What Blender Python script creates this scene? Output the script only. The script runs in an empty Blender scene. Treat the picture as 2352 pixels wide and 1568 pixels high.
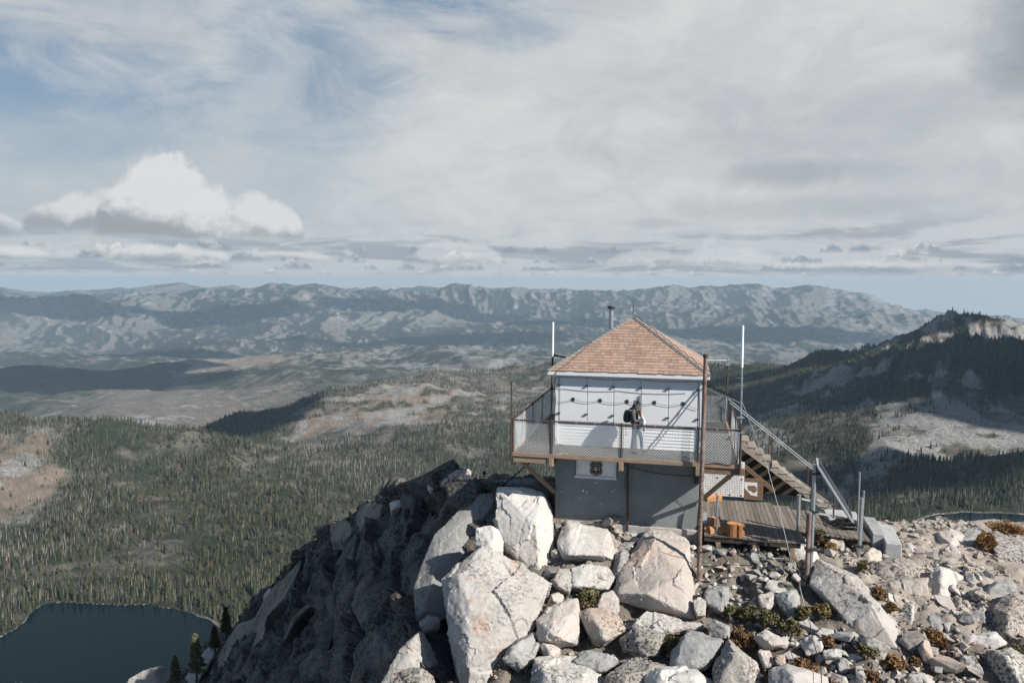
import bpy, bmesh, math, random
import numpy as np
from mathutils import Vector, Matrix
from mathutils.bvhtree import BVHTree
rnd = random.Random(7)
S = bpy.context.scene
COL = S.collection

# ------------------------------------------------------------------ camera model
F = 2946.7/1.7415
YAW, PIT, ROL = 0.2271, 0.0837, 0.0041
CAM = np.array([1.7189, -26.697, 5.5622])
_r = np.array([math.cos(YAW), math.sin(YAW), 0.0])
FW = np.array([-math.sin(YAW)*math.cos(PIT), math.cos(YAW)*math.cos(PIT), -math.sin(PIT)])
_u = np.cross(_r, FW)
R2 = _r*math.cos(ROL)+_u*math.sin(ROL)
U2 = -_r*math.sin(ROL)+_u*math.cos(ROL)
HF = np.array([-math.sin(YAW), math.cos(YAW), 0.0])
RT = _r

def ray(u, v):
    return FW+(u-1176)/F*R2-(v-784)/F*U2
def at(u, v, d):
    return CAM+ray(u, v)*d
def on(p, x=None, y=None, z=None):
    r = ray(*p)
    i, c = (0, x) if x is not None else (1, y) if y is not None else (2, z)
    return CAM+r*((c-CAM[i])/r[i])
def zoom(ox, oy, s):
    return lambda x, y: ((ox+x/s)/1.7415, (oy+y/s)/1.7415)
Z1 = zoom(2000, 1150, 1.845); Z2 = zoom(2700, 1400, 1.7425); Z3 = zoom(2150, 1950, 2.008)
Z4 = zoom(3000, 1950, 2.007); Z5 = zoom(1200, 1850, 1.78); Z6 = zoom(0, 1850, 1.78)
Z7 = zoom(2400, 1550, 4.75); Z8 = zoom(2280, 1800, 9.8); ZI = lambda u, v: (u, v)
def ab(P):
    q = np.asarray(P)-CAM
    return q@RT, q@HF
def proj(P):
    q = np.asarray(P)-CAM
    d = q@FW
    return 1176+F*(q@R2)/d, 784-F*(q@U2)/d, d
def wab(a, b, z=0.0):
    return CAM*np.array([1, 1, 0])+a*RT+b*HF+np.array([0, 0, z])

# ------------------------------------------------------------------ numpy noise
def _hash(ix, iy, iz, seed):
    h = (ix.astype(np.int64)*374761393+iy.astype(np.int64)*668265263+iz.astype(np.int64)*2147483647+seed*974634777) & 0xffffffff
    h = ((h ^ (h >> 13))*1274126177) & 0xffffffff
    h = ((h ^ (h >> 16))*2246822519) & 0xffffffff
    return ((h ^ (h >> 15)) & 0xffffff)/float(0xffffff)
def vnoise(P, seed=0):
    P = np.asarray(P, float)
    I = np.floor(P).astype(np.int64); f = P-I
    f = f*f*f*(f*(f*6-15)+10)
    x, y, z = I[:, 0], I[:, 1], I[:, 2]
    fx, fy, fz = f[:, 0], f[:, 1], f[:, 2]
    out = 0
    for dx in (0, 1):
        for dy in (0, 1):
            for dz in (0, 1):
                w = (fx if dx else 1-fx)*(fy if dy else 1-fy)*(fz if dz else 1-fz)
                out = out+w*_hash(x+dx, y+dy, z+dz, seed)
    return out*2-1
def fbm(P, seed=0, octs=4, gain=0.5, ridge=False):
    P = np.asarray(P, float); a = 1.0; s = 0; n = 0
    for o in range(octs):
        v = vnoise(P*(2.03**o)+o*17.3, seed+o*13)
        if ridge: v = 1-2*np.abs(v)
        s = s+a*v; n += a; a *= gain
    return s/n
def facets(P, seed=0):
    """blocky offsets: every voronoi cell carries its own tilted plane"""
    P = np.asarray(P, float)
    I = np.floor(P).astype(np.int64)
    best = np.full(len(P), 1e9); out = np.zeros(len(P))
    for dx in (-1, 0, 1):
        for dy in (-1, 0, 1):
            for dz in (-1, 0, 1):
                J = I+np.array([dx, dy, dz])
                c = [_hash(J[:, 0], J[:, 1], J[:, 2], seed+k) for k in range(7)]
                D = P-(J+np.stack(c[:3], 1))
                d2 = (D*D).sum(1)
                val = c[3]*1.2-0.6+((np.stack(c[4:7], 1)*2-1)*D).sum(1)*0.9
                m = d2 < best
                best[m] = d2[m]; out[m] = val[m]
    return out
def sstep(a, b, x):
    t = np.clip((x-a)/(b-a), 0, 1)
    return t*t*(3-2*t)

# ------------------------------------------------------------------ scene helpers
def tag(o, label=None, cat=None, group=None, kind=None):
    if label: o['label'] = label
    if cat: o['category'] = cat
    if group: o['group'] = group
    if kind: o['kind'] = kind
    return o
def link(name, me, mat=None, parent=None):
    o = bpy.data.objects.new(name, me)
    COL.objects.link(o)
    if mat is not None and me is not None:
        for m in (mat if isinstance(mat, (list, tuple)) else [mat]): me.materials.append(m)
    if parent is not None:
        o.parent = parent
        if parent.type == 'EMPTY': o.matrix_parent_inverse = Matrix.Translation(-Vector(parent.location))
    return o
def empty(name, loc=(0, 0, 0)):
    o = bpy.data.objects.new(name, None)
    COL.objects.link(o); o.location = loc; o.empty_display_size = 0.2
    return o
def np_mesh(name, V, T, smooth=True, col=None):
    V = np.asarray(V, np.float32); T = np.asarray(T, np.int32)
    k = T.shape[1]
    me = bpy.data.meshes.new(name)
    me.vertices.add(len(V)); me.vertices.foreach_set('co', V.ravel())
    me.loops.add(T.size); me.loops.foreach_set('vertex_index', T.ravel())
    me.polygons.add(len(T))
    me.polygons.foreach_set('loop_start', np.arange(len(T), dtype=np.int32)*k)
    me.polygons.foreach_set('use_smooth', np.full(len(T), smooth))
    if col is not None:
        a = me.color_attributes.new('tint', 'FLOAT_COLOR', 'POINT')
        c = np.ones((len(V), 4), np.float32); c[:, :3] = col
        a.data.foreach_set('color', c.ravel())
    me.update(calc_edges=True)
    return me
def grid_faces(nr, nc):
    i = np.arange(nr*nc).reshape(nr, nc)
    return np.stack([i[:-1, :-1].ravel(), i[:-1, 1:].ravel(), i[1:, 1:].ravel(), i[1:, :-1].ravel()], 1)

class MB:
    """collects boxes, bars and tubes into one mesh"""
    def __init__(s): s.v = []; s.f = []; s.c = []
    def add(s, V, Fc, c=None):
        n = len(s.v); s.v += [tuple(p) for p in V]; s.f += [tuple(i+n for i in f) for f in Fc]
        s.c += [c if c is not None else (1, 1, 1)]*len(V)
        return s
    def box(s, a, b, c=None):
        x0, y0, z0 = a; x1, y1, z1 = b
        return s.add([(x0, y0, z0), (x1, y0, z0), (x1, y1, z0), (x0, y1, z0), (x0, y0, z1), (x1, y0, z1), (x1, y1, z1), (x0, y1, z1)],
                     [(3, 2, 1, 0), (4, 5, 6, 7), (0, 1, 5, 4), (1, 2, 6, 5), (2, 3, 7, 6), (3, 0, 4, 7)], c)
    def bar(s, p, q, w, h, up=(0, 0, 1), c=None):
        p = Vector(p); q = Vector(q); t = (q-p).normalized(); up = Vector(up)
        if abs(t.dot(up)) > .98: up = Vector((0, 1, 0))
        sd = t.cross(up).normalized()*w/2; uu = sd.normalized().cross(t)*h/2
        V = [p-sd-uu, p+sd-uu, p+sd+uu, p-sd+uu, q-sd-uu, q+sd-uu, q+sd+uu, q-sd+uu]
        return s.add(V, [(0, 1, 2, 3), (7, 6, 5, 4), (4, 5, 1, 0), (5, 6, 2, 1), (6, 7, 3, 2), (7, 4, 0, 3)], c)
    def tube(s, pts, r, n=8, c=None, cap=True):
        pts = [Vector(p) for p in pts]; rs = r if isinstance(r, (list, tuple)) else [r]*len(pts)
        V = []; Fc = []; prev = None
        for i, p in enumerate(pts):
            t = (pts[min(i+1, len(pts)-1)]-pts[max(i-1, 0)])
            t = t.normalized() if t.length > 1e-9 else Vector((0, 0, 1))
            if prev is None:
                a = Vector((0, 0, 1)) if abs(t.z) < .9 else Vector((1, 0, 0))
                prev = t.cross(a).normalized()
            sd = (prev-t*prev.dot(t)).normalized(); prev = sd; up = t.cross(sd)
            for k in range(n):
                an = 2*math.pi*k/n
                V.append(p+(sd*math.cos(an)+up*math.sin(an))*rs[i])
        for i in range(len(pts)-1):
            for k in range(n):
                Fc.append((i*n+k, i*n+(k+1) % n, (i+1)*n+(k+1) % n, (i+1)*n+k))
        if cap:
            Fc.append(tuple(range(n-1, -1, -1))); Fc.append(tuple((len(pts)-1)*n+k for k in range(n)))
        return s.add(V, Fc, c)
    def build(s, name, mat, parent=None, smooth=False, bevel=0.0):
        me = bpy.data.meshes.new(name)
        me.from_pydata(s.v, [], s.f)
        a = me.color_attributes.new('tint', 'FLOAT_COLOR', 'POINT')
        a.data.foreach_set('color', np.array([list(c)+[1] for c in s.c], np.float32).ravel())
        bm = bmesh.new(); bm.from_mesh(me)
        bmesh.ops.recalc_face_normals(bm, faces=bm.faces)
        bm.to_mesh(me); bm.free()
        if smooth:
            me.polygons.foreach_set('use_smooth', [True]*len(me.polygons))
            if hasattr(me, 'set_sharp_from_angle'): me.set_sharp_from_angle(angle=math.radians(40))
        o = link(name, me, mat, parent)
        if bevel:
            m = o.modifiers.new('edge', 'BEVEL'); m.width = bevel; m.segments = 1; m.limit_method = 'ANGLE'
        return o
def catenary(p, q, sag, n=10):
    p = Vector(p); q = Vector(q)
    return [p.lerp(q, i/n)+Vector((0, 0, -sag*4*(i/n)*(1-i/n))) for i in range(n+1)]

# ------------------------------------------------------------------ materials
def mat(name, col, rough=0.8, metal=0.0, bump=0.0, bscale=20.0, var=0.0, vscale=6.0, tint=False, col2=None, coat=None, stretch=None, bdist=0.02):
    m = bpy.data.materials.new(name); m.use_nodes = True
    N = m.node_tree.nodes; L = m.node_tree.links; b = N['Principled BSDF']
    b.inputs['Roughness'].default_value = rough; b.inputs['Metallic'].default_value = metal
    tc = N.new('ShaderNodeTexCoord'); src = tc.outputs['Object']
    if stretch:
        mp = N.new('ShaderNodeMapping'); mp.inputs['Scale'].default_value = stretch
        L.new(src, mp.inputs[0]); src = mp.outputs[0]
    c = N.new('ShaderNodeRGB'); c.outputs[0].default_value = (*col, 1); out = c.outputs[0]
    if var or col2:
        n = N.new('ShaderNodeTexNoise'); n.inputs['Scale'].default_value = vscale; n.inputs['Detail'].default_value = 8; n.inputs['Roughness'].default_value = .65
        L.new(src, n.inputs['Vector'])
        rp = N.new('ShaderNodeValToRGB'); rp.color_ramp.elements[0].position = .35; rp.color_ramp.elements[1].position = .65
        L.new(n.outputs['Fac'], rp.inputs[0])
        mx = N.new('ShaderNodeMix'); mx.data_type = 'RGBA'
        L.new(rp.outputs[0], mx.inputs['Factor']); L.new(out, mx.inputs['A'])
        mx.inputs['B'].default_value = (*(col2 if col2 else [x*(1-var) for x in col]), 1)
        out = mx.outputs['Result']
    if tint:
        at_ = N.new('ShaderNodeVertexColor'); at_.layer_name = 'tint'
        mx = N.new('ShaderNodeMix'); mx.data_type = 'RGBA'; mx.blend_type = 'MULTIPLY'; mx.inputs['Factor'].default_value = 1
        L.new(out, mx.inputs['A']); L.new(at_.outputs[0], mx.inputs['B']); out = mx.outputs['Result']
    L.new(out, b.inputs['Base Color'])
    if bump:
        n = N.new('ShaderNodeTexNoise'); n.inputs['Scale'].default_value = bscale; n.inputs['Detail'].default_value = 6
        L.new(src, n.inputs['Vector'])
        bp = N.new('ShaderNodeBump'); bp.inputs['Strength'].default_value = bump; bp.inputs['Distance'].default_value = bdist
        L.new(n.outputs['Fac'], bp.inputs['Height']); L.new(bp.outputs[0], b.inputs['Normal'])
    return m

def rock_mat(name, base, base2, lichen=0.2, orange=0.0, dark=(.03, .028, .024), scale=1.0, lscale=3.0, warm=(.5, .3, .19), warmamt=.25, tint=False):
    m = bpy.data.materials.new(name); m.use_nodes = True
    N = m.node_tree.nodes; L = m.node_tree.links; b = N['Principled BSDF']
    b.inputs['Roughness'].default_value = .92
    b.inputs['Specular IOR Level'].default_value = .2
    g = N.new('ShaderNodeNewGeometry')
    oi = N.new('ShaderNodeObjectInfo')
    def noise(sc, det=8, ro=.6, w=None):
        n = N.new('ShaderNodeTexNoise'); n.inputs['Scale'].default_value = sc; n.inputs['Detail'].default_value = det; n.inputs['Roughness'].default_value = ro
        L.new(g.outputs['Position'], n.inputs['Vector']); return n.outputs['Fac']
    def ramp(f, a, bb):
        r = N.new('ShaderNodeMapRange'); r.inputs['From Min'].default_value = a; r.inputs['From Max'].default_value = bb
        L.new(f, r.inputs['Value']); return r.outputs['Result']
    def mix(f, A, B):
        x = N.new('ShaderNodeMix'); x.data_type = 'RGBA'
        if hasattr(f, 'links'): L.new(f, x.inputs['Factor'])
        else: x.inputs['Factor'].default_value = f
        for s, q in (('A', A), ('B', B)):
            if hasattr(q, 'links'): L.new(q, x.inputs[s])
            else: x.inputs[s].default_value = (*q, 1)
        return x.outputs['Result']
    def mul(a, bb):
        q = N.new('ShaderNodeMath'); q.operation = 'MULTIPLY'
        for i, z in enumerate((a, bb)):
            if hasattr(z, 'links'): L.new(z, q.inputs[i])
            else: q.inputs[i].default_value = z
        return q.outputs[0]
    c = mix(ramp(noise(.9*scale), .35, .65), base, base2)
    c = mix(mul(ramp(noise(.55*scale, 6), .5, .68), warmamt), c, warm)
    c = mix(mul(ramp(noise(14*scale, 4), .45, .75), .25), c, [x*.55 for x in base])
    # black lichen: coarse presence times fine speckle
    pres = ramp(noise(.35*scale, 3), .62-.34*lichen, .80-.34*lichen)
    spk = ramp(noise(lscale*3.5*scale, 9, .72), .49, .58)
    c = mix(mul(mul(pres, spk), .92), c, dark)
    fine = ramp(noise(lscale*11*scale, 5, .7), .60, .68)
    c = mix(mul(fine, .35+.5*lichen), c, dark)
    if orange:
        o = mul(ramp(noise(1.1*scale, 3), .55, .68), ramp(noise(9*scale, 6, .7), .56-.08*orange, .62-.08*orange))
        c = mix(mul(o, .8), c, (.33, .13, .05))
    if tint:
        vc = N.new('ShaderNodeVertexColor'); vc.layer_name = 'tint'; x = N.new('ShaderNodeMix'); x.data_type = 'RGBA'; x.blend_type = 'MULTIPLY'; x.inputs['Factor'].default_value = 1
        L.new(c, x.inputs['A']); L.new(vc.outputs[0], x.inputs['B']); c = x.outputs['Result']
    hs = N.new('ShaderNodeHueSaturation'); L.new(c, hs.inputs['Color'])
    L.new(ramp(oi.outputs['Random'], -2.2, 1.3), hs.inputs['Value'])
    mr = N.new('ShaderNodeMapRange'); mr.inputs['To Min'].default_value = .84; mr.inputs['To Max'].default_value = 1.12
    L.new(oi.outputs['Random'], mr.inputs['Value']); L.new(mr.outputs['Result'], hs.inputs['Value'])
    L.new(hs.outputs[0], b.inputs['Base Color'])
    bp = N.new('ShaderNodeBump'); bp.inputs['Strength'].default_value = .55; bp.inputs['Distance'].default_value = .065
    h = N.new('ShaderNodeMath'); h.operation = 'ADD'
    L.new(noise(5*scale, 12, .68), h.inputs[0]); L.new(mul(noise(1.6*scale, 4), 1.2), h.inputs[1])
    L.new(h.outputs[0], bp.inputs['Height']); L.new(bp.outputs[0], b.inputs['Normal'])
    return m

M = dict(
    white_rock=rock_mat('pale_granite', (.485, .47, .445), (.39, .375, .355), .34, 0),
    warm_rock=rock_mat('tan_granite', (.455, .425, .39), (.365, .335, .305), .28, 0, warmamt=.4),
    lichen_rock=rock_mat('lichen_granite', (.42, .40, .37), (.32, .30, .27), .85, 0),
    orange_rock=rock_mat('orange_lichen_granite', (.44, .425, .40), (.35, .335, .31), .46, .7, warmamt=.12),
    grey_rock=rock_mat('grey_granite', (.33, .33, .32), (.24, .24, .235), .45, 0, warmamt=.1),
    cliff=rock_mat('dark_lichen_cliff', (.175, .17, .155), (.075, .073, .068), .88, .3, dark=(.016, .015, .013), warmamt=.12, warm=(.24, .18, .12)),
    sage_rock=rock_mat('green_lichen_granite', (.29, .285, .24), (.19, .19, .155), .55, .15, warmamt=.1),
    white=mat('white_paint', (.63, .64, .65), .55, var=.05, vscale=3, bump=.05, bscale=30),
    white_old=mat('worn_white_paint', (.80, .80, .78), .7, var=.12, vscale=5, bump=.1),
    grey_wall=mat('grey_painted_concrete', (.205, .22, .222), .85, var=.25, vscale=1.6, bump=.25, bscale=25),
    concrete=mat('concrete', (.40, .38, .35), .9, var=.3, vscale=4, bump=.4, bscale=30),
    concrete_pale=mat('pale_concrete', (.43, .435, .43), .9, var=.3, vscale=3, bump=.4, bscale=30),
    shingle=mat('cedar_shingle', (.35, .245, .19), .85, var=.2, vscale=9, tint=True, bump=.3, bscale=40),
    capmetal=mat('weathered_ridge_cap', (.22, .235, .24), .6, metal=.3, var=.4, vscale=6),
    rust=mat('rusty_pipe', (.085, .05, .038), .75, metal=.2, col2=(.05, .034, .03), vscale=14, bump=.3, bscale=60),
    rustpaint=mat('rusty_painted_pipe', (.10, .052, .04), .75, metal=.1, col2=(.28, .22, .19), vscale=9, stretch=(1, 1, .35), bump=.3),
    galv=mat('galvanised_steel', (.42, .46, .48), .45, metal=.75, var=.3, vscale=12),
    wire=mat('galvanised_wire', (.56, .58, .59), .5, metal=.1),
    darkmetal=mat('dark_metal', (.05, .052, .055), .5, metal=.6),
    alum=mat('aluminium', (.62, .63, .64), .4, metal=.6, var=.15),
    grating=mat('dark_deck_grating', (.085, .088, .088), .7, metal=.2, var=.3, bump=.6, bscale=50),
    woodtan=mat('weathered_tan_timber', (.31, .23, .16), .85, col2=(.17, .12, .085), vscale=6, stretch=(.6, 4, 8), bump=.4, bscale=18),
    woodbrown=mat('brown_timber', (.20, .125, .075), .85, col2=(.11, .07, .045), vscale=5, stretch=(1, 3, 3), bump=.4),
    woodgrey=mat('grey_weathered_planks', (.21, .185, .16), .88, col2=(.13, .115, .10), vscale=3, stretch=(8, .6, 4), tint=True, bump=.5, bscale=14),
    woodstep=mat('pale_step_timber', (.34, .30, .255), .88, col2=(.23, .20, .165), vscale=5, tint=True, bump=.3),
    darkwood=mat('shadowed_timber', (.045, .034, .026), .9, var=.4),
    log=mat('split_log_wood', (.50, .27, .13), .8, col2=(.40, .17, .06), vscale=8, stretch=(5, 5, 1), bump=.5),
    bark=mat('log_bark', (.30, .13, .05), .9, var=.5, vscale=8, stretch=(5, 5, 1), bump=.8, bscale=14),
    black=mat('black_plastic', (.012, .012, .013), .5),
    cable=mat('black_cable', (.02, .02, .021), .6),
    cablegrey=mat('grey_cable', (.30, .31, .31), .5),
    antenna=mat('white_fibreglass', (.80, .82, .84), .35),
    perf=mat('perforated_white_steel', (.68, .68, .67), .5, var=.12, vscale=6),
    hole=mat('dark_recess', (.01, .01, .01), .9),
    panelglass=mat('solar_cells', (.012, .016, .035), .15),
    emblem=mat('dark_brown_emblem', (.022, .013, .010), .5),
    cream=mat('cream_lettering', (.52, .47, .38), .6),
    soil=mat('stony_soil', (.33, .26, .20), .95, col2=(.24, .18, .13), vscale=3, bump=.7, bscale=12),
    skin=mat('skin', (.52, .29, .21), .5), hairc=mat('brown_hair', (.05, .026, .016), .6), hairb=mat('fair_reddish_hair', (.30, .15, .07), .6),
    jacket=mat('charcoal_jacket', (.085, .088, .095), .85, var=.3, vscale=14, bump=.4, bscale=18),
    jeans=mat('blue_denim', (.012, .06, .135), .85, var=.45, vscale=9, bump=.3),
    shoe=mat('dark_boot', (.045, .04, .04), .7), bag=mat('black_green_nylon', (.018, .024, .024), .6, var=.3, bump=.3),
    capm=mat('khaki_cap_mesh', (.52, .49, .42), .8), capf=mat('olive_cap_front', (.10, .085, .05), .8),
    childwhite=mat('white_fleece', (.74, .74, .75), .9, bump=.3), boot=mat('brown_leather', (.16, .07, .035), .6),
    trunk=mat('tree_bark', (.09, .07, .055), .9, var=.3),
)
# ------------------------------------------------------------------ render, camera, sun, sky
S.render.engine = 'CYCLES'
S.cycles.max_bounces = 6; S.cycles.diffuse_bounces = 3; S.cycles.glossy_bounces = 3; S.cycles.volume_bounces = 1
S.cycles.transmission_bounces = 2; S.cycles.transparent_max_bounces = 8
S.cycles.caustics_reflective = False; S.cycles.caustics_refractive = False
S.view_settings.view_transform = 'Standard'; S.view_settings.look = 'None'
S.view_settings.exposure = EXPOSURE = 0.58
cd = bpy.data.cameras.new('camera'); cam = bpy.data.objects.new('camera', cd); COL.objects.link(cam)
cd.sensor_width = 36; cd.lens = 2946.7/4096*36; cd.clip_start = .1; cd.clip_end = 300000
Mx = Matrix.Identity(4)
for i in range(3):
    Mx[i][0] = R2[i]; Mx[i][1] = U2[i]; Mx[i][2] = -FW[i]; Mx[i][3] = CAM[i]
cam.matrix_world = Mx
S.camera = cam
TOSUN = Vector((2.10, -1.0, 1.68)).normalized()
sd = bpy.data.lights.new('sun', 'SUN'); sd.energy = 5.0; sd.angle = math.radians(.53); sd.color = (1, .945, .87)
sun = bpy.data.objects.new('sun', sd); COL.objects.link(sun)
sun.rotation_euler = TOSUN.to_track_quat('Z', 'Y').to_euler(); sun.location = (60, -30, 60)

def make_world():
    w = bpy.data.worlds.new('World'); S.world = w; w.use_nodes = True
    N = w.node_tree.nodes; L = w.node_tree.links; N.clear()
    def nd(t, **k):
        n = N.new(t)
        for a, b in k.items(): setattr(n, a, b)
        return n
    def put(s, v):
        if hasattr(v, 'links'): L.new(v, s)
        else: s.default_value = v
    def m(op, a, b=0.0, c=None, clamp=False):
        n = nd('ShaderNodeMath', operation=op); n.use_clamp = clamp
        put(n.inputs[0], a); put(n.inputs[1], b)
        if c is not None: put(n.inputs[2], c)
        return n.outputs[0]
    def rng(v, a, b, c=0.0, d=1.0, smooth=True):
        n = nd('ShaderNodeMapRange'); n.interpolation_type = 'SMOOTHSTEP' if smooth else 'LINEAR'
        put(n.inputs['Value'], v)
        for k, x in (('From Min', a), ('From Max', b), ('To Min', c), ('To Max', d)): put(n.inputs[k], x)
        return n.outputs[0]
    def comb(x, y, z=0.0):
        n = nd('ShaderNodeCombineXYZ'); put(n.inputs[0], x); put(n.inputs[1], y); put(n.inputs[2], z); return n.outputs[0]
    def noise(v, sc, det=7, ro=.58, dist=0.0):
        n = nd('ShaderNodeTexNoise'); L.new(v, n.inputs['Vector']); n.inputs['Scale'].default_value = sc
        n.inputs['Detail'].default_value = det; n.inputs['Roughness'].default_value = ro; n.inputs['Distortion'].default_value = dist
        return n.outputs['Fac']
    def mix(f, a, b):
        n = nd('ShaderNodeMix', data_type='RGBA'); put(n.inputs['Factor'], f)
        for k, x in (('A', a), ('B', b)):
            if hasattr(x, 'links'): L.new(x, n.inputs[k])
            else: n.inputs[k].default_value = (*x, 1)
        return n.outputs['Result']
    sky = nd('ShaderNodeTexSky', sky_type='NISHITA'); sky.sun_disc = False
    sky.sun_elevation = math.asin(TOSUN.z); sky.sun_rotation = math.atan2(TOSUN.x, TOSUN.y)
    sky.altitude = 2700; sky.air_density = 1.0; sky.dust_density = .4; sky.ozone_density = 1.6
    tc = nd('ShaderNodeTexCoord')
    rot = nd('ShaderNodeVectorRotate', rotation_type='Z_AXIS'); L.new(tc.outputs['Generated'], rot.inputs['Vector'])
    rot.inputs['Angle'].default_value = -YAW
    sp = nd('ShaderNodeSeparateXYZ'); L.new(rot.outputs[0], sp.inputs[0])
    X, Y, Z = sp.outputs
    hor = m('SQRT', m('ADD', m('MULTIPLY', X, X), m('MULTIPLY', Y, Y)))
    az = m('ARCTAN2', X, Y)                       # radians, clockwise from the view heading
    el = m('DIVIDE', Z, m('MAXIMUM', hor, .02))   # tangent of the elevation
    # heights in the picture: el = 0 horizon, .38 top of frame; az -.61 .. .61
    zz = m('ADD', m('MAXIMUM', Z, 0.0), .10)
    P = comb(m('DIVIDE', X, zz), m('DIVIDE', Y, zz))
    nA = noise(P, .55, 9, .60, .6)                # high layer
    nB = noise(comb(m('MULTIPLY', az, 3.2), m('MULTIPLY', el, 7.0), 3.1), 1.0, 9, .62, .5)
    def blob(a0, e0, ra, re, k=.9, nz=None):
        da = m('DIVIDE', m('SUBTRACT', az, a0), ra); de = m('DIVIDE', m('SUBTRACT', el, e0), re)
        d = m('SQRT', m('ADD', m('MULTIPLY', da, da), m('MULTIPLY', de, de)))
        if nz is not None: d = m('ADD', d, m('MULTIPLY', m('SUBTRACT', nz, .5), k*2))
        return rng(d, 1.25, .25)
    fine = noise(comb(m('MULTIPLY', az, 9.0), m('MULTIPLY', el, 15.0), 1.7), 1.0, 9, .64, .7)
    wisp = noise(comb(m('ADD', m('MULTIPLY', az, 5.0), m('MULTIPLY', el, -6.0)), m('ADD', m('MULTIPLY', el, 13.0), m('MULTIPLY', az, 2.5)), 8.1), 1.0, 8, .62, .8)
    blue = m('MULTIPLY', blob(-.60, .215, .30, .105, 1.1, wisp), .85)
    for (a, e, ra, re, s) in ((-.27, .27, .13, .16, .70), (-.29, .375, .12, .06, .7), (-.12, .37, .16, .05, .95), (.01, .325, .10, .035, .55), (-.52, .34, .20, .06, .35), (-.35, .20, .22, .05, .22)):
        blue = m('MAXIMUM', blue, m('MULTIPLY', blob(a, e, ra, re, 1.0, wisp), s))
    mott = noise(comb(m('MULTIPLY', az, 6.0), m('MULTIPLY', el, 9.0), 12.4), 1.0, 9, .66, .9)
    blue = m('MULTIPLY', blue, rng(mott, .30, .62, .35, 1.0))
    blue = m('MULTIPLY', blue, rng(m('ABSOLUTE', az), 1.4, 1.0))
    cover = m('SUBTRACT', 1.0, blue)
    # clouds: pale veil, brighter and greyer parts
    shade = m('ADD', m('MULTIPLY', nB, .6), m('MULTIPLY', fine, .4))
    veil = mix(rng(shade, .36, .64), (CL[0]*.78, CL[1]*.81, CL[2]*.845), CL)
    veil = mix(m('MULTIPLY', rng(wisp, .52, .72), .35), veil, (CL[0]*.84, CL[1]*.87, CL[2]*.91))
    # grey patches to the upper right
    gp = m('MULTIPLY', blob(.62, .265, .085, .085, .5, fine), 1.0)
    for (a, e, ra, re, s) in ((.36, .135, .11, .022, .55), (.30, .17, .20, .035, .22), (.50, .20, .30, .035, .20), (.36, .09, .16, .018, .30), (.19, .075, .04, .009, .4)):
        gp = m('MAXIMUM', gp, m('MULTIPLY', blob(a, e, ra, re, .55, fine), s))
    veil = mix(gp, veil, (CL[0]*.52, CL[1]*.56, CL[2]*.61))
    skyc = sky.outputs[0]
    skyb = mix(.85, skyc, (.92, 1.72, 2.62))
    c = mix(cover, skyb, veil)
    c = mix(m('MULTIPLY', rng(el, .10, .02), .6), c, (CL[0]*.80, CL[1]*.85, CL[2]*.90))
    # band of distant cumulus lying over the horizon
    lay = noise(comb(m('MULTIPLY', az, 5.5), m('MULTIPLY', el, 42.0), 5.0), 1.0, 8, .60, .6)
    puff = noise(comb(m('MULTIPLY', az, 13.0), m('MULTIPLY', el, 34.0), 2.2), 1.0, 9, .62, .4)
    bandm = m('MULTIPLY', rng(el, .0, .012), rng(m('ADD', el, m('MULTIPLY', m('SUBTRACT', nB, .5), .09)), .085, .040))
    dark = m('MULTIPLY', m('MULTIPLY', bandm, rng(lay, .44, .60)), .80)
    c = mix(dark, c, (CL[0]*.47, CL[1]*.54, CL[2]*.615))
    lit = m('MULTIPLY', m('MULTIPLY', bandm, rng(puff, .54, .66)), rng(el, .012, .03))
    c = mix(m('MULTIPLY', lit, .75), c, (CL[0]*.98, CL[1]*.99, CL[2]*1.0))
    # cumulus heaps: flat grey base, bright billowing crown
    bil = noise(comb(m('MULTIPLY', az, 20.0), m('MULTIPLY', el, 22.0), 6.6), 1.0, 8, .55, .2)
    def cumulus(c, a0, base, half, height, s, seed=0.0):
        da = m('DIVIDE', m('SUBTRACT', az, a0), half)
        dome = m('SQRT', m('MAXIMUM', m('SUBTRACT', 1.0, m('MULTIPLY', da, da)), 0.0))
        k = min(1.0, height/.09)
        lob = noise(comb(m('MULTIPLY', az, 11.0), m('MULTIPLY', el, 6.0), a0*9+seed), 1.0, 2, .5)
        prof = m('MULTIPLY', dome, m('MULTIPLY', height, m('ADD', .45, m('MULTIPLY', lob, 1.0))))
        h = m('SUBTRACT', el, base)
        top = m('ADD', m('SUBTRACT', prof, h), m('MULTIPLY', m('MULTIPLY', m('SUBTRACT', bil, .5), .075*k), dome))
        top = m('ADD', top, m('MULTIPLY', m('MULTIPLY', m('SUBTRACT', puff2, .5), .040*k), dome))
        low = m('ADD', h, m('MULTIPLY', m('SUBTRACT', puff2, .5), .012))
        mask = m('MULTIPLY', m('MULTIPLY', rng(top, -.004, .010*k+.002), rng(low, -.005, .008)), rng(m('ABSOLUTE', da), 1.0, .90))
        br = m('ADD', m('DIVIDE', h, height), m('ADD', m('MULTIPLY', m('SUBTRACT', bil, .5), 1.15), m('MULTIPLY', m('SUBTRACT', puff2, .5), .5)))
        br = m('ADD', m('SUBTRACT', br, m('MULTIPLY', da, -.10)), m('MULTIPLY', m('SUBTRACT', nB, .5), 1.2))
        col = mix(rng(br, -.06, .40), (CL[0]*.52, CL[1]*.56, CL[2]*.60), (CL[0]*1.08, CL[1]*1.08, CL[2]*1.08))
        return mix(m('MULTIPLY', mask, s), c, col)
    puff2 = noise(comb(m('MULTIPLY', az, 48.0), m('MULTIPLY', el, 52.0), 4.4), 1.0, 7, .60, .3)
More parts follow.
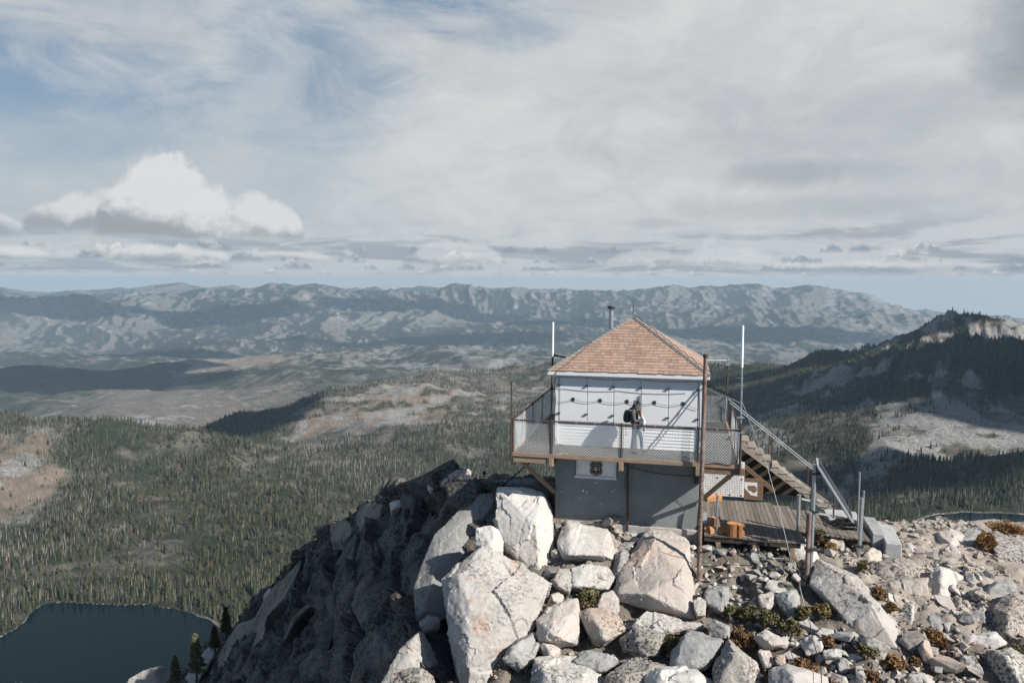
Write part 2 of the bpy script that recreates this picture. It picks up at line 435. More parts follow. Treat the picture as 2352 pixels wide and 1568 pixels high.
    def row(c, base, height, freq, seed, thr_, s):
        lob = noise(comb(m('MULTIPLY', az, freq), 0.0, seed), 1.0, 4, .6)
        prof = m('MULTIPLY', m('MAXIMUM', m('SUBTRACT', lob, thr_), 0.0), height*5.0)
        prof = m('MINIMUM', prof, height)
        h = m('SUBTRACT', el, base)
        top = m('ADD', m('SUBTRACT', prof, h), m('MULTIPLY', m('SUBTRACT', pu3, .5), height*.9))
        mask = m('MULTIPLY', m('MULTIPLY', rng(top, 0.0, .0045), rng(h, -.004, .004)), rng(prof, 0.0, height*.25))
        br = m('ADD', m('DIVIDE', h, height), m('MULTIPLY', m('SUBTRACT', pu3, .5), 1.6))
        col = mix(rng(br, .05, .75), (CL[0]*.42, CL[1]*.50, CL[2]*.58), (CL[0]*1.08, CL[1]*1.07, CL[2]*1.06))
        return mix(m('MULTIPLY', mask, s), c, col)
    pu3 = noise(comb(m('MULTIPLY', az, 75.0), m('MULTIPLY', el, 95.0), 9.4), 1.0, 5, .6, .2)
    c = mix(m('MULTIPLY', blob(-.45, .12, .34, .11, .4, wisp), .55), c, (CL[0]*.66, CL[1]*.76, CL[2]*.84))
    c = row(c, .036, .030, 9.0, 3.3, .50, .85)
    c = row(c, .023, .024, 14.0, 7.7, .47, .9)
    c = row(c, .013, .015, 19.0, 1.2, .46, .9)
    c = row(c, .006, .009, 30.0, 5.9, .45, .85)
    c = cumulus(c, -.51, .052, .075, .050, .8)
    c = cumulus(c, -.355, .050, .085, .066, .9, 2.0)
    c = cumulus(c, -.430, .050, .085, .100, .97, 1.0)
    c = cumulus(c, -.64, .050, .06, .030, .7)
    c = cumulus(c, -.435, .020, .075, .022, .8)
    c = cumulus(c, -.60, .022, .045, .014, .8)
    c = cumulus(c, -.29, .022, .05, .016, .6)
    c = cumulus(c, -.08, .018, .07, .030, .55)
    c = cumulus(c, .24, .018, .12, .026, .5)
    c = cumulus(c, .47, .012, .12, .016, .5)
    c = mix(m('MULTIPLY', rng(el, .012, .0), .85), c, (CL[0]*.92, CL[1]*.92, CL[2]*.91))
    c = mix(rng(Z, -.02, -.30), c, (.6, .75, .8))
    away = m('MAXIMUM', rng(el, .46, .80), rng(m('ABSOLUTE', az), .75, 1.25))
    clear = mix(rng(nA, .50, .62, 0.0, .45), mix(.5, skyc, (.62, 1.0, 1.65)), (CL[0]*.7, CL[1]*.72, CL[2]*.75))
    c = mix(away, c, clear)
    bg = nd('ShaderNodeBackground'); L.new(c, bg.inputs['Color']); bg.inputs['Strength'].default_value = .1
    out = nd('ShaderNodeOutputWorld'); L.new(bg.outputs[0], out.inputs['Surface'])
CL = (4.42, 4.48, 4.52)
make_world()

# ------------------------------------------------------------------ wide terrain
H = 5.56
def P_(*e): return e     # (distance, picture row) or (distance, 'z', height)
z = 'z'
far_l = ((7500, z, -715), (10000, z, -730), (12200, z, -700))
COLS = {
 -300: P_((40, z, -22), (150, z, -105), (350, z, -225), (520, z, -319), (800, z, -322), (1500, z, -315), (1700, 930), (2300, z, -480), (3700, z, -610), (4300, z, -620), (5000, 865), (5500, 848), (6300, z, -740), *far_l, (15000, 690), (18000, 664), (22000, z, -600), (26500, 655), (31000, z, -700)),
 0: P_((40, z, -22), (150, z, -105), (350, z, -225), (520, z, -318), (800, z, -322), (1200, z, -320), (1500, z, -312), (1700, 932), (2300, z, -490), (3100, z, -590), (3700, z, -612), (4300, z, -618), (5000, 868), (5500, 850), (6300, z, -740), *far_l, (15000, 692), (18000, 663), (22000, z, -600), (26500, 655), (31000, z, -700)),
 250: P_((40, z, -22), (150, z, -105), (350, z, -225), (520, z, -318), (800, z, -322), (1200, z, -318), (1600, 980), (2200, z, -500), (3000, 962), (3600, 915), (4100, 893), (4800, z, -690), (5400, 838), (6300, z, -740), *far_l, (14500, 705), (17500, 672), (22000, z, -600), (26500, 659), (31000, z, -700)),
 500: P_((40, z, -20), (150, z, -100), (350, z, -215), (560, z, -312), (800, z, -322), (1200, z, -326), (1500, z, -328), (1750, 1000), (2100, 955), (2600, z, -560), (3300, 935), (3900, 900), (4600, 870), (5300, 832), (6500, z, -730), (8000, z, -735), (10500, z, -725), (12500, z, -690), (15000, 705), (18000, 671), (22000, z, -600), (26500, 658), (31000, z, -700)),
 750: P_((40, z, -18), (150, z, -90), (350, z, -200), (600, z, -305), (800, z, -325), (1300, z, -328), (1600, 1010), (1900, 935), (2200, 867), (2500, z, -370), (3200, z, -540), (4000, 862), (4700, 830), (5600, 800), (6500, z, -660), (8500, z, -710), (11000, 748), (14000, 705), (18000, 667), (22000, z, -600), (26500, 658), (31000, z, -700)),
 1000: P_((40, z, -16), (150, z, -80), (350, z, -190), (600, z, -305), (800, z, -327), (1300, z, -333), (1700, 978), (2100, 905), (2450, 860), (2900, z, -440), (3600, z, -520), (4400, 845), (5200, 805), (5800, 783), (6800, z, -650), (9000, z, -700), (11500, 738), (14500, 695), (18500, 663), (22000, z, -600), (26500, 660), (31000, z, -700)),
 1250: P_((40, z, -14), (150, z, -75), (350, z, -185), (600, z, -300), (800, z, -325), (1300, z, -335), (1700, 985), (2100, 905), (2600, 842), (3100, z, -440), (4000, z, -540), (4800, 822), (5500, 795), (6800, z, -660), (9500, 757), (12000, 717), (16000, 685), (20000, 670), (22000, z, -600), (26500, 659), (31000, z, -700)),
 1500: P_((40, z, -14), (150, z, -75), (350, z, -175), (600, z, -280), (900, z, -305), (1400, z, -320), (1900, 930), (2600, 838), (3100, z, -440), (4200, z, -560), (5000, 835), (7000, z, -690), (9000, 765), (12000, 725), (15500, 688), (18500, 666), (22000, z, -600), (26500, 662), (31000, z, -700)),
 1750: P_((40, z, -14), (150, z, -75), (350, z, -170), (500, z, -232), (700, z, -262), (900, z, -268), (1100, 1092), (1400, 1000), (1700, 920), (2100, 865), (2500, 830), (3000, z, -400), (4500, z, -560), (7000, z, -700), (9000, 778), (12000, 730), (15000, 690), (18000, 661), (23000, z, -600), (31000, z, -900)),
 1880: P_((40, z, -14), (150, z, -75), (350, z, -170), (500, z, -225), (700, z, -250), (900, z, -262), (1100, z, -277), (1400, 985), (1700, 900), (2000, 850), (2250, 814), (2700, z, -420), (4500, z, -600), (7000, z, -715), (9500, z, -690), (13000, 712), (16000, 680), (18000, 662), (23000, z, -620), (31000, z, -900)),
 2050: P_((40, z, -14), (150, z, -75), (350, z, -170), (500, z, -205), (700, z, -240), (880, z, -240), (960, 1118), (1090, 1062), (1260, 1010), (1450, 940), (1600, 888), (1800, 830), (2100, 771), (2500, z, -360), (4500, z, -610), (7000, z, -725), (10000, z, -745), (14000, 722), (17500, 688), (23000, z, -700), (31000, z, -900)),
 2200: P_((40, z, -14), (150, z, -75), (350, z, -170), (500, z, -205), (740, z, -240), (920, z, -240), (1000, 1112), (1110, 1054), (1210, z, -272), (1330, 1002), (1450, 932), (1560, 872), (1680, 800), (1800, 775), (1950, z, -158), (2150, 724), (2500, z, -320), (4500, z, -620), (8000, z, -735), (14000, 726), (18000, 697), (23000, z, -760), (31000, z, -900)),
 2352: P_((40, z, -14), (150, z, -75), (350, z, -170), (500, z, -205), (760, z, -240), (940, z, -240), (1020, 1112), (1130, 1042), (1220, z, -268), (1340, 1010), (1450, 955), (1550, 892), (1640, 825), (1750, 786), (1950, 780), (2150, 748), (2500, z, -330), (4500, z, -630), (8000, z, -740), (14000, 735), (18000, 706), (23000, z, -780), (31000, z, -950)),
 2750: P_((40, z, -14), (150, z, -75), (350, z, -170), (500, z, -205), (660, z, -240), (810, z, -240), (900, z, -240), (1000, z, -225), (1300, z, -250), (1500, z, -200), (1700, z, -90), (1950, z, -110), (2150, z, -115), (2500, z, -330), (4500, z, -630), (8000, z, -740), (18000, z, -700), (31000, z, -950)),
}
NA = 820
RAD = np.concatenate([np.geomspace(40, 500, 80)[:-1], np.geomspace(500, 1000, 170)[:-1], np.geomspace(1000, 3000, 240)[:-1], np.geomspace(3000, 15000, 400)[:-1], np.geomspace(15000, 21300, 90)])
NR = len(RAD)
AZ = np.radians(np.linspace(-43.5, 43.5, NA))        # azimuth about the camera heading
prof = []; caz = []
for u, ent in sorted(COLS.items()):
    a = math.atan2((u-1176)/F, 1.0); caz.append(a)
    ds, zs = [], []
    for e in ent:
        d = e[0] if e[0] < 7000 else 7000+(e[0]-7000)*.6
        if e[1] == 'z': zv = e[2]
        else:
            r = ray(u, e[1]); zv = H+d*r[2]/math.hypot(r@RT, r@HF)
        ds.append(math.log(d)); zs.append(zv)
    prof.append(np.interp(np.log(RAD), ds, zs))
prof = np.array(prof)
k = np.array([.05, .25, .4, .25, .05])
BASE = np.empty((NR, NA))
for i in range(NR): BASE[i] = np.interp(AZ, caz, prof[:, i])
for ax, n in ((0, 4), (1, 6)):
    for _ in range(n): BASE = np.apply_along_axis(lambda q: np.convolve(np.pad(q, 2, 'edge'), k, 'valid'), ax, BASE)
AA, RR = np.meshgrid(AZ, RAD)
GX = np.sin(AA)*RR; GY = np.cos(AA)*RR            # right / forward of the camera, flat
PT = np.stack([GX.ravel(), GY.ravel(), np.zeros(GX.size)], 1)
D = RR.ravel()
wx = fbm(PT/1900, 5, 3)*500; wy = fbm(PT/1900, 9, 3)*500
PW = PT+np.stack([wx, wy, 0*wx], 1)*np.clip(D/9000, 0, 1)[:, None]
zf = BASE.ravel().copy(); pu_ = 1176+F*np.tan(AA.ravel())
zf += (fbm(PW/5200, 23, 3, .5, ridge=True)-.50)*np.interp(D, [6000, 8500, 13000, 17000], [0, 60, 210, 110])
zf += (fbm(PW/2300, 21, 6, .60, ridge=True)-.50)*np.interp(D, [3000, 6000, 9400, 12400, 15500, 18000], [0, 75, 190, 330, 280, 230])
zf += (fbm(PW/900, 31, 5, .55, ridge=True)-.25)*np.interp(D, [1600, 2500, 4000, 6000, 14000], [0, 8, 70, 75, 70])
zf += fbm(PT/230, 41, 5, .5)*np.interp(D, [40, 300, 700, 1100, 2500, 5000], [1, 6, 11, 18, 20, 10])+(fbm(PT/560, 43, 4, .55, ridge=True)-.42)*np.interp(D, [850, 1300, 2600, 3500], [0, 62, 55, 0])*np.interp(pu_, [1650, 1800], [1, .45])
right = sstep(.33, .42, AA.ravel())
cir = right*np.interp(D, [1380, 1480, 1560, 1800, 1950, 2250, 2400], [0, .25, 1, 1, .8, 1, 0])
ribs = fbm(np.stack([AA.ravel()*58+fbm(PT/160, 53, 3)*1.1, D/300, 0*D], 1), 51, 5, .6, ridge=True)
zf += right*(20*np.exp(-((AA.ravel()-math.atan((2200-1176)/F))/.040)**2)+10*np.exp(-((AA.ravel()-math.atan((2110-1176)/F))/.018)**2))*np.exp(-((D-2140)/110)**2)
zf += cir*(ribs*19+fbm(PT/70, 52, 4, .6, ridge=True)*9)
zf += fbm(PT/34, 61, 3)*np.interp(D, [40, 500, 1500, 3000], [1, 2.2, 3.5, 0])
lowf = (D > 520) & (D < 3000)
pu0 = 1176+F*np.tan(AA.ravel())
zf += (55*np.exp(-((pu0-1790)/170)**2)-30*np.exp(-((pu0-1420)/170)**2)+62*np.exp(-((pu0-1835)/45)**2)+60*np.exp(-((pu0-1715)/50)**2)-70*sstep(1950, 2250, pu0))*np.exp(-((D-13400)/1900)**2)
LAKES = []
def lake(name, zl, pix, label):
    poly = []
    for p in pix:
        q = on(p, z=zl); poly.append(ab(q))
    LAKES.append((name, zl, np.array(poly), label))
lake('lake', -322.5, [(-120, 1560), (0, 1466), (45, 1436), (95, 1392), (140, 1381), (210, 1387), (270, 1393), (345, 1388), (400, 1400), (440, 1408), (490, 1424), (512, 1446), (500, 1470), (560, 1612), (300, 1640), (70, 1592), (-60, 1574), (-220, 1590)], 'left')
lake('tarn', -241.0, [(2098, 1212), (2112, 1192), (2150, 1181), (2210, 1173), (2300, 1178), (2420, 1186), (2520, 1210), (2500, 1300), (2100, 1290)], 'right')
lake('pond', -262.0, [(1842, 1130), (1875, 1122), (1935, 1124), (1950, 1138), (1925, 1172), (1860, 1172)], 'mid')
def sdist(px, py, poly):
    d = np.full(px.shape, 1e9); ins = np.zeros(px.shape, bool); n = len(poly)
    for i in range(n):
        a = poly[i]; b = poly[(i+1) % n]
        e = b-a; w0 = px-a[0]; w1 = py-a[1]
        t = np.clip((w0*e[0]+w1*e[1])/(e@e), 0, 1)
        d = np.minimum(d, np.hypot(w0-t*e[0], w1-t*e[1]))
        c = ((a[1] <= py) & (b[1] > py)) | ((a[1] > py) & (b[1] <= py))
        ins ^= c & (w0 < e[0]*w1/(e[1] if abs(e[1]) > 1e-9 else 1e-9))
    return np.where(ins, -d, d)
gx, gy = GX.ravel(), GY.ravel()
LSD = np.full(gx.shape, 1e9)
for nm, zl, poly, lb in LAKES:
    c = poly.mean(0); near = np.hypot(gx-c[0], gy-c[1]) < 700
    sd_ = np.full(gx.shape, 1e9); sd_[near] = sdist(gx[near], gy[near], poly)
    sd_ = sd_+fbm(PT/28, 71, 3)*5
    LSD = np.minimum(LSD, sd_)
    w = sstep(170, 0, sd_)
    shore = zl+np.clip(sd_, -30, 400)*.12+.2
    zf = np.where(sd_ < 0, np.minimum(zf, shore), zf)
    sp_ = np.maximum(sd_, 0); near_ = sd_ < 500
    zf = np.where((sd_ >= 0) & near_, np.minimum(zf, zl+.2+sp_*.14+sp_**1.5*.025), zf)
    zf = np.where((sd_ >= 0) & (sd_ < 60), np.maximum(zf, zl+.2+np.minimum(sp_, 8)*.14), zf)
Zg = zf.reshape(NR, NA)
zf = np.where((D > 5000) & (zf > -100), -100+70*(1-np.exp(-(zf+100)/70)), zf); Zg = zf.reshape(NR, NA)
# land cover
slope = np.hypot(np.gradient(Zg, axis=0)/np.gradient(RR, axis=0), np.gradient(Zg, axis=1)/(RR*(AZ[1]-AZ[0]))).ravel()
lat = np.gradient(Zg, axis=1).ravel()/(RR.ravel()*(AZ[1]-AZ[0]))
pu = 1176+F*np.tan(AA.ravel())                      # picture column, for region choices
n1 = fbm(PT/1500, 81, 5, .6); n2 = fbm(PT/330, 82, 5, .6); n3 = fbm(PT/90, 83, 4, .6); n4 = fbm(PT/30, 84, 3)
tree = np.interp(D, [480, 620, 2900, 4200, 8000], [.95, .95, .8, .45, .5])
tree = np.clip(tree-.10+n2*.55+n3*.75+n4*.35, 0, 1)
tree = np.where(D > 3000, sstep(-.85, .90, n1*.7+n2*.3+n3*.2+np.interp(D, [3000, 4500, 6500, 9000, 12500, 16000], [.0, -.08, .10, .24, .10, .06])+lat*3.0*np.clip((D-3500)/3000, 0, 1)+.22), tree)  # far slopes turned from the sun get darker cover, painting in relief shade
rock = sstep(.10, .36, n3*.9+n2*.5+n4*.45)
grass = np.zeros_like(D)
def region(u0, u1, d0, d1, fu=60, fd=.08):
    q = pu+n2*95+n3*60; e = D*(1+n2*.07+n3*.035)
    return sstep(u0-fu, u0+fu, q)*sstep(u1+fu, u1-fu, q)*sstep(d0*(1-fd), d0*(1+fd), e)*sstep(d1*(1+fd), d1*(1-fd), e)
ridge = region(520, 1500, 1650, 2650, 90)
clear = np.clip(region(640, 1300, 1750, 2500)*sstep(-.10, .22, n2+n3*.9+n4*.5+.02)+region(-80, 130, 1280, 1600, 40)*sstep(-.15, .2, n2+n4*.5+n3*.5+.2), 0, 1)
west = region(380, 720, 1650, 2350, 50)*sstep(640, 560, pu-(D-1700)*.28)
snag = np.clip(.42+.35*clear+n2*.6+n1*.3+n3*.3+ridge*.55*sstep(700, 950, pu)+region(560, 1250, 1150, 1750)*.28-west*.9, 0, .92)
tree = tree*(1-.72*clear); tree = np.maximum(tree, west*.95)
grass = np.maximum(grass, clear*.9)
burnt = region(200, 640, 3000, 4200, 60)
grass = np.maximum(grass, burnt*.25); tree = tree*(1-.6*burnt)
hill = region(330, 620, 4900, 5600, 40); grass = np.maximum(grass, hill); tree = tree*(1-hill)
cloud_shade = region(-400, 400, 4550, 5650, 40); tree = np.maximum(tree, cloud_shade); rock = rock*(1-cloud_shade); grass = grass*(1-cloud_shade)  # dark forest cover painted over this ridge in place of a cloud shadow
talus = region(2010, 3200, 1190, 1500, 30)*sstep(.42, .10, slope-.3)
talus = talus*(.45+.55*sstep(-.35, .15, n3+n4*.7+n2*.4))
talus = np.maximum(talus, region(1880, 2090, 1720, 1830, 25, .03))
tal2 = region(2300, 2500, 1950, 2130, 20, .02)
scr = right*np.interp(D, [1440, 1540, 2300], [0, 1, 1])*sstep(.15, .55, ribs*.6+n3*.8+n4*.3)*(1-.85*region(2040, 2450, 1640, 1960, 30, .03))
tree = np.where((right > .3) & (D > 1480) & (D < 2600), np.maximum(tree, .85*right), tree)  # tree cover raised beyond the real forest to paint in cloud shadow
tree = tree*(1-np.clip(talus+tal2+scr*.9, 0, 1))
rockpatch = region(1650, 2120, 1000, 1700, 60)*sstep(-.02, .30, n3+n2*.5+.05)
tree *= 1-.6*rockpatch
rock = np.clip(np.maximum.reduce([rock*np.where(D < 3000, .8, .6), talus, tal2*.9, scr*.6, rockpatch*.75]), 0, 1)
shore = sstep(9, 2, LSD)*(D < 1200)
tree = np.where(LSD < 1, 0, tree)
pale = region(540, 1330, 3900, 6100, 60); tree = tree*(1-.5*pale*sstep(-.25, .25, n3+n2*.6)); rock = np.maximum(rock, pale*.55*sstep(-.1, .3, n3*.8+n2))
haz = np.stack([tree, rock*(1-cloud_shade), np.clip(grass+shore*.25, 0, 1)], 1)
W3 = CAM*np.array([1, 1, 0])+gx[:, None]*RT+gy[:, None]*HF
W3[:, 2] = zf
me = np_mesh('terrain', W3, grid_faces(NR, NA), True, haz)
def terrain_mat():
    m = bpy.data.materials.new('terrain_cover'); m.use_nodes = True
    N = m.node_tree.nodes; L = m.node_tree.links; b = N['Principled BSDF']; b.inputs['Roughness'].default_value = .95
    b.inputs['Specular IOR Level'].default_value = .1
    vc = N.new('ShaderNodeVertexColor'); vc.layer_name = 'tint'
    sp = N.new('ShaderNodeSeparateColor'); L.new(vc.outputs[0], sp.inputs[0])
    g = N.new('ShaderNodeNewGeometry')
    def noise(sc, det=6, ro=.65):
        n = N.new('ShaderNodeTexNoise'); n.inputs['Scale'].default_value = sc; n.inputs['Detail'].default_value = det; n.inputs['Roughness'].default_value = ro
        L.new(g.outputs['Position'], n.inputs['Vector']); return n.outputs['Fac']
    def ramp(f, a, bb):
        r = N.new('ShaderNodeMapRange'); r.interpolation_type = 'SMOOTHSTEP'; r.inputs['From Min'].default_value = a; r.inputs['From Max'].default_value = bb
        L.new(f, r.inputs['Value']); return r.outputs['Result']
    def mix(f, A, B):
        x = N.new('ShaderNodeMix'); x.data_type = 'RGBA'; L.new(f, x.inputs['Factor'])
        for s, q in (('A', A), ('B', B)):
            if hasattr(q, 'links'): L.new(q, x.inputs[s])
            else: x.inputs[s].default_value = (*q, 1)
        return x.outputs['Result']
    def thr(cov, n, k=.55, soft=.1):
        a = N.new('ShaderNodeMath'); a.operation = 'MULTIPLY_ADD'; L.new(n, a.inputs[0]); a.inputs[1].default_value = k*2
        s = N.new('ShaderNodeMath'); s.operation = 'SUBTRACT'; L.new(cov, s.inputs[0]); s.inputs[1].default_value = k
        L.new(s.outputs[0], a.inputs[2])
        return ramp(a.outputs[0], .5-soft, .5+soft)
    grd = mix(ramp(noise(.012), .35, .65), (.115, .105, .093), (.18, .158, .138))
    grd = mix(ramp(noise(.11), .42, .62), grd, (.10, .092, .078))
    grs = mix(ramp(noise(.03), .3, .7), (.215, .172, .138), (.145, .118, .096))
    c = mix(thr(sp.outputs[2], noise(.05), .3), grd, grs)
    rk = mix(ramp(noise(.25, 8, .75), .35, .65), (.115, .113, .108), (.31, .30, .285))
    c = mix(thr(sp.outputs[1], noise(.06, 8, .7), .4), c, rk)
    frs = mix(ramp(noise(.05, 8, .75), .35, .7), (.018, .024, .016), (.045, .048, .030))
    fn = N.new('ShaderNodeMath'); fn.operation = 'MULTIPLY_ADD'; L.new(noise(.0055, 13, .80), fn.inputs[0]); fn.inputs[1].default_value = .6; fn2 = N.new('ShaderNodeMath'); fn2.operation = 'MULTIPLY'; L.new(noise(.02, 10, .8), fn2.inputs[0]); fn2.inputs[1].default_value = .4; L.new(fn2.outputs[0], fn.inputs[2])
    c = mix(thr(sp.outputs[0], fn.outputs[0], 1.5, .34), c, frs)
    L.new(c, b.inputs['Base Color'])
    bp = N.new('ShaderNodeBump'); bp.inputs['Strength'].default_value = .7; bp.inputs['Distance'].default_value = 6
    L.new(noise(.07, 8, .7), bp.inputs['Height']); L.new(bp.outputs[0], b.inputs['Normal'])
    return m
ter = tag(link('terrain', me, terrain_mat()), kind='structure')
# water
wm = bpy.data.materials.new('deep_lake_water'); wm.use_nodes = True
b = wm.node_tree.nodes['Principled BSDF']; b.inputs['Specular IOR Level'].default_value = .28; b.inputs['Base Color'].default_value = (.001, .008, .012, 1); b.inputs['Roughness'].default_value = .09; b.inputs['IOR'].default_value = 1.11
n = wm.node_tree.nodes.new('ShaderNodeTexNoise'); n.inputs['Scale'].default_value = .35; n.inputs['Detail'].default_value = 3
g = wm.node_tree.nodes.new('ShaderNodeNewGeometry'); wm.node_tree.links.new(g.outputs['Position'], n.inputs['Vector'])
bp = wm.node_tree.nodes.new('ShaderNodeBump'); bp.inputs['Strength'].default_value = .12; bp.inputs['Distance'].default_value = .3
wm.node_tree.links.new(n.outputs['Fac'], bp.inputs['Height']); wm.node_tree.links.new(bp.outputs[0], b.inputs['Normal'])
for nm, zl, poly, lb in LAKES:
    c = poly.mean(0); V = [wab(*(c+(p-c)*1.12), zl) for p in poly]
    me = bpy.data.meshes.new(nm); me.from_pydata([tuple(v) for v in V], [], [tuple(range(len(V)))]); me.update()
    tag(link(nm if nm != 'pond' else 'lake_water', me, wm), kind='structure')
# air
BLUE = (.485, .655, .80)
def haze_box():
    mb = MB(); mb.box((-22000, -3000, -1400), (22000, 22500, 55.0))
    hm = bpy.data.materials.new('valley_air'); hm.use_nodes = True
    N = hm.node_tree.nodes; N.remove(N['Principled BSDF'])
    v = N.new('ShaderNodeVolumePrincipled'); v.inputs['Color'].default_value = (*BLUE, 1); v.inputs['Density'].default_value = HAZE
    v.inputs['Anisotropy'].default_value = .0
    hm.node_tree.links.new(v.outputs[0], N['Material Output'].inputs['Volume'])
    tag(mb.build('haze', hm), kind='stuff')
HAZE = 5.0e-5
haze_box()

# clouds overhead, outside the picture, added to throw shadows on the land
cloudm = mat('cloud_white', (.8, .8, .8), 1.0)
def shadow_cloud_bank():
    ca, sa = TOSUN.dot(Vector(RT)), TOSUN.dot(Vector(HF)); Vs, Ts = [], []; off = 0
    bm = bmesh.new(); bmesh.ops.create_icosphere(bm, subdivisions=4, radius=1); bm.verts.index_update()
    V0 = np.array([v.co[:] for v in bm.verts]); T0 = np.array([[v.index for v in f.verts] for f in bm.faces]); bm.free()
    for i, (u, v, d, rx, ry, t) in enumerate(((2130, 830, 1740, 400, 210, 2600), (2330, 940, 1470, 150, 120, 2500), (1925, 1095, 1060, 190, 90, 2400), (1760, 850, 2150, 260, 130, 2600), (150, 864, 5050, 900, 330, 5200), (330, 850, 5300, 420, 200, 5200),
                                              (575, 955, 1980, 150, 230, 2600), (60, 690, 12000, 1500, 700, 11000), (520, 700, 11400, 1300, 600, 11000), (1000, 690, 11500, 1700, 700, 11000), (980, 765, 8200, 1600, 420, 10000), (420, 775, 7600, 900, 350, 9000), (1800, 745, 9500, 2000, 900, 11000), (1350, 725, 9800, 900, 500, 10500))):  # first cloud on this line is added to darken a self-shaded hillside
        r = ray(u, v); P = np.array(CAM+r*(d/math.hypot(r@RT, r@HF)))+np.array(TOSUN)*t
        n_ = fbm(V0*1.6+i*7.3, 60+i, 4); V = V0*(1+.55*n_)[:, None]
        V = V[:, 0:1]*RT*rx+V[:, 1:2]*HF*ry+np.array([0, 0, 1.0])*V[:, 2:3]*.22*rx
        Vs.append(V+P); Ts.append(T0+off); off += len(V)
    tag(link('shadow_clouds', np_mesh('shadow_clouds', np.concatenate(Vs), np.concatenate(Ts)), cloudm), kind='stuff')
shadow_cloud_bank()

# ------------------------------------------------------------------ forest
rg = np.random.default_rng(3)
def conifer(tiers, sides, rw, jag, seed, trunk=True):
    r = np.random.default_rng(seed); V = []; T = []
    for t in range(tiers):
        f0 = .07+.93*t/tiers; f1 = min(1.0, .07+.93*(t+1.75)/tiers)
        rad = rw*(1-f0)**.8*(.82+.36*r.random())+.012
        base = len(V)
        for s in range(sides):
            an = 2*math.pi*(s+r.random()*.6+t*.37)/sides; q = rad*(1-jag*r.random())
            V.append((q*math.cos(an), q*math.sin(an), f0-(.03+.05*r.random())*(.4+rw*2)))
        V.append((0, 0, f1))
        for s in range(sides): T.append((base+s, base+(s+1) % sides, base+sides))
    nt = len(V)
    if trunk:
        for s in range(3): V.append((.016*math.cos(s*2.1), .016*math.sin(s*2.1), -.05))
        V.append((0, 0, .5))
        T += [(nt, nt+1, nt+3), (nt+1, nt+2, nt+3), (nt+2, nt, nt+3)]
    return np.array(V), np.array(T)
def snagtree(nb, seed, w=.016):
    r = np.random.default_rng(seed); V = []; T = []
    for s in range(3): V.append((w*math.cos(s*2.1), w*math.sin(s*2.1), -.05))
    V.append((.01, 0, 1)); T += [(0, 1, 3), (1, 2, 3), (2, 0, 3)]
    for i in range(nb):
        h = .2+.75*r.random(); an = r.random()*6.28; l = (.035+.085*r.random())*(1.15-h); n = len(V)
        V += [(0, 0, h-.012), (0, 0, h+.012), (l*math.cos(an), l*math.sin(an), h-.02+.05*r.random())]
        T.append((n, n+1, n+2))
    return np.array(V), np.array(T)
def height_at(a, bb):
    az = np.arctan2(a, bb); d = np.hypot(a, bb)
    fi = np.interp(np.log(d), np.log(RAD), np.arange(NR)); fj = np.interp(az, AZ, np.arange(NA))
    i = np.clip(fi.astype(int), 0, NR-2); j = np.clip(fj.astype(int), 0, NA-2); u = fi-i; v = fj-j
    def bil(G): return G[i, j]*(1-u)*(1-v)+G[i+1, j]*u*(1-v)+G[i, j+1]*(1-u)*v+G[i+1, j+1]*u*v
    return bil
TG = tree.reshape(NR, NA); SG = snag.reshape(NR, NA); LG = LSD.reshape(NR, NA); SLG = slope.reshape(NR, NA); CG = clear.reshape(NR, NA); RKG = rock.reshape(NR, NA); WG = west.reshape(NR, NA)
NC = 235000
d0, d1 = 500., 3000.
dd = np.sqrt(rg.random(NC)*(d1**1.7-d0**1.7)**1+0) if False else (rg.random(NC)*(d1**1.55-d0**1.55)+d0**1.55)**(1/1.55)
aa = rg.uniform(-.66, .66, NC)
A_ = np.sin(aa)*dd; B_ = np.cos(aa)*dd
bil = height_at(A_, B_)
zt = bil(Zg); den = np.clip(bil(TG), 0, 1); lk = bil(LG); sl = bil(SLG)
q3 = np.stack([A_, B_, 0*A_], 1)
clump = fbm(q3/40, 91, 3)*.8+fbm(q3/140, 92, 3)*.7
prob = np.clip(den*1.15+clump*.9-.04+.5*bil(WG), .010, 1)*np.where(lk < 1.5, 0, 1)*sstep(1.3, .8, sl)
upix = 1176+F*np.tan(aa)
keep = rg.random(NC) < prob
keep &= ~((upix > 1380) & (upix < 1700) & (dd < 1400))
A_, B_, zt, dd, upix = A_[keep], B_[keep], zt[keep], dd[keep], upix[keep]
sn = np.clip(bil(SG)[keep]+clump[keep]*.3, .03, .95); clr = bil(CG)[keep]
n = len(A_)
issn = rg.random(n) < sn
hgt = np.where(issn, rg.uniform(7, 14, n), rg.uniform(5, 16, n)*np.where(rg.random(n) < .4, .5, 1.0)*(1+.35*clump[keep]))*np.interp(dd, [500, 1500, 2500], [1.0, .92, .85])*np.where((~issn) & (clr > .4), .75, 1)
hgt *= np.where((upix > 1700), .82, 1)
wfac = np.where(issn, 1, rg.uniform(.8, 1.3, n))
WP = CAM*np.array([1, 1, 0])+A_[:, None]*RT+B_[:, None]*HF; WP[:, 2] = zt-.3
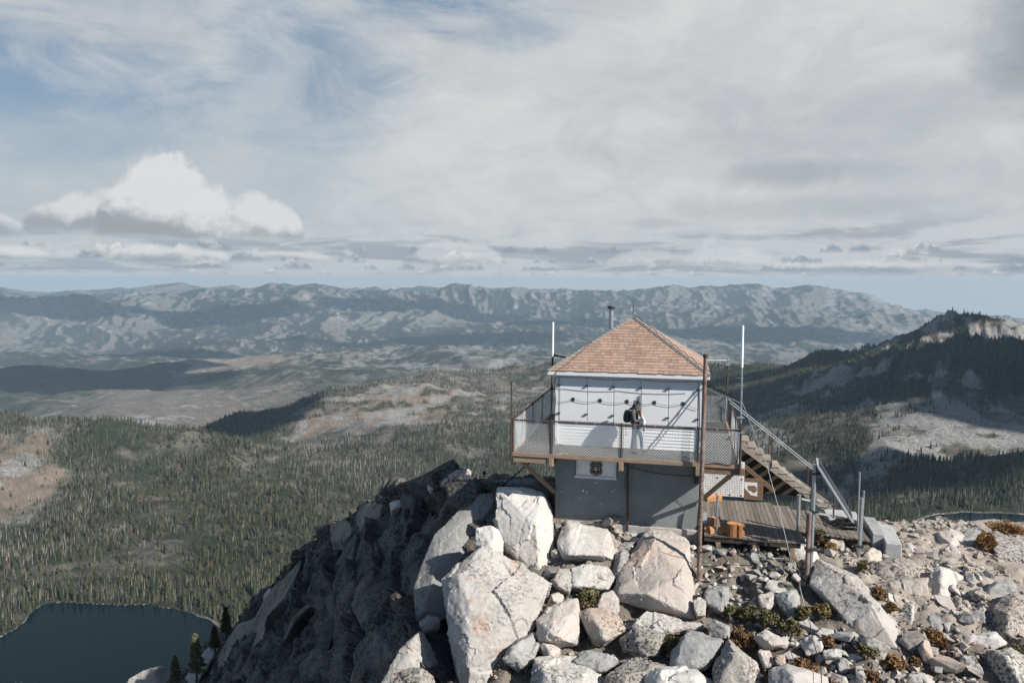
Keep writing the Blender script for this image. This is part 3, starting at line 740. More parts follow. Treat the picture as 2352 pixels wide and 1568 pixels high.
# picture position, to single out the trees that show largest
q = WP-CAM; dep = q@FW; tu = 1176+F*(q@R2)/dep; tv = 784-F*(q@U2)/dep
crest = np.interp(tu, [-50, 280, 400, 500, 600, 690, 760, 870, 950, 1060, 1150, 1230, 1270, 1640, 1860, 1960, 2090, 2220, 2352, 2500],
                  [1570, 1568, 1530, 1490, 1380, 1290, 1225, 1160, 1100, 1085, 1100, 1100, 1000, 1000, 1090, 1180, 1225, 1205, 1195, 1190])
vis = (tu > 4) & (tu < 2348) & (tv < crest-4+60*(tu < 120)) & (tv < 1566+50*(tu < 120)) & (tv-F*hgt/dep > 640)
app = np.where(vis, hgt*wfac**.5/dep, 0)
order = np.argsort(-app)
single = np.zeros(n, bool); single[order[:290]] = True
GREENS = np.array([(.040, .045, .023), (.029, .036, .020), (.052, .052, .028), (.024, .031, .019), (.062, .055, .034)])
def merged(sel, protos, cols, name, mt):
    idx = np.nonzero(sel)[0]; pi = rg.integers(0, len(protos), len(idx)); Vs, Ts, Cs = [], [], []; off = 0
    for k, (V, T) in enumerate(protos):
        I = idx[pi == k]
        if not len(I): continue
        an = rg.uniform(0, 6.28, len(I)); ca, sa = np.cos(an)[:, None], np.sin(an)[:, None]
        sc = hgt[I][:, None]; w = wfac[I][:, None]*sc
        x = (V[None, :, 0]*ca-V[None, :, 1]*sa)*w; y = (V[None, :, 0]*sa+V[None, :, 1]*ca)*w; zz = V[None, :, 2]*sc
        P = np.stack([x, y, zz], 2)+WP[I][:, None, :]
        Vs.append(P.reshape(-1, 3)); nv = len(V)
        Ts.append((T[None]+(np.arange(len(I))*nv)[:, None, None]+off).reshape(-1, 3)); off += nv*len(I)
        c = cols[rg.integers(0, len(cols), len(I))]*rg.uniform(.75, 1.25, (len(I), 1))
        Cs.append(np.repeat(c, nv, 0))
    me = np_mesh(name, np.concatenate(Vs), np.concatenate(Ts), False, np.concatenate(Cs))
    return tag(link(name, me, mt), kind='stuff')
leafm = mat('conifer_needles', (1, 1, 1), .9, tint=True); snagm = mat('bleached_dead_wood', (1, 1, 1), .9, tint=True)
for m_ in (leafm, snagm): m_.node_tree.nodes['Principled BSDF'].inputs['Specular IOR Level'].default_value = .1
lo = [conifer(4+i % 2, 5+i % 2, (.13, .20, .16, .24, .15, .18, .22)[i], .5, 100+i) for i in range(7)]
los = [snagtree(14, 200+i, .021) for i in range(5)]
SN = np.array([(.27, .25, .225), (.34, .32, .29), (.20, .185, .165), (.24, .205, .17)])
merged((~single) & (~issn), lo, GREENS, 'forest', leafm)
merged((~single) & issn, los, SN, 'dead_forest', snagm)
# the trees that show largest: things of their own
hi_m = []
for i in range(6):
    V, T = conifer(8, 9, (.13, .19, .15, .22, .16, .18)[i], .65, 300+i, False)
    me = np_mesh('conifer_crown', V, T, False, np.tile(GREENS[i % 5]*(1+.1*(i % 3)), (len(V), 1))); me.materials.append(leafm); hi_m.append(me)
mbt = MB().tube([(0, 0, -.05), (0, 0, .45)], [.016, .009], 5); trk = mbt.build('trunk', M['trunk'])
trunk_me = trk.data; bpy.data.objects.remove(trk)
sn_m = []
for i in range(4):
    V, T = snagtree(16, 400+i, .014); me = np_mesh('snag', V, T, False, np.tile(SN[i], (len(V), 1))); me.materials.append(snagm); sn_m.append(me)
for i in order[:290]:
    i = int(i); rt = app[i]*F > 22
    side = 'right' if tu[i] > 1500 else 'left'
    if issn[i]:
        o = link('dead_tree', sn_m[i % 4]); o.location = WP[i]; o.scale = (hgt[i],)*3; o.rotation_euler.z = i*1.7
        if side == 'left': tag(o, 'bare grey dead tree standing in the dense conifer forest around the big dark lake', 'dead tree', 'dead trees around the big lake')
        else: tag(o, 'bare grey dead tree on the wooded slope below the staircase', 'dead tree', 'dead trees below the staircase')
    else:
        o = link('conifer', hi_m[i % 6]); o.location = WP[i]; o.scale = (hgt[i]*wfac[i], hgt[i]*wfac[i], hgt[i]); o.rotation_euler.z = i*1.3
        if side == 'left': tag(o, 'dark olive green conifer in the dense forest around the big dark lake', 'conifer', 'conifers around the big lake')
        else: tag(o, 'dark conifer on the wooded slope between the staircase and the small lake', 'conifer', 'conifers beside the small lake')
        if rt:
            t = link('trunk', trunk_me, None, o)
# ------------------------------------------------------------------ summit ground
def ground_h(a, b):
    a = np.asarray(a, float); b = np.asarray(b, float)
    slope = np.interp(a, [-3, 3.2, 6, 9, 14], [.50, .46, .33, .20, .17])
    foot = np.interp(a, [-4, 4, 7, 11, 16], [24.3, 23.7, 22.6, 22.5, 22.0])
    top = np.interp(a, [-4, 0, 6, 9, 12, 17], [-2.75, -2.7, -2.95, -3.05, -3.15, -3.3])
    h = top-slope*np.maximum(0, foot-b)
    back = np.interp(a, [-6, -2, 5, 8, 11, 18], [27, 30.5, 31.0, 28.6, 26.3, 27])
    h = h-.75*np.maximum(0, b-back)
    h = np.minimum(h, -3.3+(.83*(a+.55)+.15*(b-26))/.52)
    return h
def hit(u, v, lift=0.0):
    """depth along the pixel ray at which the summit ground is met"""
    r = ray(u, v); ds = np.arange(9, 70, .05)
    P = CAM[None]+ds[:, None]*r[None]; q = P-CAM
    h = ground_h(q@RT, q@HF)+lift
    i = np.nonzero(P[:, 2] < h)[0]
    return float(ds[i[0]]) if len(i) else 40.0
ga = np.arange(-17, 25, .09); gb = np.arange(11, 46, .09)
A2, B2 = np.meshgrid(ga, gb); Z2d = ground_h(A2, B2).ravel()
Pf = np.stack([A2.ravel(), B2.ravel(), Z2d], 1)
flat = sstep(7, 10, Pf[:, 0])*sstep(19, 22, Pf[:, 1])
Z2d = Z2d+(fbm(Pf/1.6, 5, 4)*.30+facets(Pf/.9, 6)*.22)*(1-.6*flat)+facets(Pf/.34, 8)*.085*(1-.4*flat)+fbm(Pf/.25, 9, 3)*.03-.05
Z2d = Z2d-.34*sstep(9.5, 6.0, Pf[:, 0])*sstep(24.6, 23.2, Pf[:, 1])*(1-sstep(2.0, 3.0, Pf[:, 0])*sstep(21.8, 22.6, Pf[:, 1]))
W = CAM*np.array([1, 1, 0])+A2.ravel()[:, None]*RT+B2.ravel()[:, None]*HF; W[:, 2] = Z2d
def soil_mat():
    m = rock_mat('gravelly_soil', (.38, .34, .295), (.30, .265, .225), .3, 0, warmamt=.35, warm=(.35, .27, .20), scale=1.6, tint=True)
    return m
M['soil'] = soil_mat()
pth = np.clip(sstep(8.0, 11.5, Pf[:, 0]+fbm(Pf/2.2, 33, 3)*2.5)*sstep(18.0, 20.5, Pf[:, 1])+sstep(2.2, 3.4, Pf[:, 0])*sstep(4.4, 3.6, Pf[:, 0])*sstep(21.5, 22.3, Pf[:, 1])*.7, 0, 1)
pth = np.clip(pth+.35*fbm(Pf/.8, 34, 4)+.12, 0, 1)[:, None]
gm = np_mesh('ground', W, grid_faces(len(gb), len(ga)), True, pth*np.array([1, 1, 1])+(1-pth)*np.array([.33, .325, .32]))  # soil off the path darkened for debris and for shade between boulders
tag(link('ground', gm, M['soil']), kind='structure')
GT = BVHTree.FromPolygons([tuple(p) for p in W], [tuple(f) for f in grid_faces(len(gb), len(ga)).tolist()])
def gz(x, y):
    h_ = GT.ray_cast(Vector((x, y, 30)), Vector((0, 0, -1)))
    return h_[0].z if h_[0] else float(ground_h(*ab((x, y, 0))))

dg = bpy.context.evaluated_depsgraph_get
# ------------------------------------------------------------------ dark cliff falling away to the left
def cl_d(u, v):
    k_ = (u-1176)/F; t = (v-642)/F
    d = 7.17/max(.83*k_+.15+.52*t, .05)
    return min(max(d, 21.0), 72)
crestpts = [(1128, 1150), (1100, 1130), (1055, 1118), (1000, 1124), (950, 1130), (905, 1155), (860, 1182), (810, 1205), (760, 1236), (705, 1285), (640, 1345), (585, 1405), (530, 1470), (480, 1525), (420, 1575), (330, 1640)]
footpts = [(1120, 1185), (1100, 1205), (1080, 1230), (1055, 1262), (1030, 1312), (1010, 1370), (985, 1430), (965, 1490), (945, 1560), (915, 1640), (860, 1720), (800, 1780), (720, 1800), (620, 1820), (520, 1830), (420, 1840)]
rows = []
cp = [at(u, v, cl_d(u, v)) for u, v in crestpts]
fp = [at(u, v, cl_d(u, v)) for u, v in footpts]
bk = [c+HF*1.6+np.array([0, 0, .1])-RT*.9 for c in cp]
bk2 = [c+HF*6-RT*1.5+np.array([0, 0, -4.5]) for c in cp]
bk3 = [c+HF*14-RT*2+np.array([0, 0, -16]) for c in cp]
ft2 = [f_*1+(f_-c)*.25+np.array([0, 0, -1.0]) for f_, c in zip(fp, cp)]
ctrl = np.array([bk3, bk2, bk, cp, fp, ft2])
def resample(C, n0, n1):
    C0 = C; t0 = np.linspace(0, C.shape[0]-1, n0); t1 = np.linspace(0, C.shape[1]-1, n1)
    A = np.stack([np.stack([np.interp(t0, np.arange(C.shape[0]), C[:, j, k_]) for j in range(C.shape[1])], 1) for k_ in range(3)], 2)
    return np.stack([np.stack([np.interp(t1, np.arange(C.shape[1]), A[i, :, k_]) for i in range(n0)], 0) for k_ in range(3)], 2)
# more rows on the visible face
nseg = [30, 36, 40, 250, 24]
fine = []
for i, n_ in enumerate(nseg):
    for j in range(n_): fine.append(ctrl[i]+(ctrl[i+1]-ctrl[i])*j/n_)
fine.append(ctrl[-1]); fine = np.array(fine)
t1 = np.linspace(0, fine.shape[1]-1, 420)
G = np.stack([np.stack([np.interp(t1, np.arange(fine.shape[1]), fine[i, :, k_]) for i in range(fine.shape[0])], 0) for k_ in range(3)], 2)
nr, nc = G.shape[:2]
for _ in range(5): G[1:-1, 1:-1] = (G[1:-1, 1:-1]*2+G[:-2, 1:-1]+G[2:, 1:-1]+G[1:-1, :-2]+G[1:-1, 2:])/6
du = np.gradient(G, axis=0); dv = np.gradient(G, axis=1); Nn = np.cross(dv, du); Nn /= np.linalg.norm(Nn, axis=2, keepdims=True)+1e-9
if (Nn[nr//2, nc//2]@(CAM-G[nr//2, nc//2])) < 0: Nn = -Nn
Pc = G.reshape(-1, 3)
# cracks run down the dip: stretch the noise along that direction
dip = (fp[7]-cp[4]); dip = dip/np.linalg.norm(dip); al = Pc@dip
Ps = Pc-al[:, None]*dip[None]*.62
near = np.clip(28/np.linalg.norm(Pc-CAM, axis=1), .4, 1)[:, None]
off = facets(Ps/2.1, 11)*1.0+facets(Ps/.8, 12)*.34+fbm(Ps/3.2, 13, 3)*.7+facets(Pc/.33, 14)*.085+fbm(Pc/.22, 15, 3)*.045
crk = np.abs(vnoise(Ps/1.5, 19)); off = off-.42*np.exp(-(crk/.045)**2)
cj = (np.arange(nr*nc) % nc)/nc; off *= .25+.75*sstep(.0, .22, cj)
Pc = Pc-Nn.reshape(-1, 3)*(.5*sstep(.30, .0, cj))[:, None]
Pc = Pc+Nn.reshape(-1, 3)*off[:, None]
cm = np_mesh('cliff', Pc, grid_faces(nr, nc), True)
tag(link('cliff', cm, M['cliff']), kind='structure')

# ------------------------------------------------------------------ boulders
def hull_rock(hulls, voxel, seed, rough=1.0, size=1.0, sharp=19):
    """union of chiselled hulls -> one closed, weathered rock"""
    bm = bmesh.new()
    for H_ in hulls:
        b2 = bmesh.new()
        for p in H_: b2.verts.new(tuple(p))
        r_ = bmesh.ops.convex_hull(b2, input=b2.verts)
        dead = [e for e in r_['geom_interior'] if isinstance(e, bmesh.types.BMVert)]
        bmesh.ops.delete(b2, geom=dead, context='VERTS')
        t_ = bpy.data.meshes.new('t'); b2.to_mesh(t_); b2.free(); bm.from_mesh(t_); bpy.data.meshes.remove(t_)
    me = bpy.data.meshes.new('rock'); bm.to_mesh(me); bm.free()
    o = bpy.data.objects.new('tmp', me); COL.objects.link(o)
    m = o.modifiers.new('r', 'REMESH'); m.mode = 'VOXEL'; m.voxel_size = voxel; m.use_smooth_shade = True
    ev = o.evaluated_get(dg()); me2 = bpy.data.meshes.new_from_object(ev)
    bpy.data.objects.remove(o); bpy.data.meshes.remove(me)
    n_ = len(me2.vertices); co = np.empty(n_*3, np.float32); me2.vertices.foreach_get('co', co); co = co.reshape(-1, 3).astype(float)
    no = np.empty(n_*3, np.float32); me2.vertices.foreach_get('normal', no); no = no.reshape(-1, 3)
    s = size
    d = facets(co/(1.1*s)+seed*3.1, seed)*.065*s+facets(co/(.45*s)+seed, seed+3)*.030*s+fbm(co/(.9*s)+seed, seed+5, 2)*.015*s+facets(co/.15+seed, seed+8)*.013+fbm(co/.10, seed+9, 2)*.007
    ck = np.abs(vnoise(co/(1.5*s)*np.array([1, 1, .6])+seed*2, seed+7)); d = d-.012*s*np.exp(-(ck/.012)**2)
    co = co+no*(d*rough)[:, None]
    me2.vertices.foreach_set('co', co.astype(np.float32).ravel())
    me2.polygons.foreach_set('use_smooth', [True]*len(me2.polygons)); me2.update()
    me2.set_sharp_from_angle(angle=math.radians(sharp))
    return me2
def cliff_blocks():
    r = np.random.default_rng(9); hs = []
    G0 = G; nr_, nc_ = G0.shape[:2]; j0 = sum(nseg[:3])
    dn_ = dip/np.linalg.norm(dip)
    for i in range(150):
        if i < 50: ii = int(j0-r.uniform(0, 26)); jj = int(r.uniform(.10, .99)*nc_)
        else: ii = int(j0+r.uniform(0, 1)**1.2*246); jj = int(r.uniform(.27, .99)*nc_)
        c = G0[ii, jj]; n0 = Nn[ii, jj]; dist = np.linalg.norm(c-CAM)
        s = r.uniform(.55, 1.5)*(.55+dist/60)*(.6 if jj < .35*nc_ else 1)
        if i < 50 or ii < j0+25: c = c+np.array([0, 0, -.85*s])
        ax = dn_+r.normal(size=3)*.18; ax /= np.linalg.norm(ax); sd_ = np.cross(ax, n0); sd_ /= np.linalg.norm(sd_); nn = np.cross(sd_, ax)
        pts = []
        for k_ in range(12):
            q = r.uniform(-1, 1, 3); q /= max(abs(q))**.8
            pts.append(c-n0*s*.25+ax*q[0]*s*1.6+sd_*q[1]*s*.8+nn*q[2]*s*.55)
        hs.append(pts)
    me = hull_rock(hs, .085, 31, 1.0, .9)
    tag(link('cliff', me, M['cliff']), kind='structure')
cliff_blocks()
HERO = []
def boulder(zf_, outline, ridges, thick, mt, label, voxel=.055, rough=1.0, name='boulder', cat='boulder', depth=None, sink=-.16, tilt=0.0, size=None, group=None, cuts=3):
    px = [zf_(*p) for p in outline]
    m0, m1 = sum(p[0] for p in px)/len(px), sum(p[1] for p in px)/len(px); px = [(m0+(u-m0)*1.09, m1+(v-m1)*1.09) for u, v in px]
    HERO.append(np.array(px)); cuts = 1 if any(w in label for w in ('largest pale', 'long smooth', 'upright cracked', 'huge wedge', 'smooth pale')) else cuts
    def spread(Q, n_):
        Q = [np.array(q, float) for q in Q]; c0 = sum(Q)/len(Q); keep = [max(range(len(Q)), key=lambda i: ((Q[i]-c0)**2).sum())]
        while len(keep) < min(n_, len(Q)):
            keep.append(max((i for i in range(len(Q)) if i not in keep), key=lambda i: min(((Q[i]-Q[j])**2).sum() for j in keep)))
        return sorted(keep)
    px = [px[i] for i in spread(px, 10 if len(px) > 15 else 7)]
    if len(ridges) > 4: ridges = [ridges[i] for i in spread([(x, y, b_*250) for x, y, b_ in ridges], 6 if len(ridges) > 8 else 4)]
    cu = sum(p[0] for p in px)/len(px); cv = sum(p[1] for p in px)/len(px)
    def d0(u, v):
        if depth is None: return hit(u, v)
        return depth if not callable(depth) else depth(u, v)
    dc = d0(cu, cv)
    dd_ = [.55*d0(u, v)+.45*(dc+(v-cv)*-.004) for u, v in px]
    ext = max(max(p[0] for p in px)-min(p[0] for p in px), max(p[1] for p in px)-min(p[1] for p in px))*dc/F
    pts = []
    for (u, v), d in zip(px, dd_): pts.append(at(u, v, d+sink))
    for (x, y, bu) in ridges:
        u, v = zf_(x, y)
        pts.append(at(u, v, .55*d0(u, v)+.45*(dc+(v-cv)*-.004)-bu))
    if not ridges:
        q = [at(cu+(u-cu)*.72, cv+(v-cv)*.72, d-.30*ext*rnd.uniform(.6, 1.1)) for (u, v), d in zip(px, dd_)]
        pts += q
    for (u, v), d in zip(px, dd_):
        pts.append(at(cu+(u-cu)*.8, cv+(v-cv)*.8+4, d+thick)+np.array([0, 0, -.35*thick]))
    # knock corners off along flat fracture planes
    pts = [Vector(p) for p in pts]; vd = Vector(CAM-at(cu, cv, dc)).normalized()
    for k_ in range(cuts):
        n_ = Vector((rnd.gauss(0, 1), rnd.gauss(0, 1), rnd.gauss(0, 1))).normalized()
        n_ = (n_*.95+vd*rnd.uniform(.3, 1.0)).normalized()
        pr = sorted(p.dot(n_) for p in pts); hi = pr[-1]; w_ = hi-pr[0]
        bm = bmesh.new()
        for p in pts: bm.verts.new(p)
        q_ = bmesh.ops.convex_hull(bm, input=bm.verts); bmesh.ops.delete(bm, geom=[e for e in q_['geom_interior'] if isinstance(e, bmesh.types.BMVert)], context='VERTS')
        bmesh.ops.bisect_plane(bm, geom=bm.verts[:]+bm.edges[:]+bm.faces[:], plane_co=n_*(hi-w_*rnd.uniform(.06, .15)), plane_no=n_, clear_outer=True)
        pts = [v.co.copy() for v in bm.verts]; bm.free()
    me = hull_rock([pts], voxel, rnd.randrange(1000), rough, size or min(max(ext*.45, .35), 1.3))
    o = link(name, me, M[mt])
    return tag(o, label, cat, group)
cd_ = lambda u, v: cl_d(u, v)-3.2
B = boulder
# big blocks under the cabin
B(Z5, [(1300, 625), (1440, 680), (1530, 780), (1690, 850), (1765, 860), (1755, 950), (1690, 1080), (1540, 1240), (1490, 1440), (1370, 1580), (1250, 1720), (1190, 1720), (1060, 1600), (1020, 1250), (1050, 1100), (1040, 960), (1015, 840), (1080, 760), (1190, 690)],
  [(1125, 800, .75), (1130, 900, .8), (1210, 1020, .95), (1215, 1200, .95), (1205, 1500, .9), (1420, 780, .75), (1560, 960, .8), (1440, 1200, .95), (1380, 1450, .8), (1290, 680, .45)], 1.6, 'orange_rock', 'largest pale boulder, taller than wide, speckled with orange and black lichen', .05, depth=lambda u, v: 22.9-(v-1265)*.0075)
B(Z5, [(1215, 270), (1400, 240), (1420, 400), (1330, 480), (1260, 560), (1190, 690), (1080, 770), (1040, 960), (1035, 1080), (990, 1120), (900, 1085), (840, 1120), (785, 1070), (770, 1010), (830, 870), (900, 680), (960, 530), (1030, 420)],
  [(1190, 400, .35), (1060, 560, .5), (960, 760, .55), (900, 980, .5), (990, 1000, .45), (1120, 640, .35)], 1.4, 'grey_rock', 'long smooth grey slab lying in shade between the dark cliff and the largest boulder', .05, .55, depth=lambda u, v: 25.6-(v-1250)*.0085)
B(Z5, [(1410, 190), (1540, 185), (1640, 200), (1740, 185), (1785, 260), (1782, 820), (1700, 830), (1640, 780), (1560, 710), (1480, 590), (1430, 480), (1400, 400)],
  [(1480, 250, .35), (1530, 360, .7), (1570, 560, .8), (1680, 450, .75), (1740, 600, .6), (1700, 790, .45), (1700, 260, .4)], 1.3, 'white_rock', 'upright cracked boulder beside the lower corner of the grey cabin base, its top in shade', .05, depth=lambda u, v: 25.3-(v-1130)*.0085)
B(Z5, [(1258, 465), (1350, 455), (1410, 480), (1445, 560), (1430, 690), (1380, 670), (1300, 640), (1250, 600)], [(1310, 500, .3), (1390, 510, .35), (1350, 600, .45)], .8, 'white_rock', 'small sunlit angular boulder wedged above the largest boulder', .045, depth=lambda u, v: 23.7-(v-1210)*.006)
B(Z5, [(850, 1130), (910, 1085), (1000, 1110), (990, 1170), (880, 1200)], [], .5, 'grey_rock', 'small rounded grey stone tucked under the long shaded slab', .045, depth=lambda u, v: 23.2)
B(Z5, [(710, 1330), (800, 1160), (870, 1190), (900, 1260), (1010, 1400), (930, 1440), (650, 1490), (560, 1640), (590, 1568)], [(800, 1280, .3), (900, 1380, .35), (720, 1440, .3)], .9, 'orange_rock', 'low slab with a rusty orange edge below the long shaded slab', .05, depth=lambda u, v: 22.6-(v-1400)*.006)
B(Z5, [(650, 1475), (800, 1445), (900, 1470), (945, 1500), (945, 1640), (640, 1640)], [(720, 1500, .3), (880, 1510, .35)], .9, 'lichen_rock', 'flat topped lichen spotted rock at the foot of the dark cliff', .05, depth=lambda u, v: 20.4)
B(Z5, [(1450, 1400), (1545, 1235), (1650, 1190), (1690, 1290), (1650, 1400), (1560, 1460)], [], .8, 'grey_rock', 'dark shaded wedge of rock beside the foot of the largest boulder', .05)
B(Z3, [(175, 440), (205, 330), (240, 275), (330, 300), (480, 300), (560, 340), (600, 480), (590, 600), (540, 635), (370, 615), (230, 610), (190, 540)],
  [(260, 330, .45), (400, 340, .55), (540, 400, .5), (350, 500, .8), (540, 560, .6), (250, 560, .55)], 1.1, 'white_rock', 'smooth pale boulder directly below the sign, against the cabin base', .05, .7)
B(Z3, [(280, 650), (360, 620), (560, 640), (620, 720), (600, 780), (560, 810), (470, 760), (330, 850), (265, 800)], [(360, 680, .35), (300, 790, .35), (500, 700, .3)], .9, 'white_rock', 'wide rock supporting the smooth pale boulder below the sign', .05)
B(Z3, [(115, 740), (180, 650), (270, 640), (290, 720), (255, 830), (170, 800)], [], .7, 'lichen_rock', 'small lichen flecked rock at the side of the wide supporting rock', .045)
B(Z3, [(855, 400), (900, 350), (1050, 370), (1210, 450), (1230, 500), (1160, 560), (1165, 640), (1180, 740), (1240, 870), (1265, 1040), (1240, 1055), (1000, 1000), (870, 950), (700, 905), (610, 880), (640, 770), (700, 640), (770, 555), (830, 480)],
  [(650, 850, .55), (720, 690, .75), (830, 640, .55), (860, 850, .85), (900, 600, 1.0), (1050, 860, 1.15), (1140, 930, .95), (1230, 1020, .45), (1060, 560, .9), (1130, 700, .9), (950, 420, .45), (1160, 470, .45)], 1.4, 'warm_rock', 'huge wedge shaped boulder with a dark overhanging underside below the cabin', .05, .9)
B(Z3, [(0, 1060), (90, 960), (190, 900), (310, 900), (345, 970), (280, 1035), (380, 1150), (340, 1230), (300, 1285), (150, 1240), (20, 1220), (60, 1110)], [(200, 960, .5), (310, 960, .4), (200, 1070, .7), (300, 1080, .65), (130, 1180, .7), (300, 1230, .55)], 1.0, 'warm_rock', 'angular pink tinged boulder beside the foot of the largest boulder', .05)
B(Z3, [(330, 1020), (400, 970), (560, 980), (640, 1040), (700, 1130), (680, 1170), (560, 1285), (480, 1270), (430, 1180), (360, 1100)], [(420, 1000, .45), (560, 1030, .55), (500, 1120, .8), (640, 1130, .5), (540, 1240, .5)], .9, 'warm_rock', 'egg shaped tan boulder tilted on the slope beside the angular pink one', .05, .8)
B(Z3, [(400, 950), (520, 840), (600, 830), (650, 900), (655, 1010), (600, 1040), (480, 1000)], [(520, 890, .2), (620, 920, .25)], .8, 'warm_rock', 'brownish rock half hidden behind the egg shaped tan boulder', .05)
B(Z3, [(660, 1190), (790, 1120), (930, 1140), (1010, 1180), (970, 1340), (860, 1350), (700, 1280)], [(760, 1160, .45), (960, 1190, .5), (900, 1220, .65), (740, 1220, .5)], .9, 'lichen_rock', 'broad boulder with a black lichen stained front, below the huge wedge', .05)
B(Z3, [(780, 1110), (880, 970), (1000, 1010), (1200, 1080), (1320, 1110), (1170, 1110), (1000, 1165), (930, 1150)], [(900, 1010, .3), (1100, 1080, .3), (850, 1110, .35)], .8, 'white_rock', 'flat pale slab lying in the shadow of the huge wedge', .05)
B(Z3, [(1070, 1430), (1085, 1310), (1160, 1170), (1220, 1150), (1420, 1210), (1520, 1240), (1430, 1360), (1340, 1440), (1200, 1490)], [(1180, 1200, .5), (1190, 1350, .75), (1400, 1240, .55), (1330, 1400, .55), (1100, 1400, .4)], 1.0, 'grey_rock', 'clean pale grey pyramid shaped boulder beside a green shrub', .05, .7)
B(Z3, [(1425, 1450), (1480, 1320), (1540, 1215), (1590, 1205), (1680, 1300), (1740, 1400), (1780, 1560), (1700, 1700), (1450, 1650)], [(1560, 1270, .45), (1660, 1380, .65), (1560, 1450, .75), (1690, 1560, .6)], 1.1, 'lichen_rock', 'tall cream boulder with dark lichen spots beside the pyramid shaped one', .05)
B(Z3, [(525, 1530), (650, 1450), (780, 1360), (880, 1400), (1060, 1440), (940, 1500), (830, 1580), (700, 1680), (560, 1640)], [(770, 1400, .4), (700, 1500, .6), (900, 1450, .45)], 1.0, 'lichen_rock', 'boulder covered in dark speckled lichen with a salmon end', .05)
B(Z3, [(880, 1520), (980, 1460), (1150, 1450), (1300, 1480), (1390, 1540), (1420, 1700), (900, 1700)], [(1000, 1490, .5), (1250, 1510, .5), (1120, 1560, .75)], 1.0, 'white_rock', 'rounded pale boulder below the pyramid shaped one', .05)
B(Z3, [(0, 1370), (120, 1330), (250, 1310), (370, 1340), (280, 1420), (440, 1460), (540, 1480), (450, 1600), (300, 1740), (-40, 1740)], [(100, 1400, .45), (240, 1470, .65), (420, 1500, .5), (100, 1580, .7)], 1.1, 'white_rock', 'knobbly white boulder beside the foot of the largest boulder, low on the slope', .05)
B(Z3, [(285, 1400), (400, 1300), (560, 1330), (650, 1390), (540, 1470), (350, 1470)], [(420, 1350, .25), (560, 1380, .25)], .8, 'grey_rock', 'dull grey rock behind the knobbly white boulder', .05)
B(Z3, [(1365, 1090), (1420, 1055), (1545, 1110), (1530, 1190), (1440, 1210), (1380, 1180)], [(1440, 1090, .35), (1440, 1180, .35), (1525, 1120, .3)], .6, 'grey_rock', 'squared grey block between two green shrubs', .04)
B(Z3, [(1250, 900), (1310, 880), (1350, 910), (1345, 1020), (1280, 1030), (1255, 960)], [], .5, 'warm_rock', 'upright reddish block beside the tip of the huge wedge', .035)
B(Z3, [(1340, 850), (1420, 790), (1530, 800), (1535, 920), (1480, 985), (1350, 910)], [(1430, 830, .4), (1500, 860, .4), (1460, 950, .35)], .7, 'grey_rock', 'smooth grey rock above the reddish upright block', .04)
B(Z3, [(10, 1240), (150, 1250), (190, 1290), (130, 1360), (60, 1330)], [], .6, 'warm_rock', 'small rock under the angular pink tinged boulder', .04)
B(Z3, [(730, 340), (800, 315), (870, 340), (850, 390), (760, 390)], [], .5, 'white_rock', 'rounded white stone at the foot of the thin wall pipe', .035)
B(Z3, [(600, 690), (610, 640), (640, 520), (700, 500), (760, 550), (700, 630), (640, 720)], [], .6, 'grey_rock', 'leaning grey rock between the smooth pale boulder and the huge wedge', .04)
# right-hand slope
B(Z4, [(500, 660), (560, 590), (640, 580), (800, 650), (860, 720), (950, 830), (1050, 960), (1180, 1100), (1260, 1240), (1245, 1310), (1110, 1345), (1060, 1300), (950, 1240), (860, 1220), (780, 1080), (680, 1000), (620, 880), (500, 780), (520, 720)],
  [(640, 640, .55), (620, 760, .45), (800, 720, .85), (760, 950, .75), (960, 920, .9), (930, 1150, .75), (1110, 1120, .8), (1180, 1290, .5), (1090, 1310, .5), (1230, 1240, .45)], 1.3, 'white_rock', 'long smooth white slab sloping away from the twin poles', .05, .55)
B(Z4, [(310, 460), (400, 460), (520, 510), (570, 590), (540, 650), (480, 660), (340, 580)], [(360, 490, .35), (480, 540, .4), (520, 620, .35)], .8, 'white_rock', 'pale rock right behind the twin poles, under the wooden platform', .045)
B(Z4, [(945, 600), (1080, 590), (1200, 560), (1330, 540), (1370, 600), (1350, 700), (1220, 800), (1160, 820), (980, 760)], [(1130, 620, .55), (1180, 790, .5), (1000, 640, .45), (1320, 600, .5), (1330, 680, .45)], 1.0, 'lichen_rock', 'boulder split between black lichen and white stone, beside the path', .05, .8)
B(Z4, [(960, 780), (1000, 765), (1220, 800), (1420, 720), (1400, 900), (1350, 975), (1200, 930), (1000, 830)], [(1200, 840, .35), (1380, 780, .4), (1330, 920, .4)], 1.0, 'warm_rock', 'tan block under the black and white lichen boulder', .05)
B(Z4, [(1375, 980), (1410, 850), (1450, 690), (1520, 640), (1640, 660), (1710, 700), (1600, 830), (1560, 930), (1450, 990)], [(1500, 690, .4), (1470, 850, .5), (1600, 730, .4), (1530, 920, .35)], 1.0, 'white_rock', 'pale rock with a deep vertical crack below the path', .05)
B(Z4, [(1460, 430), (1520, 350), (1600, 335), (1700, 370), (1725, 450), (1680, 530), (1560, 475), (1465, 470)], [(1530, 390, .4), (1640, 390, .45), (1620, 450, .5)], 1.0, 'warm_rock', 'rounded cream boulder on the crest in front of the small lake', .05)
B(Z4, [(1620, 330), (1700, 285), (1755, 310), (1740, 350), (1700, 385), (1640, 350)], [], .7, 'lichen_rock', 'small dark spotted rock perched above the rounded cream boulder', .04, depth=lambda u, v: 26.3)
B(Z4, [(1560, 475), (1620, 450), (1690, 520), (1570, 540)], [], .6, 'white_rock', 'white stone under the rounded cream boulder', .04)
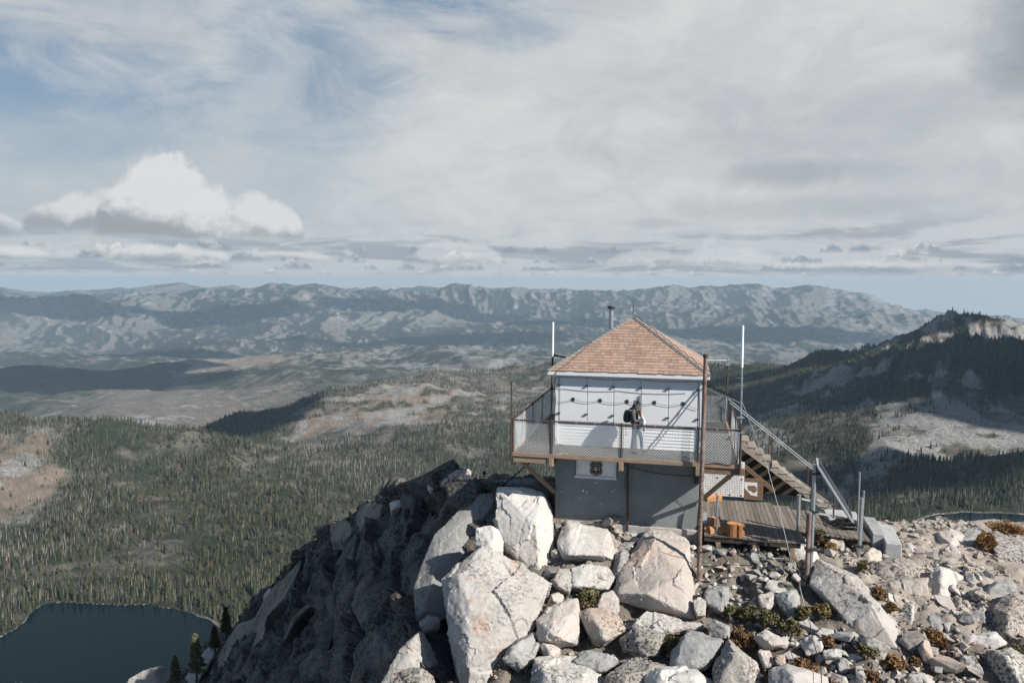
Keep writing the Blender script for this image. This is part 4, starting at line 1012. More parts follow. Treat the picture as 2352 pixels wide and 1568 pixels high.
B(Z4, [(1950, 360), (2060, 345), (2200, 400), (2300, 480), (2300, 720), (2200, 720), (2000, 650), (1945, 620)], [(1990, 400, .5), (1980, 600, .5), (2150, 430, .65), (2200, 600, .8)], 1.4, 'lichen_rock', 'large square boulder blotched with black lichen under the orange bush', .05)
B(Z4, [(1690, 490), (1715, 360), (1790, 320), (1850, 330), (1870, 480), (1760, 540)], [], .8, 'grey_rock', 'shaded grey rock between the cream boulder and the orange bush', .05)
B(Z4, [(910, 545), (980, 480), (1050, 500), (1065, 585), (990, 605), (920, 595)], [], .7, 'warm_rock', 'cream boulder at the end of the lower wooden walkway', .04)
B(Z4, [(1060, 500), (1150, 480), (1175, 560), (1080, 575)], [], .5, 'white_rock', 'small white rock in front of the pale concrete block', .035)
B(Z4, [(1890, 900), (1910, 800), (1990, 740), (2140, 760), (2120, 830), (2000, 900), (1940, 965)], [(1980, 790, .45), (2100, 780, .4), (1950, 880, .4)], .9, 'grey_rock', 'jutting grey rock with a deep shadow beneath, at the end of the path', .05)
B(Z4, [(1890, 1010), (2020, 980), (2100, 850), (2300, 850), (2300, 1260), (2100, 1210), (1960, 1130), (1890, 1090)], [(1950, 1040, .45), (2100, 950, .6), (2200, 1050, .9), (2080, 1150, .6)], 1.4, 'lichen_rock', 'broad boulder speckled all over with black lichen below the path end', .05)
B(Z4, [(1690, 1250), (1760, 1180), (1960, 1160), (2050, 1250), (1900, 1330), (1800, 1330)], [(1800, 1220, .4), (1960, 1210, .45), (1880, 1290, .5)], .9, 'white_rock', 'layered white slab above the large speckled corner boulder', .05)
B(Z4, [(1800, 1390), (1900, 1340), (2060, 1300), (2300, 1360), (2300, 1700), (1980, 1700), (1870, 1500)], [(1880, 1380, .4), (1960, 1500, .7), (2080, 1360, .6), (2200, 1500, .9)], 1.3, 'lichen_rock', 'large speckled corner boulder at the bottom of the slope', .05)
B(Z4, [(1210, 935), (1310, 930), (1320, 1000), (1300, 1110), (1225, 1080)], [(1250, 960, .3), (1300, 970, .3), (1260, 1060, .35)], .7, 'white_rock', 'upright white block below the tan block', .04)
B(Z4, [(1420, 1100), (1440, 1020), (1510, 1015), (1565, 1090), (1520, 1180)], [], .7, 'grey_rock', 'rounded grey stone below the rock with the deep crack', .04)
B(Z4, [(1350, 1290), (1395, 1160), (1430, 1230), (1440, 1310), (1490, 1440), (1420, 1430)], [(1390, 1250, .3), (1440, 1380, .3)], .6, 'warm_rock', 'tall pointed tan shard standing on the gravel slope', .04)
B(Z4, [(160, 1460), (300, 1420), (480, 1480), (650, 1520), (720, 1640), (180, 1700)], [(300, 1460, .5), (560, 1540, .5), (420, 1580, .7)], 1.0, 'white_rock', 'smooth white slab at the bottom edge, crossed by a thin guy wire', .05, .6)
B(Z4, [(-60, 1370), (0, 1350), (60, 1410), (95, 1580), (0, 1700), (-80, 1650)], [], .9, 'lichen_rock', 'rock with dark stains beside the smooth white bottom slab', .045)
B(Z4, [(400, 1220), (470, 1170), (600, 1210), (570, 1300), (460, 1330)], [(470, 1210, .3), (560, 1240, .3), (480, 1300, .3)], .7, 'white_rock', 'white block below the row of green shrubs', .04)
B(Z4, [(70, 1300), (160, 1290), (200, 1400), (120, 1440)], [], .6, 'white_rock', 'leaning white stone beside the rusty brown undergrowth', .04)
B(Z4, [(200, 1330), (270, 1345), (280, 1415), (210, 1410)], [], .4, 'warm_rock', 'small tan cube shaped stone beside the leaning white stone', .035)
B(Z4, [(700, 1410), (740, 1350), (800, 1380), (790, 1450), (730, 1480)], [], .6, 'grey_rock', 'egg sized upright grey rock under the foot of the long white slab', .04)
B(Z4, [(590, 1300), (680, 1285), (760, 1300), (720, 1370), (600, 1360)], [], .6, 'white_rock', 'flat white stone beside the upright grey rock', .04)
B(Z4, [(850, 1430), (890, 1415), (930, 1500), (900, 1580), (850, 1560)], [], .6, 'lichen_rock', 'narrow lichen covered rock standing low on the gravel slope', .04)
B(Z4, [(1220, 450), (1280, 440), (1345, 490), (1280, 515)], [], .5, 'white_rock', 'flat stone next to the pale concrete block on the crest', .035)
B(Z4, [(210, 860), (350, 800), (400, 880), (380, 1010), (330, 1050), (250, 950)], [(300, 850, .4), (370, 880, .4), (330, 1000, .35)], .7, 'grey_rock', 'angular grey rock beside the twin poles, above the green shrubs', .04)
B(Z4, [(70, 860), (170, 830), (240, 900), (150, 970), (90, 960)], [], .6, 'warm_rock', 'cracked reddish slab leaning among the green shrubs', .04)
B(Z4, [(125, 800), (150, 740), (290, 745), (340, 800), (300, 860), (190, 850)], [], .6, 'warm_rock', 'wide cream stone below the loose stone wall', .04)
B(Z4, [(1680, 1340), (1800, 1350), (1860, 1450), (1750, 1490), (1690, 1430)], [], .7, 'grey_rock', 'grey rock in the shade of the large speckled corner boulder', .045)
B(Z4, [(30, 1190), (130, 1140), (300, 1230), (290, 1275), (110, 1275)], [], .6, 'white_rock', 'pale flat rock below the dark green shrub', .04)
B(Z4, [(1250, 1500), (1360, 1485), (1385, 1560), (1270, 1600)], [], .6, 'grey_rock', 'small grey boulder at the bottom of the gravel slope', .04)
B(Z4, [(1560, 1090), (1640, 1070), (1680, 1150), (1600, 1200)], [], .6, 'white_rock', 'chalky white stone beside the rounded grey stone', .04)
B(Z4, [(1760, 980), (1880, 960), (1890, 1080), (1800, 1090)], [], .7, 'white_rock', 'shattered pale rock between the cracked rock and the speckled broad boulder', .04)
# rocks along the crest of the cliff
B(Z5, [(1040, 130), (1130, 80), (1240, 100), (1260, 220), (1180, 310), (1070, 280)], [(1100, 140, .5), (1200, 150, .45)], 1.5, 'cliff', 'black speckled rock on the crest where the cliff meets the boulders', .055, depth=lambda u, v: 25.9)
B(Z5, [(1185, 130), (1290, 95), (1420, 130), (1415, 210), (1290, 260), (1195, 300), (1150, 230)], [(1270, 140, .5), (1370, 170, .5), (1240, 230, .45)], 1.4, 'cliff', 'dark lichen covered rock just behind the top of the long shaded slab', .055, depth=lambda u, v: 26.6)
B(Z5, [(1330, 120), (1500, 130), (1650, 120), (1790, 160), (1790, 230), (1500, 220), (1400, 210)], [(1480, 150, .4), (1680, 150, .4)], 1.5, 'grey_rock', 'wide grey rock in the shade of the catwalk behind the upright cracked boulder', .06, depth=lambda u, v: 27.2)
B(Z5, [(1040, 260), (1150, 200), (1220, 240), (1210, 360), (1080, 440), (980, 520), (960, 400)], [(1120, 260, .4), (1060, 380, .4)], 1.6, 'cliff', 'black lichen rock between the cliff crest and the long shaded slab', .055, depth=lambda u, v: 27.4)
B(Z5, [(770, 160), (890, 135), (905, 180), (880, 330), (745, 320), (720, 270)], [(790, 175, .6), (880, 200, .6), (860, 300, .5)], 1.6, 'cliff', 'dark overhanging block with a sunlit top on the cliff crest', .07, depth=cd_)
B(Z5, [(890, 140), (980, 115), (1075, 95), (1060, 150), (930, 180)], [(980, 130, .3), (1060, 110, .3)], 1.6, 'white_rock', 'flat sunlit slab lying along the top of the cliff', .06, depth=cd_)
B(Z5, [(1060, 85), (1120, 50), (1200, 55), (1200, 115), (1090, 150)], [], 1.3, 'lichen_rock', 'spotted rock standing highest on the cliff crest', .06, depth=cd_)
B(Z5, [(1190, 45), (1225, 60), (1205, 115), (1175, 80)], [], .6, 'white_rock', 'small white pointed stone behind the highest crest rock', .045, depth=lambda u, v: 27.5)
B(Z5, [(410, 360), (450, 300), (500, 275), (600, 300), (630, 340), (560, 430), (510, 490), (410, 510)], [(480, 320, .7), (580, 340, .6), (450, 420, .7)], 2.0, 'sage_rock', 'pale lichen pinnacle standing out from the cliff crest', .08, depth=lambda u, v: cl_d(u, v)-3.5)
B(Z5, [(640, 280), (710, 260), (720, 290), (650, 340)], [], 1.0, 'white_rock', 'sunlit stone between the pinnacle and the overhanging block', .06, depth=lambda u, v: cl_d(u, v)-3)
B(Z5, [(220, 430), (330, 410), (410, 460), (340, 545), (230, 545)], [(300, 440, .5), (340, 500, .5)], 2.0, 'sage_rock', 'tan lichen slab on the crest below the pinnacle', .08, depth=lambda u, v: cl_d(u, v)-7)
B(Z6, [(2130, 720), (2050, 780), (1920, 930), (1840, 1060), (1830, 1290), (1760, 1340), (1860, 1250), (2000, 1060), (2080, 950)], [(2050, 850, .5), (1920, 1050, .6), (1850, 1200, .5)], 2.2, 'sage_rock', 'long sunlit grey green slab on the outer flank of the cliff', .09, .8, depth=lambda u, v: cl_d(u, v)-7)
B(Z6, [(1690, 1160), (1640, 1230), (1560, 1420), (1490, 1500), (1680, 1400), (1810, 1290), (1825, 1100), (1760, 1110)], [(1720, 1200, .6), (1650, 1330, .6)], 2.2, 'sage_rock', 'broad sunlit slab at the outer foot of the cliff', .09, .8, depth=lambda u, v: cl_d(u, v)-7)
B(Z6, [(900, 1545), (1000, 1490), (1100, 1460), (1210, 1440), (1205, 1500), (1150, 1600), (900, 1640)], [(1080, 1490, .5), (1170, 1480, .5)], 2.0, 'warm_rock', 'pale tan outcrop at the bottom edge above the big lake', .09, depth=lambda u, v: cl_d(u, v)-7)
B(Z6, [(1330, 1510), (1490, 1310), (1560, 1300), (1480, 1450), (1400, 1600)], [], 2.0, 'white_rock', 'narrow pale outcrop beside the green pine above the big lake', .09, depth=lambda u, v: cl_d(u, v)-7)
B(Z6, [(1870, 950), (1920, 890), (1935, 930), (1890, 975)], [], 1.0, 'white_rock', 'small white rock on the outer edge of the flank slab', .07, depth=lambda u, v: cl_d(u, v)-7)

# loose stones -------------------------------------------------------
stone_me = []
for i in range(14):
    r = np.random.default_rng(500+i)
    pts = r.normal(size=(11, 3)); pts /= np.linalg.norm(pts, axis=1)[:, None]; pts *= np.array([.5, .42, .34])*r.uniform(.75, 1.1, (11, 1))
    bm = bmesh.new()
    for p in pts: bm.verts.new(tuple(p))
    q_ = bmesh.ops.convex_hull(bm, input=bm.verts); bmesh.ops.delete(bm, geom=[e for e in q_['geom_interior'] if isinstance(e, bmesh.types.BMVert)], context='VERTS')
    bmesh.ops.dissolve_limit(bm, angle_limit=.30, verts=bm.verts, edges=bm.edges)
    bmesh.ops.bevel(bm, geom=bm.edges[:], offset=.014, segments=1, affect='EDGES', profile=.5)
    bmesh.ops.triangulate(bm, faces=bm.faces); bmesh.ops.subdivide_edges(bm, edges=[e for e in bm.edges if e.calc_length() > .12], cuts=1); bmesh.ops.triangulate(bm, faces=bm.faces)
    me = bpy.data.meshes.new('stone'); bm.to_mesh(me); bm.free()
    co = np.empty(len(me.vertices)*3, np.float32); me.vertices.foreach_get('co', co); co = co.reshape(-1, 3).astype(float)
    co = co*(1+.05*facets(co*2.6+i*5, i)+.03*fbm(co*5+i, i, 2))[:, None]; me.vertices.foreach_set('co', co.astype(np.float32).ravel()); me.update(); stone_me.append(me)
def stones(zf_, poly, n_, smin, smax, mats, label, group, seed, lift=.3, name='stone'):
    r = random.Random(seed); px = [zf_(*p) for p in poly]; P2 = np.array(px)
    u0, v0 = P2.min(0); u1, v1 = P2.max(0); done = []; tries = 0
    while len(done) < n_ and tries < n_*30:
        tries += 1
        u, v = r.uniform(u0, u1), r.uniform(v0, v1)
        if sdist(np.array([u]), np.array([v]), P2)[0] > 0: continue
        s = smin*(smax/smin)**(r.random()**1.5)
        d = hit(u, v); rr = s*F/d*.5
        if any(abs(h_[:, 0].mean()-u) < 160 and sdist(np.array([u]), np.array([v]), h_)[0] < rr*.15 for h_ in HERO): continue
        if any((u-a)**2+(v-b_)**2 < ((rr+c)*.64)**2 for a, b_, c in done): continue
        done.append((u, v, rr))
        p = at(u, v, d); me = stone_me[r.randrange(len(stone_me))]
        mk = r.choice(mats); key = (me.name, mk)
        if key not in STV:
            m2 = me.copy(); m2.materials.clear(); m2.materials.append(M[mk]); STV[key] = m2
        o = bpy.data.objects.new(name, STV[key]); COL.objects.link(o)
        o.location = (p[0], p[1], gz(p[0], p[1])+s*(.12+lift*.4)); o.rotation_euler = (r.uniform(-.5, .5), r.uniform(-.5, .5), r.uniform(0, 6.3)); o.scale = (s*r.uniform(.85, 1.35), s, s*r.uniform(.75, 1.2))
        tag(o, label, 'stone', group)
STV = {}
W_ = ['white_rock', 'white_rock', 'warm_rock', 'warm_rock', 'grey_rock']
L_ = W_+['lichen_rock']
stones(Z3, [(100, 300), (640, 330), (860, 480), (700, 640), (620, 820), (400, 960), (60, 1000)], 34, .5, 1.2, L_, 'mid sized rock filling a gap between the big boulders just below the cabin', 'gap filling rocks below the cabin', 11, .1, 'rock')
stones(Z3, [(0, 1000), (700, 900), (1000, 1020), (1400, 1080), (1560, 1300), (1400, 1540), (0, 1560)], 60, .45, 1.2, L_, 'mid sized rock filling a gap between the boulders low on the slope', 'gap filling rocks low on the slope', 12, .1, 'rock')
stones(Z4, [(250, 1060), (700, 1180), (1100, 1360), (1400, 1180), (1700, 1000), (1900, 1300), (1800, 1560), (250, 1500)], 44, .4, 1.05, L_, 'mid sized rock half sunk in the gravel at the bottom of the slope', 'half sunken rocks in the gravel', 13, .0, 'rock')
stones(Z4, [(880, 600), (1450, 480), (1900, 640), (1900, 980), (1300, 1000), (1000, 900)], 30, .45, 1.2, L_, 'low pale rock half sunk in the ground beside the crest path', 'half sunken rocks beside the crest path', 14, -.15, 'rock')
stones(Z4, [(620, 400), (930, 440), (960, 600), (860, 720), (620, 600)], 10, .4, .8, L_, 'mid sized rock under the edge of the lower wooden walkway', 'mid sized rocks under the walkway edge', 15, .1, 'rock')
stones(Z3, [(1160, 440), (1440, 470), (1480, 410), (1830, 520), (1830, 860), (1560, 860), (1400, 800), (1180, 760)], 75, .18, .62, W_, 'angular white stone in the loose stone bank under the wooden platform', 'stones in the bank under the platform', 1)
stones(Z4, [(60, 520), (450, 600), (450, 800), (130, 760), (20, 720)], 34, .22, .62, W_, 'angular stone in the loose bank beside the twin poles', 'stones in the bank by the twin poles', 2)
stones(Z4, [(620, 420), (900, 470), (920, 620), (840, 680), (640, 560)], 30, .2, .6, W_, 'loose stone below the edge of the lower wooden walkway', 'stones below the lower walkway', 3)
stones(Z4, [(250, 1100), (700, 1200), (860, 1250), (1120, 1380), (1000, 1568), (250, 1440)], 46, .12, .5, W_, 'loose stone among the brown undergrowth at the bottom of the slope', 'stones among the undergrowth', 4)
stones(Z4, [(1080, 1130), (1340, 1150), (1680, 1220), (1800, 1560), (1050, 1568), (1260, 1320)], 60, .10, .42, W_, 'loose stone on the gravel slope at the bottom of the ridge', 'stones on the gravel slope', 5)
stones(Z4, [(1180, 380), (1460, 400), (1700, 560), (1940, 640), (1880, 760), (1400, 640), (1080, 560)], 44, .10, .40, W_, 'small stone lying on the bare path across the crest', 'stones on the crest path', 6)
stones(Z3, [(600, 900), (860, 940), (1240, 1060), (1000, 1120), (800, 1130), (640, 1040)], 34, .08, .26, ['grey_rock', 'white_rock'], 'small stone in the shady gap under the huge wedge boulder', 'stones under the wedge boulder', 7)
stones(Z3, [(560, 340), (730, 360), (860, 400), (780, 540), (620, 500)], 16, .12, .34, ['grey_rock', 'warm_rock'], 'small stone packed between the boulders below the cabin wall', 'stones packed below the cabin wall', 8)
stones(Z5, [(880, 1200), (1010, 1200), (1010, 1380), (900, 1350)], 24, .08, .24, ['grey_rock', 'lichen_rock'], 'small grey stone in the chute beside the largest boulder', 'stones in the chute', 9)
stones(Z4, [(1500, 800), (1900, 760), (1900, 1000), (1560, 1060)], 28, .14, .5, W_, 'broken pale stone on the slope under the crest path', 'broken stones under the path', 10)

def rubble():
    r = np.random.default_rng(77); Vs, Ts = [], []; off = 0
    pr = []
    for k_ in range(8):
        q = r.normal(size=(9, 3)); q /= np.linalg.norm(q, axis=1)[:, None]; q *= np.array([.55, .45, .36])
        bm = bmesh.new()
        for p in q: bm.verts.new(tuple(p))
        bmesh.ops.convex_hull(bm, input=bm.verts); bmesh.ops.triangulate(bm, faces=bm.faces); bm.verts.index_update()
        pr.append((np.array([v.co[:] for v in bm.verts]), np.array([[v.index for v in f.verts] for f in bm.faces]))); bm.free()
    n_ = 0
    while n_ < 9000:
        a = r.uniform(-4, 17); b_ = r.uniform(12.5, 30)
        if vnoise(np.array([[a/1.3, b_/1.3, 0]]), 5)[0] < r.uniform(-.9, .5): continue
        P = wab(a, b_)
        if -3.2 < P[0] < 7.8 and -2.6 < P[1] < 3: continue
        if 2.4 < P[0] < 5.7 and -3.4 < P[1] < 1: continue
        s = .05*(6.0)**(r.random()**1.6); P[2] = gz(P[0], P[1])+s*.1; n_ += 1
        V, T = pr[r.integers(0, 8)]; an = r.uniform(0, 6.28); c, s_ = math.cos(an), math.sin(an)
        Vr = V@np.array([[c, s_, 0], [-s_, c, 0], [0, 0, 1]])*s*r.uniform(.8, 1.25, 3)
        Vs.append(Vr+P); Ts.append(T+off); off += len(V)
    me = np_mesh('rubble', np.concatenate(Vs), np.concatenate(Ts), False)
    tag(link('rubble', me, M['rubble']), kind='stuff')
M['rubble'] = rock_mat('broken_granite', (.42, .39, .35), (.30, .265, .225), .3, 0, warmamt=.4)
rubble()

# ------------------------------------------------------------------ shrubs and small trees
def leaf_cloud(n_, rx, rz, size, seed, lean=0.0, tuft=False):
    r = np.random.default_rng(seed)
    th = r.uniform(0, 6.28, n_); ph = np.arccos(r.uniform(-.25, 1, n_)); rad = r.uniform(.35, 1, n_)**.5
    lob = .72+.38*vnoise(np.stack([np.cos(th)*2, np.sin(th)*2, ph*2], 1)+seed, seed)
    C = np.stack([np.sin(ph)*np.cos(th)*rx, np.sin(ph)*np.sin(th)*rx, np.cos(ph)*rz], 1)*(rad*lob)[:, None]
    if tuft: dr = C/np.linalg.norm(C, axis=1)[:, None]+r.normal(size=(n_, 3))*.4
    else: dr = r.normal(size=(n_, 3))+np.array([0, 0, .5])
    dr /= np.linalg.norm(dr, axis=1)[:, None]
    sd_ = np.cross(dr, r.normal(size=(n_, 3))); sd_ /= np.linalg.norm(sd_, axis=1)[:, None]
    L_ = size*r.uniform(.6, 1.5, n_)[:, None]; Wd = L_*(.16 if tuft else .34)
    V = np.stack([C-dr*L_*.5, C+sd_*Wd, C+dr*L_*.6, C-sd_*Wd], 1).reshape(-1, 3)
    T = np.arange(n_*4).reshape(n_, 4)
    return V, T
shrubm = mat('shrub_leaves', (1, 1, 1), .8, tint=True)
PAL = dict(sage=[(.21, .215, .12), (.16, .17, .09), (.25, .235, .14)], green=[(.10, .10, .04), (.075, .078, .032), (.14, .13, .055), (.16, .115, .05)], olive=[(.13, .115, .045), (.09, .09, .035), (.17, .12, .05)], orange=[(.26, .13, .045), (.20, .11, .04), (.30, .18, .07), (.17, .10, .04)], brown=[(.20, .10, .045), (.15, .08, .035), (.25, .14, .06), (.12, .08, .04)])
def shrub(zf_, x, y, wpx, pal, label, seed, hgt_=.75, n_=1300, tuft=False, depth=None, name='shrub', group=None):
    u, v = zf_(x, y); d = depth or hit(u, v)
    p = at(u, v, d-.15); p[2] = p[2] if depth else gz(p[0], p[1])+.22
    w = abs(zf_(x+wpx/2, y)[0]-u)*d/F
    root = empty(name, (p[0], p[1], p[2]-.1))
    V, T = leaf_cloud(n_, w, w*hgt_*1.25, .055+.03*w, seed, tuft=tuft)
    r = np.random.default_rng(seed); c = np.array(PAL[pal])[r.integers(0, len(PAL[pal]), n_)]*r.uniform(.7, 1.25, (n_, 1))
    me = np_mesh('foliage', V+np.array([p[0], p[1], p[2]-.05]), T, False, np.repeat(c, 4, 0))
    link('foliage', me, shrubm, root)
    mb = MB()
    for k_ in range(7):
        a_ = k_*.9+seed; q = Vector((p[0], p[1], p[2]-.2)); e = q+Vector((math.cos(a_)*w*.6, math.sin(a_)*w*.6, w*hgt_*.9+.1))
        mb.tube([q, q.lerp(e, .5)+Vector((0, 0, .05)), e], [.014, .010, .005], 5)
    mb.build('stems', M['trunk'], root)
    tag(root, label, 'shrub', group)
shrub(Z3, 420, 830, 260, 'green', 'dark green shrub under the wide rock below the sign', 1)
shrub(Z3, 150, 890, 150, 'green', 'small green shrub beside the largest boulder', 2)
shrub(Z3, 40, 980, 120, 'olive', 'dry olive tuft between the largest boulder and the angular pink one', 3)
shrub(Z3, 1060, 1180, 200, 'green', 'green shrub growing in front of the flat shaded slab', 4, 1.1)
shrub(Z3, 1340, 1130, 110, 'olive', 'thin olive shrub beside the squared grey block', 5)
shrub(Z3, 1570, 910, 150, 'green', 'green shrub growing under the loose stone bank', 6)
shrub(Z3, 1700, 960, 200, 'olive', 'olive shrub uphill of the broad brown one', 7)
shrub(Z3, 1640, 1140, 260, 'brown', 'broad brownish shrub below the squared grey block', 8, n_=1800)
shrub(Z4, 160, 1060, 190, 'green', 'bushy green shrub between the cracked reddish slab and the white block', 9)
shrub(Z4, 330, 1120, 190, 'green', 'dark green shrub next to the angular grey rock', 10)
shrub(Z4, 430, 1020, 150, 'olive', 'olive green shrub below the twin poles', 11)
shrub(Z4, 580, 970, 170, 'olive', 'tall olive shrub against the shaded side of the long white slab', 12)
shrub(Z4, 560, 430, 150, 'olive', 'yellowing shrub under the edge of the lower wooden walkway', 13, 1.3)
shrub(Z4, 640, 510, 110, 'orange', 'small orange shrub below the yellowing one', 14)
shrub(Z4, 910, 670, 110, 'olive', 'olive grass clump beside the black and white lichen boulder', 15, 1.2, 900, True)
shrub(Z4, 1030, 900, 150, 'brown', 'rusty brown shrub along the long white slab', 16)
shrub(Z4, 1130, 990, 120, 'orange', 'orange brown tuft below the tan block', 17)
shrub(Z4, 1480, 1190, 160, 'orange', 'orange brown shrub beside the tall pointed shard', 18)
shrub(Z4, 1570, 1230, 110, 'brown', 'low brown tuft downhill of the rounded grey stone', 19)
shrub(Z4, 430, 1400, 260, 'brown', 'wide rusty undergrowth above the smooth white bottom slab', 20, .5, 1900)
shrub(Z4, 620, 1230, 140, 'brown', 'reddish brown shrub beside the white block', 21)
shrub(Z4, 940, 1330, 200, 'olive', 'olive brown shrub at the foot of the long white slab', 22, .6, 1500)
shrub(Z4, 1150, 1340, 190, 'orange', 'orange shrub touching the lower tip of the long white slab', 23, .6, 1500)
shrub(Z4, 980, 1460, 170, 'brown', 'dry brown shrub low on the slope below the olive brown one', 24, .6)
shrub(Z4, 700, 1500, 110, 'orange', 'small orange tuft beside the smooth white bottom slab', 25)
shrub(Z4, 2130, 1330, 180, 'olive', 'thin olive growth over the large speckled corner boulder', 26, .4)
shrub(Z4, 1900, 440, 200, 'orange', 'rust orange bush beside the large square lichen boulder', 27, 1.0, 3000, True, depth=24.6)
shrub(Z4, 2060, 340, 330, 'orange', 'wide rust orange bush on the crest above the large square boulder', 28, .42, 4200, True, depth=25.6)
shrub(Z4, 1320, 1350, 110, 'brown', 'small brown tuft beside the tall pointed shard', 29)
def pine(zf_, x, y, d, hgt_, w, label, seed, pal='green'):
    u, v = zf_(x, y); p = at(u, v, d); root = empty('pine_tree', p)
    r = np.random.default_rng(seed); Vs, Ts, Cs = [], [], []; off = 0
    for k_ in range(26):
        f = .12+.86*k_/26; an = k_*2.4; rad = w*(1-f)**.6*r.uniform(.6, 1.0)
        V, T = leaf_cloud(200, (.20*hgt_*.45+.10)*(1.25-f), .17*hgt_*.55, .20, seed*50+k_, tuft=True)
        Vs.append(V+p+np.array([math.cos(an)*rad, math.sin(an)*rad, f*hgt_])); Ts.append(T+off); off += len(V)
        Cs.append(np.repeat(np.array(PAL[pal])[r.integers(0, 3, 200)]*r.uniform(.5, 1.1, (200, 1)), 4, 0))
    me = np_mesh('crown', np.concatenate(Vs), np.concatenate(Ts), False, np.concatenate(Cs)); link('crown', me, shrubm, root)
    mb = MB().tube([p-np.array([0, 0, .5]), p+np.array([.05, 0, hgt_*.5]), p+np.array([0, .02, hgt_*.95])], [.09, .05, .015], 6)
    mb.build('trunk', M['trunk'], root); tag(root, label, 'tree')
pine(Z6, 1400, 1520, 58, 3.4, .5, 'tall sage green pine above the pale outcrop over the big lake', 1, 'sage')
pine(Z6, 1250, 1565, 60, 2.2, .35, 'short dark green pine beside the pale tan outcrop', 2, 'sage')
pine(Z6, 1530, 1330, 62, 2.0, .3, 'small brownish pine between the tall pine and the flank slab', 3, 'olive')
pine(Z6, 1610, 1230, 66, 2.6, .3, 'thin pale pine on the far side of the flank slab', 4, 'olive')
shrub(Z5, 1312, 70, 34, 'sage', 'tiny yellow green sapling on the cliff crest behind the boulders', 35, 1.5, 160, True, depth=29.5, name='sapling')
# ------------------------------------------------------------------ the lookout cabin
cabin = empty('lookout_cabin', (0, 0, -2.7))
tag(cabin, 'white shuttered lookout cabin with cedar shingle roof, grey base and a fenced catwalk', 'cabin')
WH, EH, EZ, AP = 2.37, 2.632, 2.533, 4.242
DL, DR, DF, DB = -3.5265, 3.5175, -3.794, 3.20
base = MB().box((-WH, -WH, -3.6), (WH, WH, -.40)).build('base_wall', M['grey_wall'], cabin, bevel=.015)
mb = MB().box((-WH-.10, -WH-.10, -4.2), (WH+.10, WH+.10, -2.58)); mb.build('footing', M['concrete'], cabin, bevel=.02)
mb = MB()
for s in (-1, 1):
    mb.box((-WH-.03, s*(WH+.02)-.025, -.398), (WH+.03, s*(WH+.02)+.025, -.255)); mb.box((s*(WH+.02)-.025, -WH+.01, -.396), (s*(WH+.02)+.025, WH-.01, -.257))
mb.build('sill_beam', M['white_old'], cabin)
r = random.Random(4); mb = MB()      # paint chips on the grey wall
for (x, y, w, h) in ((1090, 940, 5, 14), (945, 1030, 8, 18), (988, 1045, 5, 16), (700, 1043, 9, 7), (913, 1118, 10, 3), (1158, 1180, 3, 22), (895, 1030, 4, 4), (1282, 1038, 7, 7), (1318, 1022, 4, 6), (1405, 1203, 5, 4)):
    u = (2000+x/2.85)/1.7415; v = (1600+y/2.85)/1.7415; p = on((u, v), y=-WH-.003); w *= .0028; h *= .0028
    mb.add([(p[0]-w, -WH-.003, p[2]-h*.6), (p[0]+w*.4, -WH-.003, p[2]-h), (p[0]+w, -WH-.003, p[2]+h*.4), (p[0]-w*.3, -WH-.003, p[2]+h)], [(0, 1, 2, 3)])
mb.build('paint_chip_speck', M['white_old'], base)
WI = 2.315
wall = MB().box((-WI, -WI, -.02), (WI, WI, 2.52)).build('cab_wall', M['white'], cabin)
mb = MB()
for k_ in range(7):                 # clapboards: lower edge stands proud
    z0 = .015+k_*.108; z1 = z0+.118
    for s in (0, 1, 2, 3):
        e = WI-.02; o = WI+.001; po = .034; pi_ = .004
        V = [(-e, -o-po, z0), (e, -o-po, z0), (e, -o-pi_, z1), (-e, -o-pi_, z1), (-e, -o+.004, z0), (e, -o+.004, z0), (e, -o+.004, z1), (-e, -o+.004, z1)]
        c, sn_ = ((1, 0), (0, 1), (-1, 0), (0, -1))[s]
        V = [(x*c-y*sn_, x*sn_+y*c, zz) for x, y, zz in V]
        mb.add(V, [(0, 1, 2, 3), (5, 4, 7, 6), (4, 5, 1, 0), (3, 2, 6, 7), (1, 5, 6, 2), (4, 0, 3, 7)])
mb.build('clapboard_siding', M['white'], wall)
mb = MB()
for sx in (-1, 1):
    for sy in (-1, 1):
        mb.box((sx*(WI+.028)-.05, sy*(WI+.028)-.05, .0), (sx*(WI+.028)+.05, sy*(WI+.028)+.05, 2.47))
mb.build('corner_trim', M['white'], wall)
